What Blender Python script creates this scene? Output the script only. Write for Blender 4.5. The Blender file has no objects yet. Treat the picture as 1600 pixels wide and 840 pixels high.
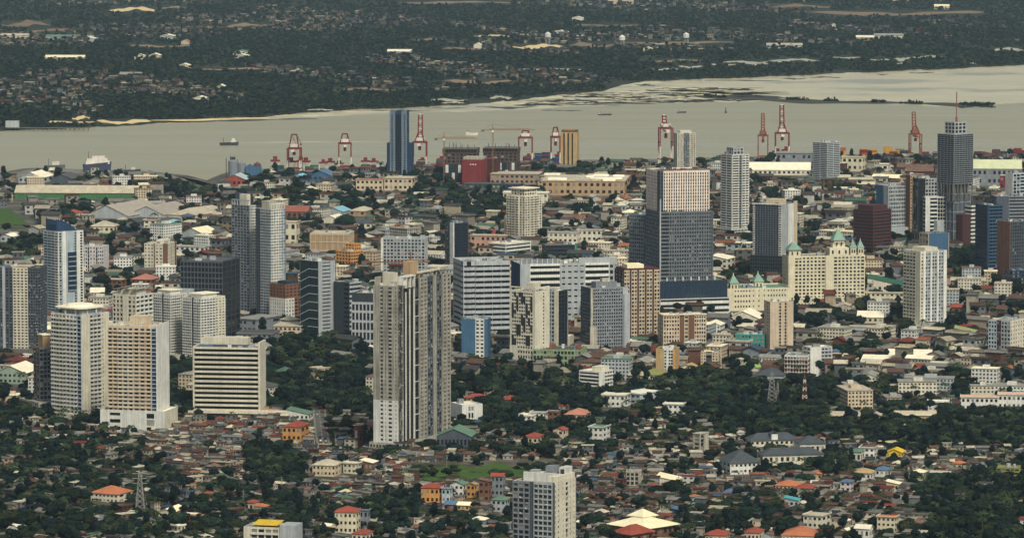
import bpy, math, random
import numpy as np
from mathutils import Vector

SC = bpy.context.scene
COL = SC.collection
random.seed(7)
R_ = random.Random(11)

# ------------------------------------------------------------------ camera
FPX = 7200.0            # focal length in photo pixels (1600 wide)
CAMZ = 480.0
TH = 0.09376            # downward pitch
cam_d = bpy.data.cameras.new('camera')
cam = bpy.data.objects.new('camera', cam_d)
COL.objects.link(cam)
cam.location = (0, 0, CAMZ)
cam.rotation_euler = (math.pi / 2 - TH, 0, 0)
cam_d.sensor_width = 36.0
cam_d.lens = 36.0 * FPX / 1600.0
cam_d.clip_start = 1.0
cam_d.clip_end = 90000.0
SC.camera = cam

# ------------------------------------------------------------------ world, sun, exposure
SUN_EL = math.radians(48)
SUN_AZ = math.radians(156)      # clockwise from +Y: to the right of and behind the camera
world = bpy.data.worlds.new('World')
SC.world = world
world.use_nodes = True
wn = world.node_tree.nodes
wl = world.node_tree.links
bg = wn['Background']
sky = wn.new('ShaderNodeTexSky')
sky.sky_type = 'NISHITA'
sky.sun_disc = False
sky.sun_elevation = SUN_EL
sky.sun_rotation = SUN_AZ
sky.altitude = 200
sky.air_density = 1.0
sky.dust_density = 4.0
sky.ozone_density = 1.0
hs = wn.new('ShaderNodeHueSaturation')
hs.inputs['Saturation'].default_value = 0.52
tint = wn.new('ShaderNodeMix')
tint.data_type = 'RGBA'
tint.blend_type = 'MULTIPLY'
tint.inputs[0].default_value = 1.0
tint.inputs[7].default_value = (0.985, 1.0, 0.92, 1)
wl.new(sky.outputs[0], hs.inputs['Color'])
wl.new(hs.outputs[0], tint.inputs[6])
wl.new(tint.outputs[2], bg.inputs['Color'])
bg.inputs['Strength'].default_value = 0.072
sd = bpy.data.lights.new('sun', 'SUN')
sd.energy = 2.0
sd.angle = math.radians(8)
sd.color = (1.0, 0.93, 0.75)
sun = bpy.data.objects.new('sun', sd)
COL.objects.link(sun)
_sv = Vector((math.sin(SUN_AZ) * math.cos(SUN_EL), math.cos(SUN_AZ) * math.cos(SUN_EL), math.sin(SUN_EL)))
sun.rotation_euler = _sv.to_track_quat('Z', 'Y').to_euler()
sun.location = (600, -600, 1500)
SC.view_settings.view_transform = 'Standard'
SC.view_settings.look = 'None'
SC.view_settings.gamma = 1.0
SC.view_settings.use_curve_mapping = False
SC.view_settings.exposure = 0.56
SC.cycles.use_denoising = True
SC.cycles.max_bounces = 4
SC.cycles.diffuse_bounces = 2
SC.cycles.glossy_bounces = 2
SC.cycles.volume_bounces = 0
SC.cycles.transparent_max_bounces = 4

# ------------------------------------------------------------------ geometry of the place
CT, ST = math.cos(TH), math.sin(TH)

def sstep(a, b, x):
    t = min(1.0, max(0.0, (x - a) / (b - a)))
    return t * t * (3 - 2 * t)

def hz(x, y):
    """height of the ground: flat coastal plain, low hills rising towards the viewer"""
    if y > 3950:
        return 0.0
    k = sstep(3950, 3300, y)
    h = 16 * sstep(3700, 2750, y) + k * (3.2 * math.sin(x / 61 + y / 140 + 1) * math.cos(y / 83 + 0.4) + 2.2 * math.sin(x / 37 - y / 59))
    h += 12 * sstep(-140, -330, x) * sstep(3650, 3250, y)
    h += 8 * sstep(190, 330, x) * sstep(3500, 3100, y)
    return h + 3.0 * k

def ray(px, py):
    u, v = (px - 800) / FPX, (420 - py) / FPX
    return (u, CT + v * ST, -ST + v * CT)

def gp(px, py, z=None):
    """ground point that a photo pixel looks at"""
    d = ray(px, py)
    zz = 0.0 if z is None else z
    for _ in range(1 if z is not None else 12):
        t = (zz - CAMZ) / d[2]
        if z is None:
            zz = 0.5 * zz + 0.5 * hz(d[0] * t, d[1] * t)
    t = (zz - CAMZ) / d[2]
    return Vector((d[0] * t, d[1] * t, zz))

def zat(x, y, py):
    v = (420 - py) / FPX
    return CAMZ + y * (v * CT - ST) / (CT + v * ST)

def proj(x, y, z):
    dep = y * CT - (z - CAMZ) * ST
    return 800 + FPX * x / dep, 420 - FPX * (y * ST + (z - CAMZ) * CT) / dep

def mpp(p):
    return (p[1] * CT - (p[2] - CAMZ) * ST) / FPX

CLEAR = []      # ground kept open in front of buildings
FOOT = []       # footprints already taken: (cx, cy, half x, half y, cos, sin)

def taken(x, y, m=0.0, tab=None):
    for cx, cy, hx, hy, c, s in (FOOT if tab is None else tab):
        dx, dy = x - cx, y - cy
        if abs(dx) + abs(dy) > 2 * (hx + hy + m):
            continue
        if abs(dx * c + dy * s) < hx + m and abs(-dx * s + dy * c) < hy + m:
            return True
    return False

# ------------------------------------------------------------------ materials
_MATS = {}

def S(r, g, b):
    f = lambda c: (c / 12.92 if c <= 0.04045 else ((c + 0.055) / 1.055) ** 2.4)
    return (f(r / 255), f(g / 255), f(b / 255))

def nd(nt, t, **kw):
    n = nt.nodes.new(t)
    for k, v in kw.items():
        setattr(n, k, v)
    return n

def M(name, rgb=None, rough=0.85, var=0.18, streak=0.22, spec=0.25, metal=0.0, rnd=0.08, attr=False, scale=0.12, bump=0.0, tintb=None):
    """weathered surface: base colour x cloudy variation x vertical rain streaks x a little per-object difference"""
    if name in _MATS:
        return _MATS[name]
    m = bpy.data.materials.new(name)
    m.use_nodes = True
    nt = m.node_tree
    b = nt.nodes['Principled BSDF']
    b.inputs['Roughness'].default_value = rough
    b.inputs['Specular IOR Level'].default_value = spec
    b.inputs['Metallic'].default_value = metal
    tc = nd(nt, 'ShaderNodeTexCoord')
    n1 = nd(nt, 'ShaderNodeTexNoise')
    n1.inputs['Scale'].default_value = scale
    n1.inputs['Detail'].default_value = 6
    n1.inputs['Roughness'].default_value = 0.7
    nt.links.new(tc.outputs['Object'], n1.inputs['Vector'])
    mr = nd(nt, 'ShaderNodeMapRange')
    mr.inputs[1].default_value = 0.3
    mr.inputs[2].default_value = 0.7
    mr.inputs[3].default_value = 1 - var
    mr.inputs[4].default_value = 1 + var * 0.6
    nt.links.new(n1.outputs[0], mr.inputs[0])
    mp = nd(nt, 'ShaderNodeMapping')
    mp.inputs['Scale'].default_value = (0.9, 0.9, 0.035)
    nt.links.new(tc.outputs['Object'], mp.inputs['Vector'])
    n2 = nd(nt, 'ShaderNodeTexNoise')
    n2.inputs['Scale'].default_value = 1.0
    n2.inputs['Detail'].default_value = 4
    nt.links.new(mp.outputs[0], n2.inputs['Vector'])
    mr2 = nd(nt, 'ShaderNodeMapRange')
    mr2.inputs[1].default_value = 0.62
    mr2.inputs[2].default_value = 0.38
    mr2.inputs[3].default_value = 1 - streak
    mr2.inputs[4].default_value = 1.0
    nt.links.new(n2.outputs[0], mr2.inputs[0])
    oi = nd(nt, 'ShaderNodeObjectInfo')
    mr3 = nd(nt, 'ShaderNodeMapRange')
    mr3.inputs[3].default_value = 1 - rnd
    mr3.inputs[4].default_value = 1 + rnd
    nt.links.new(oi.outputs['Random'], mr3.inputs[0])
    a = nd(nt, 'ShaderNodeMath', operation='MULTIPLY')
    nt.links.new(mr.outputs[0], a.inputs[0])
    nt.links.new(mr2.outputs[0], a.inputs[1])
    a2 = nd(nt, 'ShaderNodeMath', operation='MULTIPLY')
    nt.links.new(a.outputs[0], a2.inputs[0])
    nt.links.new(mr3.outputs[0], a2.inputs[1])
    vm = nd(nt, 'ShaderNodeVectorMath', operation='SCALE')
    if attr:
        at = nd(nt, 'ShaderNodeAttribute', attribute_name='col')
        nt.links.new(at.outputs['Color'], vm.inputs[0])
    else:
        vm.inputs[0].default_value = rgb
    nt.links.new(a2.outputs[0], vm.inputs['Scale'])
    out = vm.outputs[0]
    if tintb is not None:       # second colour in patches (rust, moss, soil)
        n3 = nd(nt, 'ShaderNodeTexNoise')
        n3.inputs['Scale'].default_value = tintb[1]
        n3.inputs['Detail'].default_value = 5
        nt.links.new(tc.outputs['Object'], n3.inputs['Vector'])
        r3 = nd(nt, 'ShaderNodeMapRange')
        r3.inputs[1].default_value = tintb[2]
        r3.inputs[2].default_value = tintb[2] + 0.12
        nt.links.new(n3.outputs[0], r3.inputs[0])
        mx = nd(nt, 'ShaderNodeMix', data_type='RGBA')
        mx.inputs[7].default_value = (*tintb[0], 1)
        nt.links.new(r3.outputs[0], mx.inputs[0])
        nt.links.new(out, mx.inputs[6])
        out = mx.outputs[2]
    nt.links.new(out, b.inputs['Base Color'])
    if bump:
        bp = nd(nt, 'ShaderNodeBump')
        bp.inputs['Strength'].default_value = bump
        bp.inputs['Distance'].default_value = 1.0
        nt.links.new(n1.outputs[0], bp.inputs['Height'])
        nt.links.new(bp.outputs[0], b.inputs['Normal'])
    _MATS[name] = m
    return m

def wm(key, rgb, **kw):
    return M('paint_' + key, S(*rgb), **kw)

# walls
WHITE = wm('white', (218, 218, 212))
CREAM = wm('cream', (212, 206, 188))
YCREAM = wm('hotel_cream', (214, 206, 180), streak=0.15)
BEIGE = wm('beige', (200, 184, 158))
TAN = wm('tan', (176, 148, 116))
LGREY = wm('light_grey', (172, 178, 182))
MGREY = wm('mid_grey', (130, 136, 144))
DGREY = wm('dark_grey', (80, 87, 97))
SLATE = wm('slate', (52, 60, 68))
CONC = wm('concrete', (186, 180, 166), streak=0.4, var=0.25)
DCONC = wm('dark_concrete', (112, 110, 106), streak=0.4, var=0.3)
PINK = wm('pinkish', (206, 188, 166))
BROWN = wm('brown', (118, 84, 68))
MAROON = wm('maroon', (80, 46, 48))
RED = wm('red', (122, 48, 48))
ORANGE = wm('orange', (198, 146, 88))
OCHRE = wm('ochre', (182, 156, 114))
LBLUE = wm('pale_blue', (176, 190, 200))
BLUE = wm('blue', (66, 100, 132))
DBLUE = wm('deep_blue', (40, 62, 92))
TEAL = wm('teal', (72, 150, 140))
TURQ = wm('turquoise_roof', (130, 160, 148), streak=0.1)
LILAC = wm('lilac_white', (200, 196, 198))
YELLOW = wm('yellow', (222, 186, 52))
OLIVE = wm('olive', (140, 142, 86))
STEEL = M('steel', S(150, 150, 146), rough=0.6, metal=0.2)
DSTEEL = M('dark_steel', S(62, 60, 60), rough=0.6)
CRED = M('crane_red', S(128, 52, 48), rough=0.6, var=0.25)
CWHITE = M('crane_white', S(222, 216, 204), rough=0.6, var=0.2)
CORANGE = M('crane_orange', S(140, 88, 68), rough=0.6)
CYELLOW = M('crane_yellow', S(150, 116, 74), rough=0.6)
ROOFG = wm('roof_grey', (146, 144, 138), streak=0.0, var=0.35, tintb=(S(112, 88, 74), .5, .6))
ROOFD = wm('roof_dark', (86, 86, 86), streak=0.0, var=0.35)
ROOFW = wm('roof_white', (232, 224, 200), streak=0.0, var=0.2)
ROOFT = wm('roof_tan', (184, 174, 154), streak=0.0, var=0.3)
RSLATE = wm('roof_slate', (70, 76, 82), streak=0.0, var=0.25)
RRED = wm('roof_red', (146, 72, 58), streak=0.0, var=0.3)
RORANGE = wm('roof_orange', (180, 112, 80), streak=0.0, var=0.25)
RRUST = wm('roof_rust', (112, 84, 72), streak=0.0, var=0.45, tintb=(S(136, 130, 122), .6, .56))
RGREEN = wm('roof_green', (96, 126, 106), streak=0.0, var=0.25)
RBLUE = wm('roof_blue', (88, 114, 144), streak=0.0, var=0.25)
RSKY = wm('roof_sky_blue', (132, 182, 200), streak=0.0, var=0.2)
RCREAM = wm('roof_cream', (236, 226, 190), streak=0.0, var=0.15)
GREENW = wm('wall_green', (70, 120, 78), streak=0.3)

def glass(name, rgb, rough=0.12, spec=0.5):
    return M(name, rgb, rough=rough, var=0.35, streak=0.0, spec=spec, rnd=0.3, scale=0.35)

GL = glass('glass_dark', (0.014, 0.017, 0.021))
GLB = glass('glass_blue', (0.020, 0.040, 0.075))
GLT = glass('glass_teal', (0.020, 0.045, 0.055))
GLG = glass('glass_grey', (0.06, 0.07, 0.08), rough=0.2)
GLL = glass('glass_curtain', (0.24, 0.23, 0.20), rough=0.4)
GLV = glass('opening_dark', (0.010, 0.010, 0.010), rough=0.8, spec=0.1)

# ------------------------------------------------------------------ mesh helpers
class MB:
    def __init__(s):
        s.v, s.f, s.mi, s.mats, s.smooth = [], [], [], [], False
    def mat(s, m):
        if m not in s.mats:
            s.mats.append(m)
        return s.mats.index(m)
    def add(s, vs, fs, m=None):
        b = len(s.v)
        s.v.extend(vs)
        s.f.extend([tuple(b + i for i in f) for f in fs])
        s.mi.extend([s.mat(m) if m else 0] * len(fs))
    def box(s, x0, x1, y0, y1, z0, z1, m=None):
        s.add([(x0, y0, z0), (x1, y0, z0), (x1, y1, z0), (x0, y1, z0), (x0, y0, z1), (x1, y0, z1), (x1, y1, z1), (x0, y1, z1)],
              [(3, 2, 1, 0), (4, 5, 6, 7), (0, 1, 5, 4), (1, 2, 6, 5), (2, 3, 7, 6), (3, 0, 4, 7)], m)
    def prism(s, poly, z0, z1, m=None, sx=1.0, sy=None):
        """upright prism on polygon poly (counter-clockwise); top scaled by sx, sy about its centre"""
        sy = sx if sy is None else sy
        n = len(poly)
        cx = sum(p[0] for p in poly) / n
        cy = sum(p[1] for p in poly) / n
        vs = [(p[0], p[1], z0) for p in poly] + [(cx + (p[0] - cx) * sx, cy + (p[1] - cy) * sy, z1) for p in poly]
        fs = [(i, (i + 1) % n, n + (i + 1) % n, n + i) for i in range(n)] + [tuple(range(n, 2 * n)), tuple(range(n - 1, -1, -1))]
        s.add(vs, fs, m)
    def cyl(s, x, y, z0, z1, r, r1=None, n=12, m=None):
        r1 = r if r1 is None else r1
        s.prism([(x + r * math.cos(2 * math.pi * i / n), y + r * math.sin(2 * math.pi * i / n)) for i in range(n)], z0, z1, m, max(r1 / r, 0.001))
    def bar(s, p, q, r, m=None, r2=None):
        p, q = Vector(p), Vector(q)
        d = q - p
        if d.length < 1e-6:
            return
        d.normalize()
        a = d.orthogonal().normalized()
        b = d.cross(a)
        r2 = r if r2 is None else r2
        vs = []
        for c, rr in ((p, r), (q, r2)):
            for k in range(4):
                t = math.pi / 4 + k * math.pi / 2
                vs.append(tuple(c + a * (rr * 1.414 * math.cos(t)) + b * (rr * 1.414 * math.sin(t))))
        s.add(vs, [(0, 1, 5, 4), (1, 2, 6, 5), (2, 3, 7, 6), (3, 0, 4, 7), (3, 2, 1, 0), (4, 5, 6, 7)], m)
    def mesh(s, name):
        me = bpy.data.meshes.new(name)
        me.from_pydata(s.v, [], s.f)
        for m in s.mats:
            me.materials.append(m)
        if len(s.mats) > 1:
            me.polygons.foreach_set('material_index', s.mi)
        return me
    def build(s, name, parent=None, loc=(0, 0, 0), rz=0.0):
        return put(name, s.mesh(name), parent, loc, rz)

def put(name, me, parent=None, loc=(0, 0, 0), rz=0.0):
    o = bpy.data.objects.new(name, me)
    o.location = loc
    if rz:
        o.rotation_euler = (0, 0, rz)
    if parent is not None:
        o.parent = parent
    COL.objects.link(o)
    return o

def tag(o, label, cat, group=None, kind=None):
    if label:
        o['label'] = label
    if cat:
        o['category'] = cat
    if group:
        o['group'] = group
    if kind:
        o['kind'] = kind
    return o

def empty(name, loc, rz=0.0):
    o = put(name, None, None, loc, rz)
    o.empty_display_size = 2.0
    return o

_PANE = {}

def pane_mesh(w, h, d, m, part='window'):
    k = (round(w, 2), round(h, 2), round(d, 2), m.name, part)
    if k not in _PANE:
        b = MB()
        b.box(-w / 2, w / 2, -d, 0.05, 0, h, m)
        _PANE[k] = b.mesh(part)
    return _PANE[k]

# ------------------------------------------------------------------ buildings
REC = 0.45

class Bld:
    """a building standing on the ground: corner at photo column xc, left face to x0, right face to x1"""
    def __init__(s, name, label, cat, x0, xc, x1, ytop, ybase, phi, wl=None, wr=None, group=None, foot=True, clear=3.0):
        c = gp(xc, ybase)
        k = mpp(c)
        ph = math.radians(phi)
        s.W = wl if wl else max(4.0, (xc - x0) * k / math.cos(ph))
        s.D = wr if wr else max(4.0, (x1 - xc) * k / math.sin(ph))
        s.H = zat(c.x, c.y, ytop) - c.z
        s.k = k
        cx = c.x - math.cos(ph) * s.W / 2 + math.sin(ph) * s.D / 2
        cy = c.y + math.sin(ph) * s.W / 2 + math.cos(ph) * s.D / 2
        s.root = tag(empty(name, (cx, cy, c.z), -ph), label, cat, group)
        s.c, s.ph = c, ph
        s.mbs = {}
        s.inds = []
        s.ritems = []
        if foot:
            FOOT.append((cx, cy, s.W / 2, s.D / 2, math.cos(-ph), math.sin(-ph)))
            clear = clear * c.y / 480
            xl, xr = c.x - math.cos(ph) * s.W, c.x + math.sin(ph) * s.D
            yl, yr = c.y + math.sin(ph) * s.W, c.y + math.cos(ph) * s.D
            for xa, xb, ya, yb in ((xl, c.x, yl, c.y), (c.x, xr, c.y, yr)):
                CLEAR.append(((xa + xb) / 2, (ya + yb) / 2 - clear / 2, (xb - xa) / 2, clear / 2, 1.0, 0.0))
    def hz_(s, py):
        """local height of photo row py at the front corner"""
        return zat(s.c.x, s.c.y, py) - s.c.z
    def m(s, part, mat):
        k = (part, mat.name)
        if k not in s.mbs:
            s.mbs[k] = (MB(), mat)
        return s.mbs[k][0]
    def box(s, part, mat, x0, x1, y0, y1, z0, z1):
        s.m(part, mat).box(x0, x1, y0, y1, z0, z1, mat)
    def frames(s, x0, x1, y0, y1):
        r = REC
        return {'F': ((x0, y0), (1, 0), (0, -1), x1 - x0, 0.0), 'B': ((x1, y1), (-1, 0), (0, 1), x1 - x0, 0.0),
                'R': ((x1, y0 + r), (0, 1), (1, 0), y1 - y0 - 2 * r, 0.0), 'L': ((x0, y1 - r), (0, -1), (-1, 0), y1 - y0 - 2 * r, 0.0)}
    def fb(s, part, mat, fr, u0, u1, z0, z1, d0, d1):
        o, u, n, W, _ = fr
        vs = []
        for z in (z0, z1):
            for (a, d) in ((u0, d1), (u1, d1), (u1, d0), (u0, d0)):
                vs.append((o[0] + u[0] * a + n[0] * d, o[1] + u[1] * a + n[1] * d, z))
        s.m(part, mat).add(vs, [(3, 2, 1, 0), (4, 5, 6, 7), (0, 1, 5, 4), (1, 2, 6, 5), (2, 3, 7, 6), (3, 0, 4, 7)], mat)
    def one(s, part, mat, fr, u0, u1, z0, z1, d):
        """a piece of its own on a face (window pane, balcony)"""
        o, u, n, W, _ = fr
        a = (u0 + u1) / 2
        s.inds.append((part, pane_mesh(u1 - u0, z1 - z0, d, mat, part), (o[0] + u[0] * a, o[1] + u[1] * a, z0), math.atan2(u[1], u[0]), n))
    def facade(s, fr, segs, z0, z1, fl, par=1.0, ind=False, ds=0.0):
        o, u, n, W, _ = fr
        fh = (z1 - z0) / fl
        tot = sum(g['w'] for g in segs)
        a0 = 0.0
        ns = len(segs)
        for gi, g in enumerate(segs):
            a1 = a0 + W * g['w'] / tot
            e0, e1 = a0, a1
            kind, nb = g['k'], g.get('n', 1)
            wall, gla = g.get('m'), g.get('g', GL)
            d = g.get('d', 0.0) + ds + (0.004 * gi)
            pf, sf = g.get('pf', 0.35), g.get('sf', 0.42)
            part = g.get('part', 'wall')
            topz = z1 + g.get('par', par)
            if kind == 'blank':
                s.fb(part, wall, fr, e0, e1, z0, topz, -REC - .3, d)
                a0 = a1
                continue
            bw = (e1 - e0) / nb
            if kind == 'band':
                pf = g.get('pf', 0.0)
            if kind == 'fin':
                sfm = 0.12
            # uprights
            if pf > 0:
                for j in range(nb + 1):
                    c0 = e0 + j * bw - pf * bw / 2
                    c1 = c0 + pf * bw
                    c0, c1 = max(c0, e0), min(c1, e1)
                    if c1 - c0 > 0.02:
                        s.fb(part, wall, fr, c0, c1, z0, topz - 0.03, -REC - .3, d)
            else:
                for c0, c1 in ((e0, e0 + 0.5), (e1 - 0.5, e1)):
                    s.fb(part, wall, fr, c0, c1, z0, topz - 0.03, -REC - .3, d - 0.06)
            # floors
            sm = g.get('sm', wall)
            spd = -0.18 if kind == 'fin' else (0.05 if kind == 'band' else -0.04)
            ss = sf if kind != 'fin' else g.get('sf', 0.18)
            for i in range(fl):
                zz = z0 + i * fh
                s.fb(part if sm is wall else g.get('spart', 'spandrel'), sm, fr, e0 + 0.03, e1 - 0.03, zz, zz + ss * fh, -REC - .3, d + spd)
            s.fb(part if sm is wall else g.get('spart', 'spandrel'), sm, fr, e0 + 0.03, e1 - 0.03, z1 - 0.12 * fh, topz, -REC - .3, d + spd)
            # panes
            if kind in ('grid', 'balc', 'mosaic', 'frame') and (ind or g.get('cur', 0.28) > 0):
                for i in range(fl):
                    for j in range(nb):
                        q = R_.random()
                        gm = GLL if q < g.get('cur', 0.28) else (GLG if q < g.get('cur', 0.28) + 0.12 else gla)
                        c0, c1 = e0 + (j + pf / 2) * bw, e0 + (j + 1 - pf / 2) * bw
                        za, zb = z0 + (i + ss) * fh, z0 + (i + 1) * fh - (0.12 * fh if i == fl - 1 else 0)
                        if ind:
                            s.one('window', gm, fr, c0, c1, za, zb, 0.06)
                            s.inds[-1] = s.inds[-1][:2] + ((s.inds[-1][2][0] - n[0] * REC, s.inds[-1][2][1] - n[1] * REC, za),) + s.inds[-1][3:]
                        elif gm is not gla:
                            s.fb('window_pane', gm, fr, c0, c1, za, zb, -REC - .1, -REC + 0.05)
            if kind in ('grid', 'balc') and g.get('cur', 0.28) > .04 and s.c.y < 4700:
                for i in range(fl):
                    for j in range(nb):
                        if R_.random() < .16:
                            ua = e0 + (j + R_.uniform(.2, .65)) * bw
                            za = z0 + (i + ss * R_.uniform(.3, .6)) * fh
                            s.fb('air_conditioner', R_.choice((LGREY, WHITE, CONC)), fr, ua, ua + .9, za, za + .65, d - .1, d + .45)
            if kind == 'balc':
                bm, bd = g.get('bm', wall), g.get('bd', 1.1)
                for i in range(g.get('b0', 0), fl):
                    for j in range(nb):
                        if (j in g['js']) if 'js' in g else True:
                            c0, c1 = e0 + (j + 0.10) * bw, e0 + (j + 0.90) * bw
                            zz = z0 + i * fh
                            if ind:
                                s.bal((c0 + c1) / 2, c1 - c0, zz, bd, bm, fr, d)
                            else:
                                s.fb('balcony', bm, fr, c0, c1, zz - 0.1, zz + 0.15, d - .1, d + bd)
                                s.fb('balcony', bm, fr, c0, c1, zz + 0.15, zz + 1.05, d + bd - 0.14, d + bd + 0.01)
            if kind == 'mosaic':
                for i in range(fl):
                    for j in range(nb):
                        if (math.sin(j * 2.1 + (i // 2) * 1.7) + math.cos(j * 0.9 - (i // 3) * 2.3)) > 0.35:
                            s.fb('dark_panel', g['mm'], fr, e0 + j * bw, e0 + (j + 1) * bw, z0 + i * fh, z0 + (i + 1) * fh, -0.2, d + 0.07 + 0.004 * ((i + j) % 2))
            a0 = a1
    def bal(s, a, w, z, bd, bm, fr, d):
        o, u, n, W, _ = fr
        k = ('bal', round(w, 2), round(bd, 2), bm.name)
        if k not in _PANE:
            b = MB()
            b.box(-w / 2, w / 2, -bd, 0.1, -0.1, 0.15, bm)
            b.box(-w / 2, w / 2, -bd - .01, -bd + 0.14, 0.15, 1.05, bm)
            _PANE[k] = b.mesh('balcony')
        s.inds.append(('balcony', _PANE[k], (o[0] + u[0] * a + n[0] * d, o[1] + u[1] * a + n[1] * d, z), math.atan2(u[1], u[0]), n))
    def block(s, x0, x1, y0, y1, z0, z1, fl, F, R=None, B=None, L=None, core=None, par=1.0, roof=None, ind='', skirt=True, rpart='roof'):
        """a storeyed block with real recessed openings on all four sides"""
        R = R or F
        B = B or F
        L = L or R
        fr = s.frames(x0, x1, y0, y1)
        zb = z0 - (4.0 if skirt else 0.0)
        r = REC
        s.box('glazing', core or GL, x0 + r, x1 - r, y0 + r, y1 - r, zb, z1 - 0.05)
        s.box(rpart, roof or ROOFG, x0 + r + .01, x1 - r - .01, y0 + r + .01, y1 - r - .01, z1 - 0.05, z1 + 0.12)
        for k, g in (('F', F), ('R', R), ('B', B), ('L', L)):
            s.facade(fr[k], g, z0, z1, fl, par=par, ind=(k in ind), ds=0.0 if k in 'FB' else -0.02)
            if skirt:
                s.fb('plinth', g[0].get('m'), fr[k], 0, fr[k][3], zb, z0, -REC - .3, -0.01)
    def body(s, fl, F, R=None, **kw):
        s.block(-s.W / 2, s.W / 2, -s.D / 2, s.D / 2, 0, s.H, fl, F, R, **kw)
        return s
    def roofstuff(s, n, z=None, x0=None, x1=None, y0=None, y1=None, mats=(LGREY, WHITE, MGREY), hmax=3.5, seed=0):
        """lift rooms, tanks and plant on the roof"""
        r = random.Random(seed + int(s.c.x))
        z = s.H if z is None else z
        x0 = -s.W / 2 + 1.5 if x0 is None else x0
        x1 = s.W / 2 - 1.5 if x1 is None else x1
        y0 = -s.D / 2 + 1.5 if y0 is None else y0
        y1 = s.D / 2 - 1.5 if y1 is None else y1
        for i in range(n):
            w = min(r.uniform(2, 6), (x1 - x0) * .5)
            d = min(r.uniform(2, 5), (y1 - y0) * .5)
            x = r.uniform(x0, max(x0 + .1, x1 - w))
            y = r.uniform(y0, max(y0 + .1, y1 - d))
            h = r.uniform(1.2, hmax)
            o = MB()
            mt = r.choice(mats)
            if r.random() < 0.2:
                o.cyl(x + w / 2, y + d / 2, z + .1, z + h, min(w, d) / 2, m=mt)
                s.ritems.append(o.build('water_tank', s.root))
            else:
                o.box(x, x + w, y, y + d, z + .1, z + h, mt)
                o.box(x - .2, x + w + .2, y - .2, y + d + .2, z + h + .002, z + h + .25, mt)
                s.ritems.append(o.build('plant_room', s.root))
        return s
    def done(s):
        roof = None
        for (part, _), (mb, mat) in s.mbs.items():
            if mb.f:
                o = mb.build(part, s.root)
                if part == 'roof' and roof is None:
                    roof = o
                if part in ('window_pane', 'balcony', 'spandrel', 'dark_panel', 'air_conditioner'):
                    o['kind'] = 'stuff'
        for o in s.ritems:
            o.parent = roof or s.root
        for part, me, loc, rz, n in s.inds:
            put(part, me, s.root, loc, rz)
        return s

def seg(w, k, n=1, m=None, **kw):
    return dict(w=w, k=k, n=n, m=m, **kw)
# ================================================================== ground, water, far island
def tri_strip_sheet(name, rows, mat, kind='structure'):
    """sheet through rows of points (each row the same length)"""
    n = len(rows[0])
    vs = [tuple(p) for r in rows for p in r]
    fs = [(i * n + j, i * n + j + 1, (i + 1) * n + j + 1, (i + 1) * n + j) for i in range(len(rows) - 1) for j in range(n - 1)]
    me = bpy.data.meshes.new(name)
    me.from_pydata(vs, [], fs)
    me.materials.append(mat)
    o = put(name, me)
    o['kind'] = kind
    return o

def ground_mat(name, cols, scale, detail=8, bump=0.0):
    m = bpy.data.materials.new(name)
    m.use_nodes = True
    nt = m.node_tree
    b = nt.nodes['Principled BSDF']
    b.inputs['Roughness'].default_value = 0.95
    b.inputs['Specular IOR Level'].default_value = 0.1
    tc = nd(nt, 'ShaderNodeTexCoord')
    n1 = nd(nt, 'ShaderNodeTexNoise')
    n1.inputs['Scale'].default_value = scale
    n1.inputs['Detail'].default_value = detail
    n1.inputs['Roughness'].default_value = 0.75
    nt.links.new(tc.outputs['Object'], n1.inputs['Vector'])
    cr = nd(nt, 'ShaderNodeValToRGB')
    el = cr.color_ramp.elements
    for i, (p, c) in enumerate(cols):
        e = el[i] if i < 2 else el.new(p)
        e.position = p
        e.color = (*c, 1)
    nt.links.new(n1.outputs[0], cr.inputs[0])
    nt.links.new(cr.outputs[0], b.inputs['Base Color'])
    return m

G_NEAR = ground_mat('soil_and_scrub', [(.35, (.035, .045, .022)), (.5, (.075, .068, .05)), (.6, (.13, .12, .10)), (.7, (.05, .06, .03))], 0.03)
G_CITY = ground_mat('city_ground', [(.35, (.04, .05, .03)), (.48, (.085, .08, .07)), (.58, (.14, .135, .125)), (.68, (.07, .075, .05))], 0.02)
G_FAR = ground_mat('island_soil', [(.36, (.014, .024, .018)), (.5, (.022, .032, .022)), (.6, (.05, .044, .034)), (.72, (.018, .028, .02))], 0.006)

# hills and plain this side of the water: coast line given as photo points
COAST = [(-80, 276), (30, 268), (60, 262), (120, 264), (200, 266), (262, 272), (288, 279), (304, 287), (320, 291), (338, 288), (356, 279), (382, 268), (430, 263), (520, 262), (600, 260), (680, 254), (760, 252), (860, 250), (960, 249), (1060, 247), (1160, 245), (1260, 242), (1360, 240), (1460, 239), (1600, 238), (1700, 236)]

def coast_y(px):
    for (a, ya), (b2, yb) in zip(COAST, COAST[1:]):
        if a <= px <= b2:
            return ya + (yb - ya) * (px - a) / (b2 - a)
    return COAST[0][1] if px < COAST[0][0] else COAST[-1][1]

rows = []
for y in np.arange(1500, 4001, 25):
    rows.append([(x, y, hz(x, y)) for x in np.arange(-900, 901, 25)])
tri_strip_sheet('terrain', rows, G_NEAR)
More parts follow.
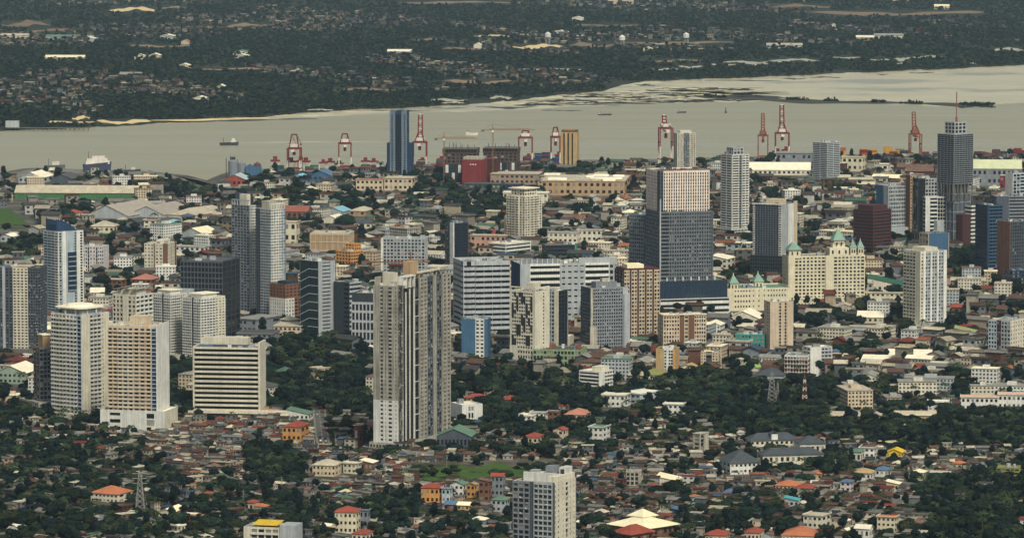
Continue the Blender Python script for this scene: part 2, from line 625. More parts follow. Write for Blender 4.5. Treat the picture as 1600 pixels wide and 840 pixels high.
# plain from the foot of the hills to the coast
cols_ = [-1500, -900] + [gp(p, coast_y(p), 0).x for p in np.arange(-60, 1680, 6)] + [1500, 2600]
cy_ = [gp(0, 276, 0).y] * 2 + [gp(p, coast_y(p), 0).y for p in np.arange(-60, 1680, 6)] + [gp(1600, 238, 0).y] * 2
rows = [[(x * (.9 if t < 1 else 1), 4000 + (c - 4000) * t, -0.004) for x, c in zip(cols_, cy_)] for t in np.linspace(0, 1, 24)]
edge = list(zip(cols_, cy_))
last = []
for i, (x, c) in enumerate(edge):
    (xa, ya), (xb, yb) = edge[max(0, i - 2)], edge[min(len(edge) - 1, i + 2)]
    L = math.hypot(xb - xa, yb - ya)
    last.append((x - (yb - ya) / L * 34, c + (xb - xa) / L * 34, -2.8))
rows.append(last)
tri_strip_sheet('city_plain', rows, G_CITY)

# water
wm_ = bpy.data.materials.new('sea_water')
wm_.use_nodes = True
nt = wm_.node_tree
b_ = nt.nodes['Principled BSDF']
b_.inputs['Base Color'].default_value = (0.11, 0.135, 0.12, 1)
b_.inputs['Roughness'].default_value = 0.32
b_.inputs['IOR'].default_value = 1.33
tc = nd(nt, 'ShaderNodeTexCoord')
mp = nd(nt, 'ShaderNodeMapping')
mp.inputs['Scale'].default_value = (0.06, 0.035, 0.05)
nt.links.new(tc.outputs['Object'], mp.inputs[0])
nz = nd(nt, 'ShaderNodeTexNoise')
nz.inputs['Scale'].default_value = 1.0
nz.inputs['Detail'].default_value = 5
nt.links.new(mp.outputs[0], nz.inputs['Vector'])
bp = nd(nt, 'ShaderNodeBump')
bp.inputs['Strength'].default_value = 0.5
bp.inputs['Distance'].default_value = 1.2
nt.links.new(nz.outputs[0], bp.inputs['Height'])
nt.links.new(bp.outputs[0], b_.inputs['Normal'])
# wind streaks: broad bands of rougher and smoother water
mp2 = nd(nt, 'ShaderNodeMapping')
mp2.inputs['Scale'].default_value = (0.0006, 0.0055, 1)
nt.links.new(tc.outputs['Object'], mp2.inputs[0])
nz2 = nd(nt, 'ShaderNodeTexNoise')
nz2.inputs['Detail'].default_value = 5
nz2.inputs['Scale'].default_value = 1.0
nt.links.new(mp2.outputs[0], nz2.inputs['Vector'])
mr = nd(nt, 'ShaderNodeMapRange')
mr.inputs[1].default_value = .35
mr.inputs[2].default_value = .65
mr.inputs[3].default_value = 0.24
mr.inputs[4].default_value = 0.42
nt.links.new(nz2.outputs[0], mr.inputs[0])
nt.links.new(mr.outputs[0], b_.inputs['Roughness'])
mrc = nd(nt, 'ShaderNodeMix', data_type='RGBA')
mrc.inputs[6].default_value = (0.34, 0.31, 0.20, 1)
mrc.inputs[7].default_value = (0.26, 0.245, 0.165, 1)
nt.links.new(nz2.outputs[0], mrc.inputs[0])
nt.links.new(mrc.outputs[2], b_.inputs['Base Color'])
mb = MB()
mb.add([(-30000, 4600, -2.5), (30000, 4600, -2.5), (30000, 60000, -2.5), (-30000, 60000, -2.5)], [(0, 1, 2, 3)], wm_)
mb.build('sea')['kind'] = 'structure'
# shallow sandy water and tidal flat along the far shore
SHAL = M('shallow_water', S(200, 188, 152), rough=0.24, var=0.16, streak=0, spec=0.5, rnd=0, scale=0.006, tintb=(S(150, 146, 122), .0035, .52))
FARS = [(-80, 209), (0, 205), (60, 202), (120, 200), (235, 194), (330, 185), (420, 182), (480, 176), (560, 171), (660, 167), (760, 161), (800, 157), (860, 150), (940, 142), (960, 136), (1010, 127), (1080, 124), (1200, 120), (1260, 117), (1420, 110), (1520, 106), (1600, 101), (1700, 96)]
SHLO = [(235, 194.5), (330, 189), (420, 186.5), (500, 182), (600, 178), (700, 175), (800, 172), (900, 166.5), (1000, 162), (1100, 160), (1200, 158), (1300, 161), (1400, 164), (1500, 167), (1600, 160), (1700, 158)]

def lerp_tab(tab, p):
    for (a, ya), (b2, yb) in zip(tab, tab[1:]):
        if a <= p <= b2:
            return ya + (yb - ya) * (p - a) / (b2 - a)
    return tab[0][1] if p < tab[0][0] else tab[-1][1]

_ph = [R_.uniform(0, 6.28) for _ in range(6)]
def wob(p, a):
    return a * (math.sin(p / 17 + _ph[0]) + .6 * math.sin(p / 7.3 + _ph[1]) + .4 * math.sin(p / 3.1 + _ph[2])) / 2

lo, hi = [], []
for p in np.arange(240, 1700, 4):
    lo.append(gp(p, lerp_tab(SHLO, p) + wob(p, 1.0), -2.49))
    hi.append(gp(p, lerp_tab(FARS, p) - 6, -2.49))
tri_strip_sheet('shallow_water', [lo, hi], SHAL)
# far island
lo, hi, mid = [], [], []
for p in np.arange(-76, 1700, 3):
    q = gp(p, lerp_tab(FARS, p) + wob(p, 1.1), -2.5)
    lo.append((q.x, q.y - 6, -3.2))
    mid.append((q.x, q.y, -1.0))
    hi.append((q.x * 17000 / q.y, 17000, 0.5))
r2 = [(q[0] * 1.01, q[1] + 60, 0.3) for q in mid]
o = tri_strip_sheet('island', [lo, mid, r2, hi], G_FAR)
_e = [[(x, 16990, 0.45) for x in (-9000, 0, 9000)], [(x, 45000, 0.45) for x in (-14000, 0, 14000)]]
tri_strip_sheet('island_beyond', _e, G_FAR)

PATCHES = []
def patch(name, px0, px1, py, th, mat, z, n=24, seed=0, kind='structure', taper=True):
    """irregular low ground patch lying around photo row py"""
    r = random.Random(seed)
    PATCHES.append((px0, px1, py, th))
    ph = [r.uniform(0, 6.28) for _ in range(4)]
    lo, hi = [], []
    for i in range(n + 1):
        t = i / n
        p = px0 + (px1 - px0) * t
        e = (math.sin(math.pi * t) ** .6 if taper else 1)
        h = th * e * (.65 + .25 * math.sin(t * 9 + ph[0]) + .2 * math.sin(t * 23 + ph[1])) + .03
        c = py if not isinstance(py, tuple) else py[0] + (py[1] - py[0]) * t
        c += th * .25 * math.sin(t * 7 + ph[2])
        lo.append(gp(p, c + h / 2, z))
        hi.append(gp(p, c - h / 2, z))
    vs = [tuple(q) for q in lo + hi] + [(q.x, q.y - .3, z - .8) for q in lo] + [(q.x, q.y + .3, z - .8) for q in hi]
    m_ = n + 1
    fs = []
    for i in range(n):
        fs += [(i, i + 1, m_ + i + 1, m_ + i), (2 * m_ + i, 2 * m_ + i + 1, i + 1, i), (m_ + i, m_ + i + 1, 3 * m_ + i + 1, 3 * m_ + i)]
    me = bpy.data.meshes.new(name)
    me.from_pydata(vs, [], fs)
    me.materials.append(mat)
    o = put(name, me)
    o['kind'] = kind
    return o

SAND = M('sand', S(214, 190, 142), var=0.2, streak=0, rnd=0.05, scale=0.02)
MUD = M('seaweed_mud', S(62, 62, 52), var=0.35, streak=0, rnd=0.2, scale=0.03)
EARTH = M('bare_earth', S(128, 108, 86), var=0.25, streak=0, rnd=0.15, scale=0.01)
POND = M('pond_water', S(186, 178, 150), rough=.2, var=0.1, streak=0, rnd=0.05, spec=.5)
r = random.Random(3)
# dark weed banks on the tidal flat
for i in range(110):
    t = r.random()
    px = 790 + 420 * t
    py = 158 - 14 * t + r.uniform(-9, 11)
    if lerp_tab(FARS, px) + 3 < py < lerp_tab(SHLO, px) - 1:
        L = r.uniform(8, 55)
        patch('mud_bank', px - L, px + L, py, r.uniform(.6, 3.4), MUD, -2.2, 16, i)
for px0, px1, py, th in ((1000, 1090, 140, 5), (905, 985, 148, 4), (960, 1060, 155, 5), (1080, 1200, 151, 5), (865, 908, 147, 4), (330, 498, (189, 185.5), 2.0), (845, 910, 172.5, 1.4), (1130, 1250, 152, 4), (820, 870, 162, 3)):
    patch('mud_bank', px0, px1, py, th, MUD, -2.15, 30, int(px0))
patch('sand_spit', 1085, 1502, (151, 164.8), 6.0, MUD, -1.8, 60, 5, taper=False)
patch('islet', 1497, 1556, 165.5, 5.0, G_FAR, -1.4, 20, 8)
for px, L, th in ((1010, 14, 3), (1160, 60, 1.4), (1240, 20, 2), (1290, 24, 2), (1380, 9, 1.6), (1440, 20, 1.5), (620, 40, 1.3), (700, 26, 1.2)):
    patch('mud_bank', px - L, px + L, lerp_tab(FARS, px) + 3 + th, th, MUD, -2.1, 14, px)
BAR = M('wet_sand', S(196, 187, 156), rough=.5, var=0.15, streak=0, rnd=0.08, scale=0.01)
for i in range(46):
    t = r.random()
    px = 800 + 330 * t
    py = 156 - 12 * t + r.uniform(-10, 9)
    if lerp_tab(FARS, px) + 2 < py < lerp_tab(SHLO, px) - 1:
        L = r.uniform(8, 40)
        patch('sand_bar', px - L, px + L, py, r.uniform(.8, 2.6), BAR, -2.12, 16, 300 + i)
for px0, px1, py, th in ((812, 880, 152, 5), (940, 1000, 133, 5), (960, 1040, 129, 4), (690, 790, 157, 3), (1300, 1345, 112, 4), (500, 620, 174, 2), (420, 500, 180, 2)):
    patch('sand_bar', px0, px1, py, th, BAR, -2.1, 24, int(px0))
# quarry shore on the left, fish ponds and bare earth on the island
for px0, px1, py, th, m in ((70, 148, 190.5, 3.2, SAND), (150, 236, 190, 7, SAND), (110, 142, 184, 6, SAND), (236, 420, (188, 184), 2.2, SAND), (170, 245, 15, 8, SAND), (250, 292, 12, 4, EARTH), (0, 80, 38, 10, EARTH), (40, 130, 48, 6, EARTH), (315, 335, 44, 6, EARTH), (345, 420, 40, 6, EARTH), (640, 700, 62, 3, EARTH), (690, 760, 76, 4, EARTH), (690, 800, 128, 8, EARTH), (800, 885, 73, 8, SAND), (890, 960, 71, 8, EARTH), (960, 1150, 67, 6, EARTH), (740, 800, 56, 3, SAND), (1260, 1540, 21, 8, EARTH), (1200, 1300, 10, 6, EARTH), (520, 640, 140, 5, EARTH), (200, 300, 72, 4, EARTH), (900, 1000, 40, 4, EARTH), (1000, 1100, 95, 4, EARTH), (620, 800, 4, 4, EARTH), (300, 420, 108, 4, EARTH)):
    patch('bare_ground' if m is EARTH else 'sand_bank', px0, px1, py, th, m, 0.9, 24, int(px0 * 7 + th * 3))
for px0, px1, py, th in ((1015, 1060, 108, 4), (1060, 1098, 104.5, 4.5), (1108, 1150, 101, 2.5), (1130, 1200, 97, 4), (1165, 1200, 100, 3), (1200, 1280, 94, 5), (1300, 1345, 90, 2.5), (1358, 1390, 93.5, 2.5), (1395, 1425, 92, 6), (1425, 1480, 88.5, 3.5), (1545, 1600, 77, 5), (1400, 1412, 99, 2), (1513, 1526, 99, 1.5), (830, 910, 108, 3), (670, 730, 156, 4), (765, 800, 152, 5), (690, 725, 160, 2), (480, 520, 171, 1.5)):
    patch('fish_pond', px0, px1, py, th, POND, 1.5, 20, int(px0))
for px0, py0, px1, py1, w in ((405, 42, 448, 33, 3.2), (448, 33, 480, 17, 2.0), (480, 17, 455, 11, 1.6)):
    a, b2 = gp(px0, py0, 0.9), gp(px1, py1, 0.9)
    d = (b2 - a).normalized()
    nn = Vector((-d.y, d.x, 0)) * 14
    mb = MB()
    mb.add([tuple(a - nn), tuple(b2 - nn), tuple(b2 + nn), tuple(a + nn)], [(0, 1, 2, 3)], EARTH)
    mb.build('road')['kind'] = 'structure'

# roads, fields
ASPH = M('asphalt', (0.10, 0.098, 0.092), var=0.25, streak=0, rnd=0)
KERB = M('kerb_concrete', S(120, 117, 108), var=0.2, streak=0)
LINE = M('road_paint', S(214, 210, 196), var=0.2, streak=0)
ROADS = []
def road(pts, w, z=0.06, mark=True):
    """road with kerbs and a centre line through photo points"""
    P = []
    for a, b2 in zip(pts, pts[1:]):
        for i in range(8):
            P.append(gp(a[0] + (b2[0] - a[0]) * i / 8, a[1] + (b2[1] - a[1]) * i / 8))
    P.append(gp(*pts[-1]))
    N = []
    for i, p in enumerate(P):
        d = (P[min(i + 1, len(P) - 1)] - P[max(i - 1, 0)])
        d.z = 0
        d.normalize()
        N.append(Vector((-d.y, d.x, 0)))
    mb = MB()
    def strip(o0, o1, h, m, mb, skip=False):
        for i in range(len(P) - 1):
            if skip and i % 2:
                continue
            z0, z1 = hz(P[i].x, P[i].y) + h, hz(P[i + 1].x, P[i + 1].y) + h
            a, b2, c, d = P[i] + N[i] * o0, P[i + 1] + N[i + 1] * o0, P[i + 1] + N[i + 1] * o1, P[i] + N[i] * o1
            mb.add([(d.x, d.y, z0), (c.x, c.y, z1), (b2.x, b2.y, z1), (a.x, a.y, z0), (d.x, d.y, z0 - 1), (c.x, c.y, z1 - 1), (b2.x, b2.y, z1 - 1), (a.x, a.y, z0 - 1)],
                   [(0, 1, 2, 3), (0, 4, 5, 1), (3, 2, 6, 7)], m)
    strip(-w / 2, w / 2, .3, ASPH, mb)
    o = mb.build('road')
    o['kind'] = 'structure'
    for s in (-1, 1):
        mb = MB()
        strip(min(s * w / 2, s * (w / 2 + 1.4)), max(s * w / 2, s * (w / 2 + 1.4)), .43, KERB, mb)
        mb.build('kerb', o)
    if mark:
        mb = MB()
        strip(-.12, .12, .304, LINE, mb, True)
        mb.build('centre_line', o)
    for i in range(len(P) - 1):
        d = P[i + 1] - P[i]
        L = d.length
        c = (P[i] + P[i + 1]) / 2
        FOOT.append((c.x, c.y, L / 2, w / 2 + 1.5, d.x / L, d.y / L))
    ROADS.append((P, w))

road([(508, 706), (503, 680), (500, 655), (499, 640)], 8)
road([(-10, 352), (40, 352), (70, 366), (90, 400)], 12)
road([(430, 712), (512, 706), (575, 716)], 8)
road([(-10, 372), (60, 366), (250, 352), (330, 330)], 10)
road([(1095, 602), (1200, 604), (1320, 600)], 9)
road([(640, 760), (720, 752), (800, 752)], 7)
GRASS = ground_mat('meadow_grass', [(.35, (.035, .075, .018)), (.55, (.055, .105, .025)), (.7, (.09, .12, .04))], 0.08)
mb = MB()
GF = []
for j in range(9):
    row = []
    for i in range(25):
        px = 660 + (885 - 660) * i / 24
        py = 748 - (748 - 729) * j / 8 + (4 * math.sin(i * .9) if j in (0, 8) else 0) - 4 * (i / 24)
        q = gp(px, py)
        row.append((q.x, q.y, hz(q.x, q.y) + .35))
    GF.append(row)
tri_strip_sheet('grass_field', GF, GRASS)
tri_strip_sheet('sports_field', [[tuple(gp(px, py, .3)) for px in (-20, 6, 16 + (py - 326) * 1.15)] for py in (356, 346, 336, 326)], GRASS)

APRON = ground_mat('port_concrete', [(.35, (.12, .115, .105)), (.55, (.2, .19, .175)), (.7, (.15, .14, .13))], 0.02)
lo_, hi_ = [], []
for p in np.arange(352, 1640, 8):
    q0, q1 = gp(p, coast_y(p) + 9, .006), gp(p, coast_y(p), .006)
    lo_.append(q0)
    hi_.append(q1)
tri_strip_sheet('port_apron', [lo_, hi_], APRON)
lo_, hi_ = [], []
for p in np.arange(-30, 296, 8):
    q0, q1 = gp(p, coast_y(p) + 11, .006), gp(p, coast_y(p), .006)
    lo_.append(q0)
    hi_.append(q1)
tri_strip_sheet('shipyard_apron', [lo_, hi_], APRON)

for q_, w_, d_ in ((gp(10, 362), 60, 70), (gp(770, 757), 62, 26)):
    CLEAR.append((q_.x, q_.y, w_, d_, 1.0, 0.0))

WAKE = M('wake_foam', S(188, 186, 168), rough=.4, var=.2, streak=0)
patch('wake', 374, 600, (222.6, 221), .9, WAKE, -2.46, 40, 77)
# car park beside the hotel wing
PARK = [[tuple(gp(px, py, .02)) for px in (1128, 1160, 1194)] for py in (500, 495, 489)]
tri_strip_sheet('car_park', PARK, ASPH)
_q = gp(1161, 495)
FOOT.append((_q.x, _q.y, 26, 26, 1.0, 0.0))
# ================================================================== towers
def g_(w, n, m, **kw):
    return seg(w, 'grid', n, m, **kw)

# --- grey balcony tower cut by the lower frame
b = Bld('apartment_tower', 'grey apartment tower with gridded balconies and a cream right side, cut by the lower frame', 'tower', 801, 866, 901, 757, 930, 27)
n = 21
zt = b.H
FR = b.frames(-b.W / 2, b.W / 2, -b.D / 2, b.D / 2)
b.block(-b.W / 2, b.W / 2, -b.D / 2, b.D / 2, 0, zt, n,
        [g_(.40, 3, MGREY, pf=.22, sf=.34, cur=.1), seg(.11, 'blank', 1, DGREY, d=-.35), g_(.44, 4, LGREY, pf=.16, sf=.30, d=.5, cur=.25), seg(.05, 'blank', 1, DGREY, d=-.4)],
        [g_(.08, 1, CREAM, pf=.5), g_(.22, 1, CREAM, pf=.74, sf=.6), g_(.2, 1, CREAM, pf=.8, sf=.62), g_(.16, 1, CREAM, pf=.3, sf=.35), g_(.34, 2, CREAM, pf=.72, sf=.62)], ind='FR')
for i in range(n):      # balcony rails of the white bays
    for j in range(4):
        u0 = b.W * (.51 + .44 * j / 4 + .012)
        b.one('balcony_rail', GLG, FR['F'], u0, u0 + b.W * .09, i * zt / n + zt / n * .30, i * zt / n + zt / n * .52, 0.02)
hb = b.hz_(743)
b.box('roof_parapet', WHITE, -b.W * .40, b.W * .42, -b.D * .20, -b.D * .15, zt + .12, hb)
b.box('roof_deck', WHITE, -b.W * .40, b.W * .42, -b.D * .148, b.D * .3, zt + .12, hb - 1.2)
b.box('stair_room', MGREY, -b.W * .0, b.W * .22, b.D * .05, b.D * .25, hb - 1.19, hb + 3.4)
b.box('lift_tower', CREAM, b.W * .32, b.W * .5 + .03, -b.D * .5 + 2, b.D * .5 - 2, zt + 1.1, zt + 4.6)
b.box('lift_room', WHITE, b.W * .33, b.W * .48, b.D * .05, b.D * .36, zt + 4.62, b.hz_(735))
b.box('lift_room_door', DSTEEL, b.W * .36, b.W * .45, b.D * .042, b.D * .049, zt + 4.62, b.hz_(738))
b.roofstuff(5, z=hb - 1.19, x0=-b.W * .38, x1=b.W * .3, y0=-b.D * .1, y1=b.D * .28, hmax=2)
b.done()

# --- unfinished concrete tower in the middle
b = Bld('concrete_tower', 'bare concrete residential tower under construction, painted white low on one wing', 'tower', 583, 622, 704, 449, 706, 27)
Z = b.H
k = b.k
n = 40
W, D = b.W, b.D
zw = b.hz_(626)
nw = int(round(n * zw / Z))
# wing facing the viewer: white below, concrete above
TCON = wm('tower_concrete', (168, 164, 154), streak=.45, var=.3)
wingF = lambda m: [seg(.24, 'blank', 1, m), g_(.20, 1, m, pf=.5, sf=.5, cur=0), g_(.10, 1, m, pf=.7, sf=.55, cur=0), g_(.28, 1, m, pf=.5, sf=.5, cur=0), g_(.18, 1, m, pf=.78, sf=.6, cur=0)]
wy1 = -D / 2 + D * .10
b.block(-W / 2, W / 2, -D / 2, wy1, 0, zw, nw, wingF(WHITE), [seg(.3, 'grid', 1, DCONC, pf=.2, sf=.25, g=GLV), seg(.7, 'grid', 2, DCONC, pf=.12, sf=.10, g=GLV)], core=GLV, par=0, ind='F')
b.block(-W / 2, W / 2, -D / 2, wy1, zw + .01, Z, n - nw, wingF(TCON), [seg(.3, 'grid', 1, DCONC, pf=.2, sf=.25, g=GLV), seg(.7, 'grid', 2, DCONC, pf=.12, sf=.10, g=GLV)], core=GLV, ind='F', skirt=False)
# recessed middle with white pilasters
x1 = W / 2
b.block(-W / 2 + 3, W / 2 - 2.2, wy1 + .02, D / 2, 0, Z + 3, n, [seg(1, 'blank', 1, DCONC)],
        [seg(.27, 'fin', 6, DSTEEL, pf=.1, sf=.14, g=GLV), g_(.09, 1, DSTEEL, pf=.2, sf=.12, g=GLV, cur=0), seg(.15, 'grid', 2, TCON, pf=.46, sf=.46, d=1.6, cur=0), g_(.15, 3, DGREY, pf=.2, sf=.3, g=GLV, cur=.45), seg(.05, 'blank', 1, TCON, d=1.3), g_(.13, 3, DGREY, pf=.2, sf=.3, g=GLV, cur=.45), seg(.16, 'grid', 2, TCON, pf=.46, sf=.46, d=1.6, cur=0)],
        core=GLV, ind='R')
RL = D / 2 - wy1
for i, (f, wdt, top) in enumerate(((.0, 1.2, 0), (.085, .8, -5), (.165, .8, -3), (.25, 1.6, 2))):
    y = wy1 + RL * f + .05
    b.box('pilaster', WHITE, x1 - 2.2 + .02, x1 - 1.1, y, y + wdt * .7, -2, Z + top)
# pale slab edges every fourth storey of the dark recesses
for i in range(0, n, 4):
    z = Z * i / n
    b.box('slab_edge', WHITE, x1 - 2.18, x1 - 1.4, wy1 + RL * .275, wy1 + RL * .355, z, z + .45)
    b.box('slab_edge', WHITE, x1 - .01, x1 + .25, wy1 - D * .045, wy1 - .1, z, z + .45)
# roof: crown frames, lift cores, formwork
b.box('lift_core', CREAM, -W * .2, W * .3, -D * .46, -D * .41, Z + .12, Z + 11)
b.box('lift_core_step', WHITE, -W * .05, W * .42, -D * .405, wy1 + RL * .1, Z + .12, Z + 6)
for j in range(4):
    y = wy1 + RL * (.0 + .08 * j)
    b.box('crown_frame', WHITE, x1 - 5, x1 - .3, y + .1, y + .9, Z - 2, Z + 6.5)
b.box('crown_beam', WHITE, x1 - 5.2, x1 - .2, wy1, wy1 + RL * .26, Z + 6.51, Z + 7.6)
for j in range(7):
    y = D / 2 - RL * (.6 - .09 * j)
    b.box('column_stub', CONC, x1 - 4.2, x1 - 3.2, y, y + 1, Z + 3, Z + 7.5)
b.box('roof_beam', CREAM, x1 - 4.6, x1 - 2.4, D / 2 - RL * .62, D / 2 - .5, Z + 7.51, Z + 9)
b.box('top_slab', CREAM, -W * .3, x1 - 1.8, D / 2 - RL * .18, D / 2 + .6, Z + 9.02, Z + 9.9)
b.box('brown_core', TAN, -W * .1, W * .2, wy1 + RL * .3, wy1 + RL * .45, Z + 3.15, Z + 17)
b.box('hoarding', CONC, -W * .5, -W * .3, -D * .47, wy1, Z + .12, Z + 7)
b.roofstuff(5, z=Z, y1=wy1, hmax=4, mats=(CONC, WHITE, CREAM))
b.roofstuff(7, z=Z + 3, y0=-D * .05, x0=-W * .4, x1=W * .3, hmax=5, mats=(CONC, BROWN, CREAM))
# podium
b.block(-W / 2 - 2, W / 2 + 9, -D / 2 - 3, D / 2 + 4, -6, 6, 2, [g_(1, 12, CONC, pf=.35, sf=.55, cur=.1)], core=GLV, par=1.2, roof=ROOFG)
b.done()

# --- cream tower with blue corner strip, far left front
b = Bld('condominium_tower', 'cream condominium tower with a blue glass strip up its front and a flat ring roof', 'tower', 77, 128, 167, 494, 655, 38)
Z, W, D = b.H, b.W, b.D
n = 25
b.body(n, [seg(.16, 'balc', 2, WHITE, pf=.3, sf=.4, bd=1.1, cur=.45, bm=WHITE), seg(.34, 'balc', 3, CREAM, pf=.35, sf=.4, cur=.45, d=.5, bd=1.1, bm=WHITE), seg(.36, 'balc', 3, WHITE, pf=.35, sf=.4, cur=.45, bd=1.1, bm=WHITE), seg(.14, 'grid', 1, LBLUE, pf=.1, sf=.2, g=GLB, cur=0, d=.3)],
       [seg(.30, 'blank', 1, CREAM, d=.6), seg(.42, 'balc', 3, LGREY, pf=.35, sf=.4, cur=.4, bd=1.0, bm=CREAM), seg(.14, 'grid', 1, CREAM, pf=.75, sf=.6), seg(.14, 'blank', 1, CREAM, d=.5)], ind='F', par=1.2)
b.box('penthouse', LGREY, -W * .36, W * .40, -D * .34, D * .36, Z + .12, Z + 4.5)
mb = MB()
sq_ = lambda v: math.copysign(abs(v) ** .45, v)
mb.prism([(W * .50 * sq_(math.cos(t)), D * .50 * sq_(math.sin(t))) for t in [i * math.pi / 12 for i in range(24)]], Z + 5.4, Z + 6.4, ROOFW)
mb.build('ring_roof', b.root)
mb = MB()
mb.prism([(W * .34 * math.cos(t), D * .36 * math.sin(t)) for t in [i * math.pi / 10 for i in range(20)]], Z + 6.41, Z + 8.2, ROOFW, .9)
mb.build('roof_drum', b.root)
for i in range(10):
    t = i * math.pi / 5 + .2
    mb = MB()
    mb.box(W * .46 * math.cos(t) - .5, W * .46 * math.cos(t) + .5, D * .46 * math.sin(t) - .5, D * .46 * math.sin(t) + .5, Z + .12, Z + 5.39, WHITE)
    mb.build('roof_column', b.root)
b.box('blue_tank', RBLUE, -W * .42, -W * .28, -D * .45, -D * .36, Z + .2, Z + 4)
b.box('entrance_podium', CREAM, W * .1, W * .5 + 5, -D * .5 - 4, D * .3, -4, 4.5)
b.done()

# --- dark slender block behind it
b = Bld('apartment_block', 'slender weathered dark grey block at the far side of the cream ring-roofed tower', 'tower', 51, 62, 80, 545, 645, 60)
b.body(15, [g_(1, 2, DCONC, pf=.3, sf=.3, cur=.1)], [g_(1, 3, MGREY, pf=.22, sf=.25, cur=.15)], core=GL)
b.box('stair_tower', TAN, -b.W * .3, b.W * .5, -b.D * .2, b.D * .4, b.H + .13, b.H + 11)
b.box('stair_cap', ROOFW, -b.W * .35, b.W * .55, -b.D * .25, b.D * .45, b.H + 11.01, b.H + 12)
b.block(-b.W * .5 - 12, b.W * .5 + 16, -b.D * .5 - 8, b.D * .5, -4, 10, 3, [g_(1, 9, CONC, pf=.4, sf=.45, cur=.2)], roof=ROOFG)
b.done()

# --- beige tower on white podium
b = Bld('condominium_tower', 'beige balconied condominium tower on a plain white podium', 'tower', 168, 245, 259, 513, 678, 14)
Z, W, D = b.H, b.W, b.D
z0 = b.hz_(644)
b.block(-W / 2, W / 2, -D / 2, D / 2, z0, Z, 21, [seg(.2, 'balc', 2, BEIGE, pf=.35, sf=.38, bd=1.0, cur=.35, bm=PINK), seg(.33, 'balc', 3, PINK, pf=.35, sf=.38, cur=.35, d=.5, bd=1.0, bm=CREAM), seg(.37, 'balc', 3, BEIGE, pf=.35, sf=.38, cur=.35, bd=1.0, bm=PINK), seg(.10, 'grid', 1, LBLUE, pf=.12, sf=.2, g=GLB, cur=0)],
       [seg(1, 'blank', 1, WHITE, d=.1)], ind='F', par=1.5, roof=ROOFT, skirt=False)
b.box('lift_tower', BEIGE, -W * .12, W * .22, -D * .2, D * .3, Z + .13, Z + 8.5)
b.box('corner_wall', WHITE, W * .5 + .12, W * .5 + 1.2, -D * .5 - .8, D * .5, -3, Z + 3)
b.roofstuff(6, mats=(WHITE, CREAM), hmax=3)
b.block(-W * .5 - 6, W * .5 + 8, -D * .5 - 3, D * .5, 0, z0 - .02, 3, [seg(.12, 'blank', 1, WHITE), g_(.22, 1, WHITE, pf=.25, sf=.5, cur=.3), seg(.36, 'blank', 1, WHITE), g_(.15, 1, WHITE, pf=.2, sf=.2), seg(.15, 'blank', 1, WHITE)], [seg(1, 'blank', 1, CREAM)], par=1.5, roof=ROOFW)
b.done()

# --- striped hotel
b = Bld('hotel', 'cream hotel slab striped by long horizontal window bands', 'hotel', 303, 404, 414, 546, 650, 8, wr=24)
Z, W, D = b.H, b.W, b.D
FR = b.frames(-W / 2, W / 2, -D / 2, D / 2)
b.box('glazing', GL, -W / 2 + 1.3, W / 2 - 1.3, -D / 2 + 1.3, D / 2 - 1.3, -3, Z - .2)
n = 14
for i in range(n + 1):
    z = Z * i / n
    b.inds.append(('floor_band', pane_mesh(W - .2, Z / n * .42 if i < n else 1.6, 1.25, CREAM, 'floor_band'), (0, -D / 2 + 1.25, z), 0.0, None))
    b.inds.append(('floor_band', pane_mesh(W - .2, Z / n * .42 if i < n else 1.6, 1.25, CREAM, 'floor_band'), (0, D / 2 - 1.25, z), math.pi, None))
    if i < n:
        b.inds.append(('window_band', pane_mesh(W - 2.8, Z / n * .5, .1, GLV if i % 3 else GL, 'window_band'), (0, -D / 2 + 1.3, z + Z / n * .46), 0.0, None))
b.box('roof', ROOFG, -W / 2 + .1, W / 2 - .1, -D / 2 + .1, D / 2 - .1, Z + .2, Z + .8)
b.box('end_wall', CREAM, W / 2, W / 2 + 1.6, -D / 2 - .6, D / 2 + .6, -3, Z + 6)
b.box('end_wall', CREAM, -W / 2 - 1.2, -W / 2, -D / 2 - .3, D / 2 + .3, -3, Z + 1.8)
b.box('roof_pavilion', CREAM, -W * .42, W * .30, -D * .1, D * .42, Z + .81, Z + 8.5)
b.box('roof_pavilion_base', DGREY, -W * .44, W * .36, -D * .2, -D * .101, Z + .81, Z + 3)
b.box('blue_canopy', RBLUE, -W * .45, -W * .22, -D * .42, -D * .22, Z + 1.0, Z + 2.6)
b.roofstuff(7, z=Z + .7, y1=D * .1, hmax=2.5)
b.block(-W * .5 - 3, W * .5 + 26, -D * .5 - 12, -D * .5 - .7, -4, 4.5, 1, [seg(1, 'band', 1, CREAM, sf=.5, cur=0)], par=1.0, roof=ROOFT)
b.box('forecourt_ramp', TAN, W * .5 + 2, W * .5 + 17, -D * .45, D * .3, -4, 6)
b.done()

